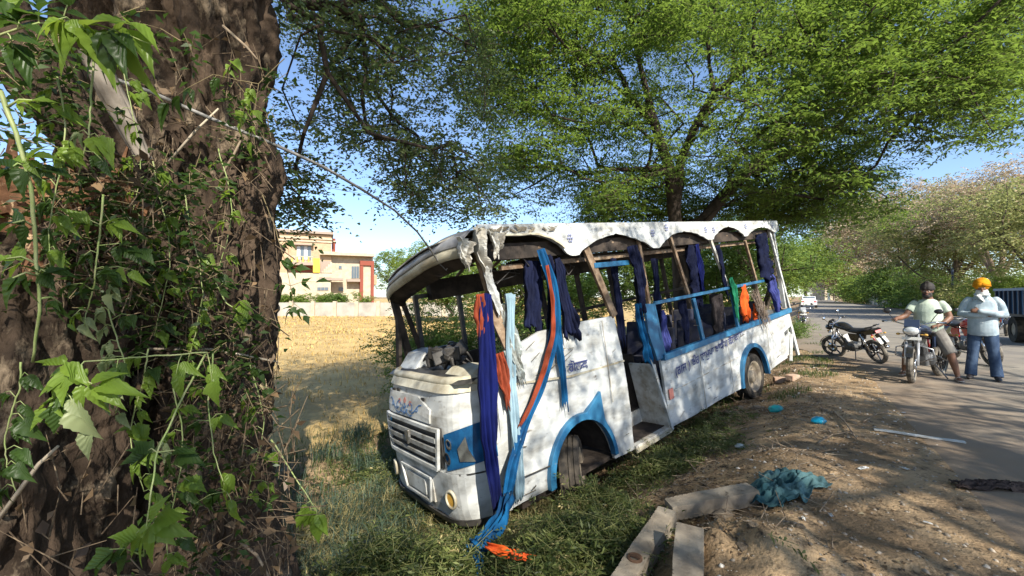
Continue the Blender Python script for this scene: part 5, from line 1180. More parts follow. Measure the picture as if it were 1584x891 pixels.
cur([(978, 380), (988, 430), (992, 485)], [.16, .20, .14], m_navy, 'bunched dark navy curtain on the rear door post', y0=-.05, seed=15, folds=4)
cur([(985, 470), (995, 520), (1006, 558)], [.09, .12, .14], m_cblue, 'blue cloth sagging over the rear corner of the doorway', y0=-.05, seed=16, folds=2)
cur([(1014, 400), (1016, 450), (1020, 500)], [.12, .13, .11], m_navy, 'slim navy curtain behind the first blue mullion', y0=.12, seed=17)
cur([(1024, 480), (1028, 510), (1034, 538)], [.09, .11, .16], m_lav, 'lavender curtain end over the sill behind the doorway', y0=.04, seed=18)
cur([(1068, 375), (1075, 420), (1080, 470)], [.30, .28, .20], m_navy, 'wide navy curtain hanging above the window rail', y0=.10, seed=19, folds=6)
cur([(1078, 378), (1084, 415), (1086, 450)], [.10, .09, .08], m_royal, 'royal blue curtain edge beside the wide navy curtain', y0=.05, seed=20)
cur([(1108, 455), (1110, 485), (1112, 525)], [.34, .32, .20], m_blk, 'blackish cloth hanging behind the middle mullion', y0=.10, seed=21, folds=6)
cur([(1055, 465), (1060, 495), (1062, 530)], [.16, .14, .10], m_navy, 'navy curtain behind the pane left of the second mullion', y0=.12, seed=22)
cur([(1110, 380), (1118, 420), (1126, 460)], [.14, .10, .06], m_navy, 'dark curtain wrapped round the leaning white post', y0=.0, seed=23)
cur([(1130, 430), (1136, 455), (1142, 492)], [.12, .14, .05], m_green, 'green cloth draped over the window rail', y0=-.05, seed=24, cat='cloth')
cur([(1150, 440), (1152, 465), (1154, 492)], [.08, .20, .27], m_orange, 'bright orange cloth in the last window', y0=-.02, seed=25, cat='cloth', folds=3)
cur([(1166, 470), (1168, 482), (1168, 492)], [.06, .12, .14], m_orange, 'small orange cloth heap on the sill beside the dry bundle', y0=.02, seed=26, cat='cloth', folds=2)
cur([(1176, 362), (1182, 395), (1188, 432)], [.22, .30, .36], m_navy, 'dark curtain bunched at the rear top corner of the bus', y0=-.04, seed=27, folds=7, amp=.045)
cur([(1190, 425), (1197, 450), (1204, 478)], [.28, .26, .18], m_lav, 'lavender blue curtain flaring down over the rear corner sill', y0=-.03, seed=28, folds=4)
# crushed sheet metal of the front corner pillar and roof corner (parts of the bus)
def sheet_part(name, pts, ws, m, y0, seed, folds=1, amp=.05):
    o = cloth(name, [SW(a, b, y) for (a, b), y in zip(pts, y0)], ws, m, None, folds=folds, amp=amp, cat=None, seed=seed, cols=12, sway=.02, jag=.03)
    o.data.polygons.foreach_set('use_smooth', np.zeros(len(o.data.polygons), bool)); o.parent = bus; o.matrix_parent_inverse = BM.inverted(); o.modifiers[0].thickness = .006; return o
sheet_part('crushed_pillar', [(741, 358), (744, 380), (750, 402), (755, 422)], [.15, .18, .15, .10], m_white2, (-.07, -.10, -.09, -.06), 31, 1.5, .06)
sheet_part('crushed_pillar', [(752, 412), (760, 440), (768, 462), (775, 487)], [.07, .09, .08, .07], m_white, (-.06, -.06, -.07, -.06), 32, 1, .03)
sheet_part('torn_panel', [(766, 362), (768, 378), (766, 396)], [.16, .13, .05], m_white2, (-.07, -.09, -.07), 33, 2, .05)
sheet_part('torn_panel', [(722, 372), (716, 392), (722, 412)], [.18, .12, .03], m_white2, (-.12, -.10, -.05), 35, 2, .06)
sheet_part('bent_door_skin', [(782, 470), (786, 510), (795, 550), (808, 590)], [.10, .10, .13, .05], MATS['pale_metal'], (-.02, .0, -.04, -.06), 36, 1.5, .06)
# bundle of dried plants caught on the last window
g = G(); random.seed(12); c0 = Vector(SB(1168, 452, -.08)); c1 = Vector(SB(1186, 498, -.10))
for i in range(110):
    a = c0.lerp(c1, random.uniform(-.1, .5)) + Vector((random.gauss(0, .06), random.gauss(0, .03), random.gauss(0, .03))); b = c0.lerp(c1, random.uniform(.5, 1.25)) + Vector((random.gauss(0, .08), random.gauss(0, .03), random.gauss(0, .05)))
    g.v, g.f, g.mi = g.v, g.f, g.mi; g.tube([BM @ a, BM @ ((a+b)/2 + Vector((random.gauss(0, .03), 0, 0))), BM @ b], [.004, .004, .002], 4)
o = g.build('dry_bundle', mat('dry_plant', (.22, .17, .13), .9, (.36, .30, .26), 20)); tag(o, 'bundle of dried grey stalks caught on the last bus window', 'dry plants')

# cable from the big tree to the bus roof
p = [at(172, 120, 1.96), at(235, 143, 1.96), at(330, 185, 2.0), at(430, 226, 2.15), at(500, 258, 2.4), at(560, 293, 2.7), at(610, 325, 3.1), at(645, 358, 3.5), at(665, 385, 3.8), at(680, 408, 4.0), at(690, 418, 4.05), at(697, 405, 4.05)]
tag(G().tube(p, [.009]*6+[.008]*6, 7).build('cable', mat('cable_grey', (.24, .23, .22), .7, (.10, .10, .10), 20), smooth=True), 'thick drooping cable running from the big trunk to the bus roof', 'cable')
tag(G().tube([at(405, 268, 8), at(430, 275, 10), at(560, 300, 20), at(700, 330, 40)], .008, 4).build('cable', m_black), 'thin black overhead wire behind the trunk against the sky', 'wire')

# ------------------------------------------------------------------ motorcycles
def torus_prof(R_, r, n=10): return [(r*math.cos(2*math.pi*i/n), R_ + r*math.sin(2*math.pi*i/n)) for i in range(n)]
m_mblack = mat('bike_black', (.018, .018, .02), .25, coat=.5); m_mred = mat('bike_red', (.45, .02, .025), .25, coat=.5); m_chrome = mat('chrome', (.65, .65, .66), .18, metal=1); m_eng = mat('engine_alloy', (.22, .22, .22), .45, (.10, .10, .10), 12, metal=.7)
m_bseat = mat('vinyl_seat', (.02, .018, .018), .55); m_clear = mat('clear_lens', (.62, .65, .66), .08, metal=.4); m_plate = mat('plate_white', (.7, .7, .66), .5); m_dusty = mat('dusty_tyre', (.06, .055, .05), .9, (.2, .18, .15), 9)
m_silver = mat('bike_silver', (.45, .46, .48), .3, metal=.5)
def motorcycle(loc, hd, label, body=m_mblack, sc=1.0, lean=0.0, steer=0.0, detail=True, tail=m_mblack, z=0.012, rider_fork=m_chrome):
    t = empty('motorcycle'); tag(t, label, 'motorcycle', 'motorcycles standing on and beside the road')
    yaw = math.atan2(hd[1], hd[0])
    t.matrix_world = Matrix.Translation((loc[0], loc[1], float(hgt(loc[0], loc[1])) + z)) @ Matrix.Rotation(yaw, 4, 'Z') @ Matrix.Rotation(lean, 4, 'X') @ Matrix.Scale(sc, 4)
    r = .295; fx, rx = .64, -.64
    def wheel(parent, x, off):
        w_ = empty('wheel'); w_.parent = parent; w_.location = (x, 0, r)
        G().lathe(torus_prof(r-.045, .045, 10), (0, 0, 0), 'Y', 36, closed=True).build_at('tyre', m_dusty, w_)
        G().lathe([(-.028, r-.085), (-.032, r-.07), (.032, r-.07), (.028, r-.085)], (0, 0, 0), 'Y', 36, closed=True).build_at('rim', m_mblack, w_)
        g = G()
        for k in range(6): a = R(60*k+15); g.bar((0, 0, 0), (math.cos(a)*(r-.08), 0, math.sin(a)*(r-.08)), .03, .024, (0, 1, 0))
        g.build_at('spokes', m_mblack, w_)
        G().lathe([(-.05, .0), (-.05, .035), (.05, .035), (.05, 0)], (0, 0, 0), 'Y', 16).build_at('hub', m_eng, w_)
        if off: G().lathe([(.05, .03), (.05, .12), (.056, .12), (.056, .03)], (0, 0, 0), 'Y', 28, closed=True).build_at('brake_disc', m_chrome, w_)
    wheel(t, rx, False)
    # front assembly turned by steer about the head
    fr = empty('front_fork'); fr.parent = t; fr.location = (.40, 0, 0); fr.rotation_euler = (0, 0, steer)
    def W3(pp): return [(a-.40, b, c) for a, b, c in pp]
    for s in (-1, 1):
        g = G(); g.tube(W3([(fx, s*.075, r), (.50, s*.075, .66)]), .021, 10); g.tube(W3([(.50, s*.075, .66), (.415, s*.075, .93)]), .015, 10); g.build_at('fork_leg', rider_fork, fr, True)
    w_ = empty('wheel_mount'); bpy.data.objects.remove(w_)
    ww = empty('wheel'); ww.parent = fr; ww.location = (fx-.40, 0, r)
    G().lathe(torus_prof(r-.045, .045, 10), (0, 0, 0), 'Y', 36, closed=True).build_at('tyre', m_dusty, ww)
    for c_ in list(ww.children): c_.parent = fr; c_.location = ww.location
    bpy.data.objects.remove(ww)
    def fput(g, nm, mm, sm=True, off=(fx-.40, 0, r)): o = g.build_at(nm, mm, fr, sm); o.location = off; return o
    fput(G().lathe([(-.028, r-.085), (-.032, r-.07), (.032, r-.07), (.028, r-.085)], (0, 0, 0), 'Y', 36, closed=True), 'rim', m_mblack)
    g = G()
    for k in range(6): a = R(60*k); g.bar((0, 0, 0), (math.cos(a)*(r-.08), 0, math.sin(a)*(r-.08)), .03, .024, (0, 1, 0))
    fput(g, 'spokes', m_mblack, False); fput(G().lathe([(.05, .03), (.05, .12), (.056, .12), (.056, .03)], (0, 0, 0), 'Y', 28, closed=True), 'brake_disc', m_chrome)
    a0 = [(math.cos(R(a))*(r+.02), math.sin(R(a))*(r+.02)) for a in range(30, 150, 12)]
    g = G()
    for p_, q_ in zip(a0[:-1], a0[1:]): g.bar((p_[0], 0, p_[1]), (q_[0], 0, q_[1]), .10, .008, (0, 1, 0)) if False else g.box(((p_[0]+q_[0])/2, 0, (p_[1]+q_[1])/2), (.01, .085, .072), Matrix.Rotation(-math.atan2((q_[1]-p_[1]), (q_[0]-p_[0])) + R(90), 3, 'Y'))
    fput(g, 'front_mudguard', m_mblack, False)
    g = G(); g.ell((.14, 0, .86), (.09, .115, .085)); g.build_at('headlight', body, fr, True)
    g = G(); g.ell((.195, 0, .86), (.045, .10, .07)); g.build_at('headlamp_lens', m_clear, fr, True)
    g = G(); g.box((.09, 0, .98), (.03, .19, .14), Matrix.Rotation(R(-32), 3, 'Y')); g.build_at('visor', body, fr)
    g = G(); g.ell((.03, .05, 1.0), (.045, .045, .03)); g.ell((.03, -.05, 1.0), (.045, .045, .03)); g.build_at('speedometer', m_mblack, fr, True)
    g = G(); g.tube([(-.08, -.37, 1.0), (-.03, -.26, 1.01), (.0, -.1, .96), (.0, .1, .96), (-.03, .26, 1.01), (-.08, .37, 1.0)], .012, 8); g.build_at('handlebar', m_chrome, fr, True)
    for s in (-1, 1):
        G().tube([(-.10, s*.40, .998), (-.05, s*.28, 1.008)], .018, 8).build_at('grip', m_mblack, fr, True)
        G().tube([(.01, s*.27, 1.0), (.04, s*.36, 1.0)], .006, 5).build_at('brake_lever', m_chrome, fr)
        g = G(); g.tube([(-.01, s*.22, 1.01), (.02, s*.27, 1.10), (.03, s*.31, 1.16)], .006, 5); g.build_at('mirror_stem', m_mblack, fr)
        g = G(); g.ell((.03, s*.32, 1.19), (.02, .06, .042)); mo = g.build_at('mirror', m_mblack, fr, True)
        G().ell((.012, s*.32, 1.19), (.008, .05, .034)).build_at('mirror_glass', m_chrome, fr, True)
        g = G(); g.tube([(.12, s*.09, .80), (.12, s*.15, .80)], .008, 5); g.ell((.12, s*.17, .80), (.025, .03, .02)); g.build_at('indicator', m_amber, fr, True)
    g = G(); g.box((.16, 0, .735), (.012, .24, .05)); g.build_at('front_plate', m_plate, fr)
    # frame, engine, tank, seat
    g = G(); g.tube([(.42, 0, .90), (.38, 0, .62), (.25, 0, .34), (-.15, 0, .30), (-.30, 0, .45), (-.35, 0, .72)], .02, 8); g.tube([(.40, 0, .86), (.0, 0, .74), (-.35, 0, .72), (-.85, 0, .80)], .02, 8)
    for s in (-1, 1): g.tube([(-.25, s*.07, .40), (rx, s*.09, r)], .018, 8)
    g.build_at('frame', m_mblack, t, True)
    g = G(); g.box((.04, 0, .36), (.36, .20, .20)); g.ell((-.02, .10, .36), (.12, .05, .11)); g.ell((-.02, -.10, .36), (.12, .05, .11)); g.build_at('engine', m_eng, t, False)
    g = G()
    for k in range(7): g.box((.17 + k*.008, 0, .46 + k*.024), (.15, .19, .010), Matrix.Rotation(R(18), 3, 'Y'))
    g.box((.19, 0, .54), (.11, .12, .2), Matrix.Rotation(R(18), 3, 'Y')); g.build_at('engine_fins', m_eng, t)
    pts = [(.40, 0, .88), (.34, 0, .90), (.20, 0, .90), (.05, 0, .87), (-.10, 0, .80), (-.14, 0, .79)]
    g = G(); g.tube(pts, [(.05, .04), (.11, .07), (.145, .10), (.13, .09), (.08, .05), (.05, .03)], 18, up=(0, 0, 1)); o = g.build_at('fuel_tank', body, t, True); o.modifiers.new('s', 'SUBSURF').levels = 1
    g = G(); g.tube([(-.06, 0, .83), (-.20, 0, .80), (-.40, 0, .81), (-.60, 0, .85), (-.76, 0, .87)], [(.07, .03), (.12, .045), (.13, .05), (.12, .045), (.08, .025)], 14); g.build_at('seat', m_bseat, t, True)
    for s in (-1, 1):
        g = G(); g.prism([(-.08, .74), (-.10, .56), (-.32, .54), (-.42, .74)], s*.10-.012, s*.10+.012); g.build_at('side_panel', body, t, False)
        g = G(); g.tube([(-.50, s*.115, .76), (rx+.02, s*.115, r+.02)], .018, 8)
        for k in range(8): g.lathe([(0, .02), (.006, .034), (.012, .02)], (0, 0, 0), 'X', 10) if False else None
        g.build_at('shock_absorber', m_chrome if s > 0 else m_mred, t, True)
        g = G(); g.tube([(-.05, s*.10, .30), (-.05, s*.24, .30)], .014, 6); g.build_at('footpeg', m_mblack, t)
        g = G(); g.tube([(-.85, s*.06, .74), (-.87, s*.14, .74)], .008, 5); g.ell((-.88, s*.16, .74), (.025, .03, .02)); g.build_at('indicator', m_amber, t, True)
    g = G(); g.prism([(-.50, .80), (-.52, .72), (-.80, .76), (-.93, .88), (-.85, .90)], -.085, .085); g.build_at('tail_fairing', tail, t)
    g = G(); g.box((-.915, 0, .83), (.03, .13, .06), Matrix.Rotation(R(20), 3, 'Y')); g.build_at('tail_light', m_mred, t)
    g = G(); g.tube([(-.70, -.10, .93), (-.88, -.10, .97), (-.94, 0, .98), (-.88, .10, .97), (-.70, .10, .93)], .012, 6); g.build_at('grab_rail', m_mblack, t, True)
    g = G(); g.bar((-.83, 0, .76), (-1.0, 0, .52), .14, .01, (0, 1, 0)); g.build_at('rear_mudguard', m_mblack, t)
    g = G(); g.box((-.955, 0, .62), (.012, .20, .15), Matrix.Rotation(R(28), 3, 'Y')); g.build_at('number_plate', m_plate, t)
    g = G(); g.tube([(.24, -.06, .46), (.34, -.10, .34), (.22, -.13, .22), (-.10, -.15, .24), (-.30, -.16, .27)], .018, 8); g.tube([(-.28, -.16, .265), (-.40, -.17, .30), (-.80, -.18, .38)], [.025, .042, .038], 12); g.build_at('exhaust', m_chrome, t, True)
    for s in (-1, 1): G().tube([(.37, s*.03, .62), (.36, s*.24, .56), (.34, s*.26, .42), (.28, s*.05, .32)], .011, 6).build_at('crash_guard', rider_fork, t, True)
    G().tube([(-.12, .10, .28), (-.20, .24, .03)], .012, 6).build_at('side_stand', m_mblack, t)
    g = G(); g.box((-.30, -.085, .34), (.5, .02, .12), Matrix.Rotation(R(6), 3, 'Y')); g.build_at('chain_cover', m_mblack, t)
    return t
def _build_at(s, name, m, parent, smooth=False):
    me = s.mesh(name); o = link(name, me, m, parent, smooth)
    return o
G.build_at = _build_at
MB1 = (6.6, 7.05); H1 = (-.89, -.455)
bike = motorcycle((MB1[0] - H1[0]*.64, MB1[1] - H1[1]*.64), H1, 'black motorcycle with clear headlamp and chrome forks that the man in shorts sits on', steer=R(14), body=mat('bike_dark_blue', (.02, .03, .06), .3, coat=.4), rider_fork=m_silver)
motorcycle((7.95, 9.65), (.03, 1), sc=.9, label= 'black motorcycle with red tail light and white plate leaning on the verge', lean=R(-19), steer=R(25))
motorcycle((10.1, 9.25), (-.35, -.93), 'red motorcycle half hidden behind the standing man', body=m_mred, tail=m_mred, lean=R(6))
motorcycle((13.25, 19.2), (-.5, -.86), 'silver motorcycle parked just past the rear of the bus', body=m_silver)
motorcycle((18.3, 15.6), (-.75, -.66), 'dark motorcycle parked beside the blue trailer', body=m_mblack)

# ------------------------------------------------------------------ people
m_skin = mat('skin', (.19, .095, .058), .55, (.14, .07, .045), 12); m_skin2 = mat('skin_face', (.24, .12, .075), .5, (.18, .09, .055), 12)
m_hair = mat('hair_black', (.012, .010, .010), .75, (.03, .025, .022), 40, .002, 90)
m_tshirt = mat('tshirt_pale_green', (.43, .50, .42), .85, (.36, .43, .36), 6, .004, 14); m_shorts = mat('shorts_grey', (.20, .19, .175), .85, (.14, .13, .12), 8, .004, 14)
m_shirt = mat('shirt_light_blue', (.42, .50, .55), .8, (.30, .38, .43), 7, .004, 14); m_jeans = mat('jeans_blue', (.035, .06, .115), .85, (.075, .115, .19), 5, .004, 16, c3=(.2, .27, .36), s3=4, lo3=.58, hi3=.72)
m_turb = mat('turban_yellow', (.62, .27, .012), .85, (.45, .17, .01), 8, .003, 25); m_scarf = mat('scarf_white', (.66, .68, .66), .85, (.5, .52, .52), 9, .004, 20); m_shoe = mat('shoe_dark', (.03, .025, .025), .6); m_sandal = mat('sandal_pale', (.34, .30, .26), .7)
m_eye = mat('eye_white', (.55, .52, .48), .3); m_lip = mat('lips', (.22, .08, .06), .5)
def remesh(o, vox=.011, sm=4, solid=None):
    r = o.modifiers.new('remesh', 'REMESH'); r.mode = 'VOXEL'; r.voxel_size = vox; r.use_smooth_shade = True
    s = o.modifiers.new('smooth', 'SMOOTH'); s.iterations = sm; s.factor = .5
def add_head(g, c, tilt=0.0, yaw=0.0, k=1.0):
    M = Matrix.Rotation(yaw, 3, 'Z') @ Matrix.Rotation(tilt, 3, 'X'); c = Vector(c)
    def e(p, r): g.ell(c + M @ (Vector(p)*k), tuple(q*k for q in r), M, 16, 12)
    e((0, .012, .035), (.077, .092, .082)); e((0, -.012, -.035), (.064, .076, .075)); e((0, -.038, -.078), (.036, .036, .028)); e((0, -.097, -.018), (.014, .018, .022)); e((0, -.086, .008), (.010, .014, .03))
    e((.078, .012, -.005), (.012, .022, .032)); e((-.078, .012, -.005), (.012, .022, .032)); e((0, -.078, .028), (.055, .014, .014)); e((.035, -.07, -.022), (.022, .014, .018)); e((-.035, -.07, -.022), (.022, .014, .018)); e((0, -.088, -.056), (.024, .010, .010))
    return M
def add_face(t, c, M, k=1.0):
    c = Vector(c)
    for s in (-1, 1):
        o = G().ell(c + M @ Vector((s*.030, -.082, .006)), (.013, .008, .008), M, 10, 6).build_at('eye', m_eye, t, True); G().ell(c + M @ Vector((s*.030, -.0885, .006)), (.006, .003, .006), M, 8, 6).build_at('iris', m_hair, o, True)
        G().tube([c + M @ Vector((s*.014, -.092, .026)), c + M @ Vector((s*.034, -.090, .033)), c + M @ Vector((s*.052, -.078, .026))], .0045, 6).build_at('eyebrow', m_hair, t, True)
    G().ell(c + M @ Vector((0, -.096, -.054)), (.022, .006, .007), M, 10, 6).build_at('lips', m_lip, t, True)
def add_hand(g, w_, d, side, pn, curl=.5, k=1.0):
    """palm at wrist w_, pointing d, palm normal pn; five fingers"""
    w_ = Vector(w_); d = Vector(d).normalized(); pn = Vector(pn); pn = (pn - d*pn.dot(d)).normalized(); sx = d.cross(pn).normalized() * side
    g.tube([w_ - d*.01, w_ + d*.03*k, w_ + d*.075*k], [(.024*k, .016*k), (.036*k, .016*k), (.040*k, .014*k)], 12, up=pn, round_end=True)
    for i, (o_, L_) in enumerate(((-.030, .066), (-.010, .076), (.011, .072), (.030, .056))):
        b = w_ + d*.075*k + sx*o_*k; p = [b - d*.01]; dd = d.copy()
        for j, f in enumerate((.42, .32, .26)):
            dd = (dd*math.cos(curl*(.5+.5*j)) + pn*math.sin(curl*(.5+.5*j))).normalized() if j else (dd + pn*curl*.4).normalized(); p.append(p[-1] + dd*L_*f*k)
        g.tube(p, [.0098*k, .0092*k, .0086*k, .0075*k], 8, round_end=True)
    b = w_ + d*.022*k - sx*.026*k; g.tube([b, b + (d*.55 - sx*.75 + pn*.25)*.036*k, b + (d*1.0 - sx*.85 + pn*.5)*.055*k], [.013*k, .0115*k, .009*k], 8, round_end=True)
def person_root(x, y, label):
    t = empty('person'); t.matrix_world = Matrix.Translation((x, y, .022)) @ Matrix.Rotation(math.atan2(y, x) - math.pi/2, 4, 'Z') @ Matrix.Diagonal((.91, .93, 1, 1)); tag(t, label, 'man'); return t

# man standing with crossed arms
pm = person_root(8.13, 7.27, 'man in yellow turban, light blue shirt and jeans standing with crossed arms')
hc = (.0, -.02, 1.575)
def arms_std(g, k=0.0):
    # his left (image right) forearm lies over the right one
    g.tube([(.175, .0, 1.365), (.225, .0, 1.30), (.255, -.01, 1.22), (.275, -.03, 1.12)], [.050+k, .048+k, .045+k, .042+k], 12, round_end=True); g.tube([(.275, -.03, 1.12), (.15, -.185, 1.135), (-.02, -.215, 1.175)], [.047+k, .043+k, .034+k], 12, round_end=True)
    g.tube([(-.175, .0, 1.365), (-.225, .0, 1.30), (-.258, -.01, 1.22), (-.278, -.03, 1.12)], [.050+k, .048+k, .045+k, .042+k], 12, round_end=True); g.tube([(-.278, -.03, 1.12), (-.15, -.155, 1.11), (.03, -.175, 1.11)], [.047+k, .043+k, .034+k], 12, round_end=True)
g = G(); M = add_head(g, hc, R(4)); g.tube([(0, .02, 1.38), (0, .01, 1.50)], [.062, .056], 12)
g.tube([(0, 0, .90), (0, -.01, 1.02), (0, -.01, 1.2), (0, 0, 1.36), (0, .01, 1.42)], [(.15, .11), (.16, .125), (.175, .125), (.17, .11), (.08, .07)], 18, up=(0, 1, 0), round_end=True)
arms_std(g); add_hand(g, (-.03, -.215, 1.178), (-1, -.05, .12), 1, (0, .9, -.3), .55); add_hand(g, (.04, -.178, 1.11), (1, .1, .10), -1, (0, .9, .1), .5)
for s in (-1, 1): g.tube([(s*.095, 0, .92), (s*.12, -.01, .50), (s*.155, .0, .08)], [.085, .055, .038], 12, round_end=True)
remesh(g.build_at('body', m_skin2, pm, True), .010); add_face(pm, hc, M)
g = G(); g.tube([(0, 0, .77), (0, -.01, .84), (0, -.015, .92), (0, -.02, 1.04), (0, -.01, 1.2), (0, 0, 1.33), (0, .01, 1.41), (0, .01, 1.45)], [(.205, .15), (.203, .152), (.198, .155), (.198, .158), (.20, .15), (.19, .125), (.125, .09), (.07, .065)], 22, up=(0, 1, 0)); arms_std(g, .012)
g.box((0, -.155, .96), (.03, .012, .30)); o = g.build_at('shirt', m_shirt, pm, True); remesh(o, .010, 3)
for s in (-1, 1):
    c_ = G(); c_.tube([(s*.035, -.10, 1.40), (s*.085, -.055, 1.46), (s*.07, .03, 1.48)], [(.028, .010), (.03, .010), (.02, .010)], 8); c_.build_at('collar', m_shirt, pm, True)
g = G()
for zz in (.98, 1.05, 1.27, 1.34): g.ell((0, -.165, zz), (.006, .004, .006), u=8, v=5)
for k, zz in enumerate((.98, 1.05)): G().ell((0, -.178, zz), (.007, .004, .007), u=8, v=5).build_at('button', m_scarf, pm)
g = G()
for s in (-1, 1): g.tube([(s*.085, .0, .93), (s*.105, -.01, .74), (s*.125, -.02, .50), (s*.15, -.005, .28), (s*.165, .0, .10), (s*.168, -.01, .055)], [.108, .100, .082, .080, .086, .088], 16)
g.tube([(0, 0, .80), (0, 0, .95)], [(.17, .12), (.175, .13)], 16, up=(0, 1, 0)); remesh(g.build_at('jeans', m_jeans, pm, True), .010, 3)
for s in (-1, 1):
    g = G(); g.tube([(s*.16, .06, .045), (s*.168, -.03, .05), (s*.185, -.14, .035), (s*.19, -.19, .028)], [(.036, .035), (.043, .045), (.045, .03), (.035, .018)], 12, round_end=True); g.build_at('shoe', m_shoe, pm, True)
# turban: wrapped layers
def turban(t, c, m, k=1.0, M=Matrix.Identity(3), hgt_=.10):
    o = G().ell(Vector(c) + M @ Vector((0, .022, .066)), (.104*k, .122*k, hgt_), M, 22, 14).build_at('turban', m, t, True)
    g = G()
    for s in (-1, 1):
        for j in range(6):
            z0 = .030 + .020*j; pts = []
            for i in range(15):
                a = -math.pi*.5 + s*math.pi*(i/14)*.96; rr = (.100 - .0018*j - .0022*j*j)*k; zz = z0 + .040*(1-i/14)**1.3*(.5 + .12*j) - .012*(i/14)
                pts.append(Vector(c) + M @ Vector((math.cos(a)*rr, .018 + math.sin(a)*rr*1.18, zz)))
            g.tube(pts, [.004] + [.0125]*13 + [.006], 7)
    g.build_at('turban_fold', m, o, True)
turban(pm, hc, m_turb, 1.12, hgt_=.115)
g = G(); g.tube([(0, -.02, 1.545), (0, -.015, 1.50), (0, .0, 1.45), (0, -.01, 1.42)], [(.075, .092), (.088, .096), (.10, .10), (.115, .105)], 18, up=(0, 1, 0)); g.tube([(-.05, -.10, 1.45), (0, -.135, 1.38), (.03, -.145, 1.33)], [(.05, .02), (.045, .015), (.01, .006)], 10); remesh(g.build_at('scarf', m_scarf, pm, True), .009, 2)

# rider sitting on the motorcycle
pr = person_root(7.39, 7.47, 'bearded man in pale green t-shirt and grey shorts sitting on the motorcycle')
hr = (-.005, -.07, 1.525)
def arms_r(g, k=0.0, full=True):
    g.tube([(.17, .0, 1.305), (.225, .01, 1.245), (.265, .01, 1.16)] if not full else [(.17, .0, 1.305), (.235, .01, 1.23), (.295, .02, 1.06)], [.058+k, .056+k, .050+k*1.4], 12, round_end=full, cap=True)
    g.tube([(-.17, .0, 1.305), (-.225, -.02, 1.245), (-.27, -.055, 1.165)] if not full else [(-.17, .0, 1.305), (-.24, -.03, 1.22), (-.32, -.10, 1.08)], [.058+k, .056+k, .050+k*1.4], 12, round_end=full, cap=True)
g = G(); M = add_head(g, hr, R(8), R(-6)); g.tube([(0, .01, 1.34), (0, -.03, 1.46)], [.068, .062], 12)
g.tube([(0, .05, .82), (0, .03, .95), (0, .0, 1.15), (0, .0, 1.30), (0, .01, 1.36)], [(.16, .13), (.17, .14), (.18, .13), (.17, .11), (.09, .07)], 18, up=(0, 1, 0), round_end=True)
arms_r(g); g.tube([(.295, .02, 1.06), (.22, -.09, .98), (.13, -.17, .93)], [.050, .042, .032], 12, round_end=True); g.tube([(-.32, -.10, 1.08), (-.40, -.20, 1.04), (-.45, -.30, 1.03)], [.050, .042, .032], 12, round_end=True)
add_hand(g, (.135, -.175, .93), (-.8, -.55, -.2), -1, (-.2, .2, -.9), .5); add_hand(g, (-.45, -.305, 1.03), (-.15, -1, -.05), 1, (0, -.1, -1), 1.0)
for s, kn, an, toe in ((1, (.285, -.17, .47), (.375, -.12, .09), (.41, -.30, .035)), (-1, (-.30, -.20, .52), (-.36, -.02, .10), (-.40, -.18, .035))):
    g.tube([(s*.11, .02, .83), tuple((a+b)/2 for a, b in zip((s*.11, .02, .83), kn)), kn], [.095, .085, .062], 14, round_end=True); g.tube([kn, tuple((a*.6+b*.4) for a, b in zip(kn, an)), an], [.060, .062, .038], 14, round_end=True)
    g.tube([(an[0], an[1]+.05, .04), (an[0], an[1]-.03, .055), toe], [(.032, .03), (.038, .035), (.042, .018)], 12, round_end=True)
remesh(g.build_at('body', m_skin, pr, True), .010); add_face(pr, hr, M)
g = G(); g.tube([(0, .05, .80), (0, .03, .90), (0, .0, 1.02), (0, -.01, 1.16), (0, .0, 1.28), (0, .01, 1.36), (0, .01, 1.385)], [(.205, .17), (.215, .185), (.212, .18), (.205, .16), (.185, .13), (.125, .095), (.075, .07)], 22, up=(0, 1, 0)); arms_r(g, .016, False); g.ell((.185, .0, 1.30), (.07, .07, .06)); g.ell((-.185, .0, 1.30), (.07, .07, .06)); remesh(g.build_at('t_shirt', m_tshirt, pr, True), .010, 3)
g = G(); g.tube([(0, .05, .76), (0, .04, .88)], [(.19, .16), (.20, .17)], 16, up=(0, 1, 0))
for s, kn in ((1, (.285, -.17, .47)), (-1, (-.30, -.20, .52))): kn2 = (kn[0]+s*.015, kn[1]+.01, kn[2]-.03); g.tube([(s*.10, .03, .84), tuple((a+b)/2 for a, b in zip((s*.11, .02, .84), kn)), kn2], [.118, .106, .094], 14)
remesh(g.build_at('shorts', m_shorts, pr, True), .010, 3)
for an, toe in (((.375, -.12, .09), (.41, -.30, .035)), ((-.36, -.02, .10), (-.40, -.18, .035))):
    g = G(); g.tube([(an[0], an[1]+.08, .018), (an[0], an[1]-.03, .018), (toe[0], toe[1]-.02, .018)], [(.038, .014), (.042, .014), (.048, .012)], 12, round_end=True); g.tube([(an[0]-.05, an[1]-.09, .03), (an[0]+.01, an[1]-.11, .075), (an[0]+.06, an[1]-.09, .03)], .012, 6); g.build_at('sandal', m_sandal, pr, True)
turban(pr, hr, m_hair, 1.0, M, .095)
g = G(); 
for p_, r_ in (((0, -.075, -.085), (.055, .035, .045)), ((.045, -.045, -.06), (.03, .045, .05)), ((-.045, -.045, -.06), (.03, .045, .05)), ((0, -.09, -.036), (.034, .012, .008))): g.ell(Vector(hr) + M @ Vector(p_), r_, M)
remesh(g.build_at('beard', m_hair, pr, True), .008, 2)
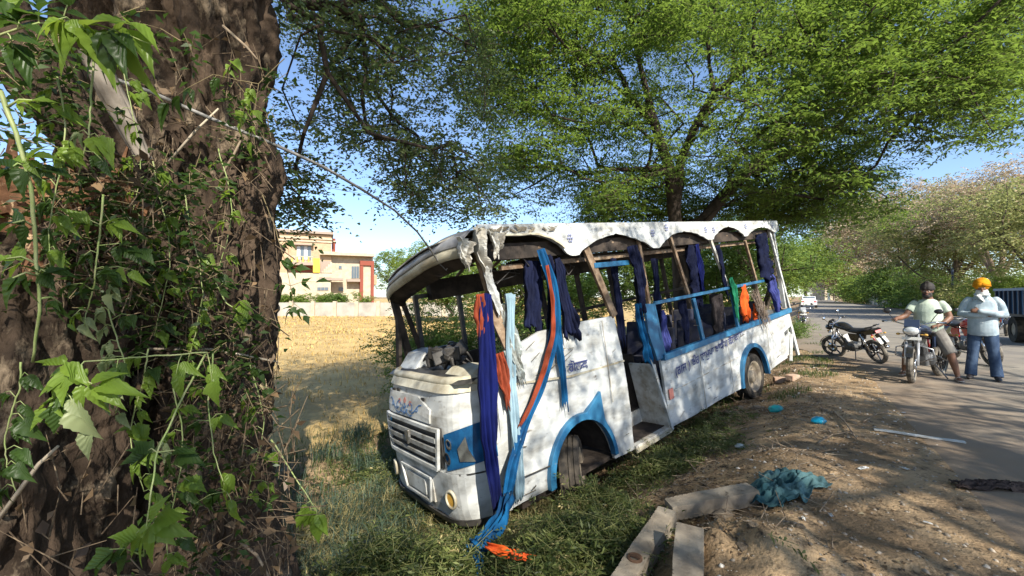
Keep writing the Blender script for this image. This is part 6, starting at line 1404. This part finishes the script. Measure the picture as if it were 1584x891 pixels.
# ------------------------------------------------------------------ things lying on the ground
m_post = mat('weathered_concrete', (.33, .285, .225), .9, (.21, .175, .135), 4, .006, 30, c3=(.10, .085, .065), s3=14)
def post(a, b, w_, t_, label, extra=None):
    """a, b: world points of the upper face centre line"""
    a = Vector(a); b = Vector(b); t = empty('fallen_post', ((a+b)/2)); tag(t, label, 'post', 'fallen concrete posts')
    d = (b-a); L_ = d.length; d.normalize(); sx = d.cross(Vector((0, 0, 1))).normalized(); u = sx.cross(d)
    M = Matrix((sx, d, u)).transposed(); bm = bmesh.new(); bmesh.ops.create_cube(bm, size=1); bmesh.ops.scale(bm, vec=(w_, L_, t_), verts=bm.verts)
    bmesh.ops.subdivide_edges(bm, edges=[e for e in bm.edges if abs((e.verts[0].co-e.verts[1].co).y) > .01], cuts=18); bmesh.ops.bevel(bm, geom=[e for e in bm.edges if abs((e.verts[0].co-e.verts[1].co).y) > .001 and abs(e.verts[0].co.x) > w_*.49], offset=.008, segments=1)
    for v in bm.verts:
        v.co += Vector((mnoise.noise(v.co*6), mnoise.noise(v.co*5+Vector((3, 0, 0))), mnoise.noise(v.co*7+Vector((9, 0, 0)))))*.008
        v.co = M @ v.co - u*t_/2
    me = bpy.data.meshes.new('shaft'); bm.to_mesh(me); bm.free(); link('shaft', me, m_post, t)
    if extra is not None:
        c = M @ Vector((0, L_*extra, 0))
        g = G(); g.lathe([(-.004, .0), (-.002, .030), (.006, .034), (.004, .042), (-.006, .044)], (0, 0, 0), 'Z', 18); o = g.build_at('socket', m_black, t); o.location = c + u*.003; o.rotation_euler = d.to_track_quat('Y', 'Z').to_euler()
        g = G(); g.lathe([(.010*math.cos(R(a_)), .036+.010*math.sin(R(a_))) for a_ in range(0, 360, 60)], (0, 0, 0), 'Z', 20, closed=True); g.box((0, 0, .01), (.07, .014, .012)); o = g.build_at('iron_ring', mat('rust_iron', (.12, .07, .045), .8), t); o.location = c + u*.006; o.rotation_euler = d.to_track_quat('Y', 'Z').to_euler()
    return t
pa = gp(956, 905, .15); pb = gp(1032, 786, .17); post(pa, pb, .125, .11, 'fallen concrete post with an iron ring in its side, nearest to the bottom edge', -.22)
pa = gp(1034, 778, .2); pb = gp(1165, 752, .10); post(pa, pb, .14, .10, 'fallen concrete post lying under the crumpled teal cloth')
pa = gp(1064, 905, .13); pb = gp(1066, 812, .12); post(pa, pb, .155, .12, 'short broad concrete post half sunk in the soil mound')
def crumpled(px, py, sx, sy, hgt_, m, label, name='cloth', cat='cloth', seed=0, n=64, rot=0.0, th=.003, fr=13):
    c = gp(px, py); u = np.linspace(-1, 1, n); U, V_ = np.meshgrid(u, u); ra = 1 + .25*fbm(U*1.5+seed, V_*1.5, 0, 3, seed)
    wx = U*sx*ra + .03*fbm(U*3, V_*3, 1, 3, seed+1); wy = V_*sy*(1+.3*fbm(U*2+4, V_*1, 0, 2, seed+2)); ca, sa = math.cos(rot), math.sin(rot)
    X = c.x + wx*ca - wy*sa; Y = c.y + wx*sa + wy*ca
    rg_ = 1 - np.abs(fbm(U*fr*.35+seed, V_*fr*.35, 0, 3, seed+6))*2.6
    Z = hgt(X, Y) + .012 + hgt_*np.clip(rg_, 0, 1)*np.clip(1.2 - np.hypot(U, V_)*.8, .15, 1) + .3*hgt_*(fbm(U*fr, V_*fr, 0, 2, seed+8)+.5).clip(0)
    i = np.arange(n*n).reshape(n, n); F = np.stack([i[:-1, :-1], i[:-1, 1:], i[1:, 1:], i[1:, :-1]], -1).reshape(-1, 4)
    o = npmesh(name, np.stack([X, Y, Z], -1).reshape(-1, 3), F, m, smooth=True); s = o.modifiers.new('s', 'SOLIDIFY'); s.thickness = th; tag(o, label, cat); return o
crumpled(1202, 764, .28, .20, .08, clothmat('cloth_teal', (.03, .085, .10), (.09, .17, .18)), 'crumpled teal cloth on the soil at the end of the post', seed=3, rot=.35, fr=7)
crumpled(1552, 758, .34, .07, .05, clothmat('cloth_brown_black', (.045, .033, .03), (.09, .065, .055)), 'crumpled dark brown cloth strip on the asphalt at the right edge', seed=5, rot=-.15)
m_teal = mat('plastic_teal', (.0, .33, .33), .35, (.02, .22, .24), 10); m_cyan = mat('plastic_cyan', (.0, .38, .58), .35, (.02, .25, .4), 10); m_clearp = mat('plastic_grey', (.45, .50, .50), .3, (.3, .34, .34), 12)
def bag(px, py, r, m, label, seed): 
    c = gp(px, py); rgx = np.random.default_rng(seed); g = G(); g.ell((0, 0, 0), (1, 1, 1), u=22, v=14); V = np.array(g.v); n_ = 1 + .32*fbm(V[:, 0]*2.2+seed, V[:, 1]*2.2, V[:, 2]*2.2, 3, seed); V = V*n_[:, None]*np.array([r, r*.8, r*.55]); V[:, 2] += r*.45; V += np.array(c)
    g.v = [tuple(p) for p in V]; o = g.build('plastic_bag', m, None, True); tag(o, label, 'plastic bag')
bag(1200, 638, .10, m_teal, 'crumpled teal plastic bag on the soil near the rear wheel', 1); bag(1266, 655, .075, m_cyan, 'small bright cyan plastic bag right of the teal bag', 2); bag(1145, 694, .055, m_clearp, 'greyish clear plastic bag on the bank below the rear side panel', 3)
# broken white strip on the road edge
p0, p1, p2 = gp(1352, 667), gp(1420, 676), gp(1495, 688)
g = G()
for i in range(8): a = p0.lerp(p1, i/8) if 0 else (p0*(1-i/8) + p2*(i/8)); b = p0*(1-(i+1)/8) + p2*((i+1)/8); g.bar(a + Vector((0, 0, .022 + .006*math.sin(i*2))), b + Vector((0, 0, .022 + .006*math.sin((i+1)*2))), .045 + .02*math.sin(i*1.7)**2, .006, (0, 0, 1)) if 0 else g.bar(a + Vector((0, .01*math.sin(i), .022)), b + Vector((0, .01*math.sin(i+1), .022)), .055, .012, (0, 0, 1))
tag(g.build('white_strip', mat('strip_white', (.58, .60, .60), .5, (.40, .40, .38), 9)), 'long broken white plastic strip lying at the road edge', 'plastic strip')
# stones, bricks, rubbish
def rock_mesh(seed, n=1):
    bm = bmesh.new(); bmesh.ops.create_icosphere(bm, subdivisions=2, radius=1)
    for v in bm.verts: v.co *= 1 + .35*mnoise.noise(v.co*1.3 + Vector((seed*3.1, 0, 0))) + .12*mnoise.noise(v.co*4+Vector((seed, 2, 0)))
    me = bpy.data.meshes.new('stone'); bm.to_mesh(me); bm.free(); me.materials.append(m_rock); return me
m_rock = mat('rock', (.24, .19, .145), .95, (.34, .28, .21), 3, .02, 12, c3=(.12, .09, .07), s3=8)
RM = [rock_mesh(i) for i in range(4)]
for i, (px, py, r, lab) in enumerate([(1112, 680, .10, 'flat brown stone on the bank below the rear side panel'), (1128, 640, .07, 'clod of earth beside the rear wheel'), (1170, 632, .06, 'small clod just behind the rear wheel'), (1145, 632, .055, 'rounded clod between two clods near the rear wheel'),
      (1012, 800, .05, 'grey stone where the two long posts meet'), (1075, 800, .055, 'pale stone on top of the soil mound'), (1165, 815, .03, 'small pale stone below the teal cloth'), (1238, 815, .022, 'tiny stone on the open soil right of the teal cloth'), (1100, 700, .04, 'small stone left of the clear plastic bag'),
      (1320, 655, .03, 'little stone right of the cyan bag'), (1120, 800, .06, 'dark clod on the soil mound'), (1150, 850, .04, 'brown clod near the bottom of the soil slope'), (1398, 762, .022, 'pale pebble on the shoulder in front of the dark cloth')]):
    c = gp(px, py); o = bpy.data.objects.new('stone', RM[i % 4]); col.objects.link(o); o.location = (c.x, c.y, c.z + r*.25); o.scale = (r*1.3, r, r*.6); o.rotation_euler = (0, 0, i*1.3); tag(o, lab, 'stone', 'stones and clods on the shoulder')
m_brick = mat('old_brick', (.34, .22, .16), .9, (.40, .32, .25), 6, .006, 30)
for px, py, rz, lab in ((1226, 588, .5, 'worn pale brick on the verge behind the bus'), (1208, 592, -.3, 'dark half brick beside the worn pale brick')):
    c = gp(px, py); o = G().box((0, 0, 0), (.24, .13, .10)).build('brick', m_brick, None, bevel=.01); o.location = (c.x, c.y, c.z+.0); o.rotation_euler = (.05, 0, rz); tag(o, lab, 'brick')
m_lit = mat('paper_white', (.62, .62, .60), .7); m_lil = mat('wrapper_lilac', (.40, .36, .52), .5, (.6, .58, .66), 20)
for i, (px, py, s, m, lab) in enumerate([(955, 797, .05, m_lil, 'lilac food wrapper in the cut branches near the front wheel'), (1243, 805, .018, m_lit, 'tiny scrap of white paper on the open soil'), (1400, 728, .03, m_lit, 'white paper scrap on the shoulder'), (1335, 728, .035, m_lit, 'pale scrap of paper left of another on the shoulder'), (1285, 800, .02, m_lit, 'small scrap on the soil below the teal cloth'),
      (1435, 812, .02, m_lit, 'white scrap on the soil near the lower right corner'), (1398, 640, .025, m_lit, 'pale scrap near the white strip')]):
    crumpled(px, py, s*.9, s*.5, s*.4, m, lab, 'litter_scrap', 'litter', seed=20+i, n=9, rot=i*1.1, th=.001, fr=4)
for i, (a, b, r, lab) in enumerate([((1290, 640), (1325, 682), .012, 'broken branch lying right of the cyan bag'), ((1262, 690), (1310, 672), .007, 'thin twig on the soil below the cyan bag'), ((1335, 655), (1375, 640), .008, 'short stick beside the white strip'), ((1040, 700), (1080, 735), .012, 'cut branch on the bank below the doorway'), ((1110, 780), (1075, 745), .010, 'dry stick between cloth and bus')]):
    p, q = gp(*a), gp(*b); g = G().tube([p + Vector((0, 0, .02)), (p+q)/2 + Vector((.02, .02, .05)), q + Vector((0, 0, .02))], [r, r*.8, r*.5], 6); g.tube([(p+q)/2 + Vector((.02, .02, .05)), (p*.3+q*.7) + Vector((.08, -.05, .08))], [r*.6, r*.3], 5); tag(g.build('fallen_branch', m_stick, None, True), lab, 'branch', 'sticks on the soil')

# ------------------------------------------------------------------ background: house, walls, trailer, car
m_cr = mat('paint_cream', (.44, .31, .20), .8, (.36, .25, .16), 2); m_wh = mat('paint_offwhite', (.46, .39, .29), .8, (.36, .30, .23), 2); m_yl = mat('paint_yellow', (.72, .46, .07), .8); m_rd = mat('paint_redbrown', (.22, .065, .045), .8); m_gl = mat('window_glass', (.10, .13, .16), .12); m_cn = mat('parapet_grey', (.30, .24, .20), .8); m_curt = mat('window_blind', (.5, .52, .56), .6)
HY = 60.0; hb = empty('house', at(495, 475, HY)); o_ = Vector(hb.location); tag(hb, 'cream and white two storey house with red brown and yellow panels beyond the field', 'house')
HF = math.atan2(495-792, FPX); HD = math.hypot(o_.x, o_.y); hb.rotation_euler = (0, 0, -HF)
def hloc(px, py):
    th = math.atan2(px-792, FPX) - HF; lx = HD*math.tan(th); Y = HD*math.cos(HF) - lx*math.sin(HF)
    return lx, at(px, py, Y)[2] - o_.z
def hbox(name, px0, px1, py0, py1, m, d0=0.0, dep=8.0, parent=None, bev=0):
    pc = (px0+px1)/2; x0, z0 = hloc(px0, py1)[0], hloc(pc, py1)[1]; x1, z1 = hloc(px1, py0)[0], hloc(pc, py0)[1]; par = parent or hb
    o = G().box((0, 0, 0), (x1-x0, dep, z1-z0)).build_at(name, m, par); po = Vector(((x0+x1)/2, d0 + dep/2, (z0+z1)/2))
    if parent: po = po - parent.location
    o.location = po; return o
t_ = hbox('tower_wall', 428, 512, 362, 478, m_cr, 0, 9)
hbox('roof_cornice', 425, 515, 357, 361, m_cn, -.5, 10); hbox('parapet_band', 427, 513, 367, 369.5, m_wh, -.15, .14); hbox('parapet_band', 427, 513, 372, 374, m_wh, -.15, .14)
hbox('roof_slab', 494, 578, 391, 396, m_wh, -.9, 8); hbox('right_wing_wall', 512.5, 577, 396.5, 478, m_wh, .5, 7); hbox('low_wing_wall', 408, 511, 423, 478, m_wh, -1.6, 1.5)
def win(px0, px1, py0, py1, d0, panes=2, blind=False):
    f = hbox('window_frame', px0, px1, py0, py1, m_wh, d0-.08, .08)
    for i in range(panes): w_ = (px1-px0-1.0)/panes; hbox('pane', px0+.6+w_*i, px0+.2+w_*(i+1), py0+.7, py1-.7, m_curt if blind and i % 2 == 0 else m_gl, d0-.12, .03, parent=f)
win(458, 481, 380, 402, 0, 4, True); hbox('window_hood', 455, 484, 378, 380, m_cn, -.9, .9); win(523, 529, 410, 416, .5, 1); win(543, 556, 411, 431, .5, 3); win(426, 438, 443, 450, -1.6, 2); win(490, 508, 444, 450, -1.6, 3); win(523, 532, 444, 451, .5, 1)
hbox('pilaster', 440, 445, 375, 424, m_cr, -.35, .34); hbox('yellow_pillar', 484, 494, 401, 422.5, m_yl, -1.8, .8); hbox('yellow_pillar', 424, 430, 404, 422.5, m_yl, -1.8, .8); hbox('side_pier', 513.5, 519, 366, 390, m_rd, 2, 2); hbox('pier_cap', 512.5, 520.5, 370, 372, m_wh, 1.8, 2.3)
for i in range(9): hbox('baluster', 447+i*4.2, 448.6+i*4.2, 399, 407, m_yl if i % 2 else m_wh, -1.7, .12)
hbox('balcony_rail', 444, 484, 397.5, 399, m_wh, -1.75, .2); hbox('balcony_slab', 444, 484, 407, 411, m_cn, -1.8, 1.7); hbox('balcony_recess', 452, 483, 411.5, 421, m_rd, -.25, .2)
hbox('stair_wall', 495, 512, 404, 422.5, m_cn, -.4, .3); g = G(); 
for i in range(5): hbox('stair', 497+i*3.2, 500+i*3.2, 420-i*3.4, 422.5, m_wh, -.9, .4)
hbox('red_frame', 556, 577.5, 404, 411, m_rd, -.6, 1); hbox('red_frame', 556, 561, 411.3, 470, m_rd, -.6, 1); hbox('red_frame', 573, 577.5, 411.3, 478, m_rd, -.6, 1); hbox('cream_panel', 561.3, 572.7, 411.3, 478, m_wh, -.3, .7)
hbox('balcony_slab', 493, 530, 431, 434, m_cn, -1.9, 1.8); hbox('balcony_slab', 536, 556, 432, 436, m_cn, -.9, 1.3); hbox('balcony_wall', 493, 530, 424, 430.5, m_wh, -1.9, .2); hbox('annex', 577.8, 584, 425, 440, m_cr, 1, 5)
bw = empty('boundary_wall', at(500, 485, 44)); o2 = Vector(bw.location); tag(bw, 'long pale boundary wall across the far end of the golden field', 'wall')
a = Vector(at(-350, 484, 44)); b = Vector(at(720, 468, 44))
o = G().box(((a.x+b.x)/2, 44, (a.z+b.z)/2 - .3), (b.x-a.x, .3, b.z-a.z + .6)).build_at('wall_face', mat('wall_whitewash', (.40, .375, .33), .85, (.26, .24, .21), .5, c3=(.3, .28, .26), s3=3), bw); o.location = -o2
for i in range(33): x = a.x + i*(b.x-a.x)/32; o = G().box((x, 43.8, (a.z+b.z)/2 - .2), (.35, .3, b.z-a.z + .7)).build_at('pillar', m_wh, bw); o.location = -o2
for i, (px, w_, lab) in enumerate(((430, 1.2, 'bright clipped bush on the wall left of the house steps'), (480, 1.6, 'green hedge clump in front of the cream house'), (520, 1.2, 'round dark bush in front of the house wing'), (550, 1.4, 'green hedge clump below the red brown frame'))):
    make_tree('hedge_bush', rt(px, 47), 2.2, (w_*1.4, .8, .75), 1.7, 50, lm_bright if i != 2 else lm_far, per=20, lsize=.16, tl=.4, r0=.05, label=lab, group='bushes behind the boundary wall', cat='bush', spread=.25, seed=150+i, nl=7, trunk_h=.3)
# pale wall and gate pillars on the right side
pw = empty('pale_wall', at(1410, 468, 41)); o3 = Vector(pw.location); tag(pw, 'low pale wall behind the trees on the far side of the road', 'wall')
q0 = np.array(rt(1340, 84)); q1 = np.array(rt(1482, 34)); dv = unit(q1-q0); L_ = float(np.linalg.norm(q1-q0)); nn = 11
for i in range(nn):
    c = q0 + (q1-q0)*(i+.5)/nn; o = G().box((0, 0, 0), (L_/nn*.96, .22, 2.3)).build_at('wall_panel', MATS['wall_whitewash'], pw); o.location = Vector((c[0], c[1], 1.1)) - o3; o.rotation_euler = (0, 0, math.atan2(dv[1], dv[0]))
gh = empty('roadside_shed', at(1285, 462, 120)); o4 = Vector(gh.location); tag(gh, 'small grey white building by the far bend of the road', 'building')
for nm, px0, px1, py0, py1, m, d0, dp in (('wall', 1276, 1296, 436, 464, m_wh, 0, 5), ('roof', 1274, 1298, 432, 435.7, m_cn, -.4, 6), ('door', 1280, 1284, 445, 464, m_gl, -.06, .05), ('pillar', 1289, 1291.5, 436, 464, m_cn, -.3, .28)):
    a = Vector(at(px0, py1, 120)); b = Vector(at(px1, py0, 120)); o = G().box((0, 0, 0), (b.x-a.x, dp, b.z-a.z)).build_at(nm, m, gh); o.location = Vector(((a.x+b.x)/2, 120+d0+dp/2, (a.z+b.z)/2)) - o4
# blue trailer at the right edge
m_tb = mat('trailer_blue', (.03, .11, .26), .5, (.05, .16, .34), 3, c3=(.10, .08, .07), s3=9); m_tbd = mat('trailer_navy', (.015, .03, .07), .6)
bt = empty('blue_trailer', (16.3, 12.4, 0)); tag(bt, 'blue ribbed farm trailer with a tall corner post at the right edge', 'trailer'); bt.rotation_euler = (0, 0, R(55))
G().box((0, 0, 1.27), (3.2, 1.9, .72)).build_at('body', m_tb, bt); G().box((0, 0, .86), (3.3, 1.5, .14)).build_at('chassis', m_tbd, bt)
for i in range(9): 
    for s in (-1, 1): G().box((-1.5 + i*.375, s*.98, 1.27), (.07, .06, .72)).build_at('rib', m_tbd, bt)
for i in range(6): G().box((-1.63, -.85+i*.34, 1.27), (.06, .07, .72)).build_at('rib', m_tbd, bt)
G().box((-1.66, .93, 1.6), (.10, .10, 2.6)).build_at('corner_post', m_tbd, bt); G().box((0, .98, 1.67), (3.3, .08, .08)).build_at('top_rail', m_tb, bt); G().box((0, -.98, 1.67), (3.3, .08, .08)).build_at('top_rail', m_tb, bt)
for s in (-1, 1): o = G().lathe([(-.10, .2), (-.11, .40), (.11, .40), (.10, .2)], (0, 0, 0), 'Y', 24, closed=True).build_at('tyre', m_tyre, bt); o.location = (.3, s*.85, .42); o = G().lathe([(-.08, .0), (-.08, .2), (.08, .2), (.08, 0)], (0, 0, 0), 'Y', 18).build_at('rim', m_rim, bt); o.location = (.3, s*.85, .42)
# white car far down the road
cx, cy = rt(1251, 54); ct = empty('car', (cx, cy, .03), R(90) - math.atan2(dirR[0], dirR[1])); tag(ct, 'small white car far down the road', 'car'); m_cw = mat('car_white', (.72, .73, .74), .3, coat=.5)
g = G(); g.prism([(-2.0, .35), (-2.05, .75), (-1.9, .95), (-1.2, 1.0), (1.0, .98), (1.85, .85), (2.0, .6), (1.95, .32)], -.82, .82); g.build_at('body', m_cw, ct, bevel=.05) if 0 else g.build_at('body', m_cw, ct)
G().prism([(-1.35, 1.0), (-.95, 1.42), (.25, 1.44), (.95, 1.0)], -.68, .68).build_at('cabin', m_cw, ct)
for x0, x1, nm in ((-1.30, -1.0, 'rear_window'), (.35, .92, 'windscreen')): G().prism([(x0-.02, 1.02) if x0 < 0 else (x1+.02, 1.02), (x0+.30, 1.38) if x0 < 0 else (x0-.02, 1.38), (x0+.34, 1.38) if x0 < 0 else (x0-.06, 1.38), (x0+.05, 1.02) if x0 < 0 else (x1-.04, 1.02)], -.62, .62).build_at(nm, m_gl, ct)
for s in (-1, 1):
    G().prism([(-1.1, 1.04), (-.85, 1.36), (.2, 1.38), (.72, 1.04)], s*.69-.01, s*.69+.01).build_at('side_window', m_gl, ct)
    for x in (-1.25, 1.25): o = G().lathe([(-.1, .0), (-.1, .30), (.1, .30), (.1, .0)], (0, 0, 0), 'Y', 20).build_at('wheel', m_tyre, ct); o.location = (x, s*.74, .30)
    G().box((-2.03, s*.62, .78), (.05, .28, .14)).build_at('tail_light', m_mred, ct); G().box((1.95, s*.6, .70), (.06, .3, .12)).build_at('headlight', m_clear, ct)
px_, py_ = rt(1474, 32); g = G().tube([(px_, py_, 0), (px_, py_, 3.6)], .07, 8); tag(g.build('iron_post', m_tbd), 'thin dark iron post standing between the two men in the background', 'post')
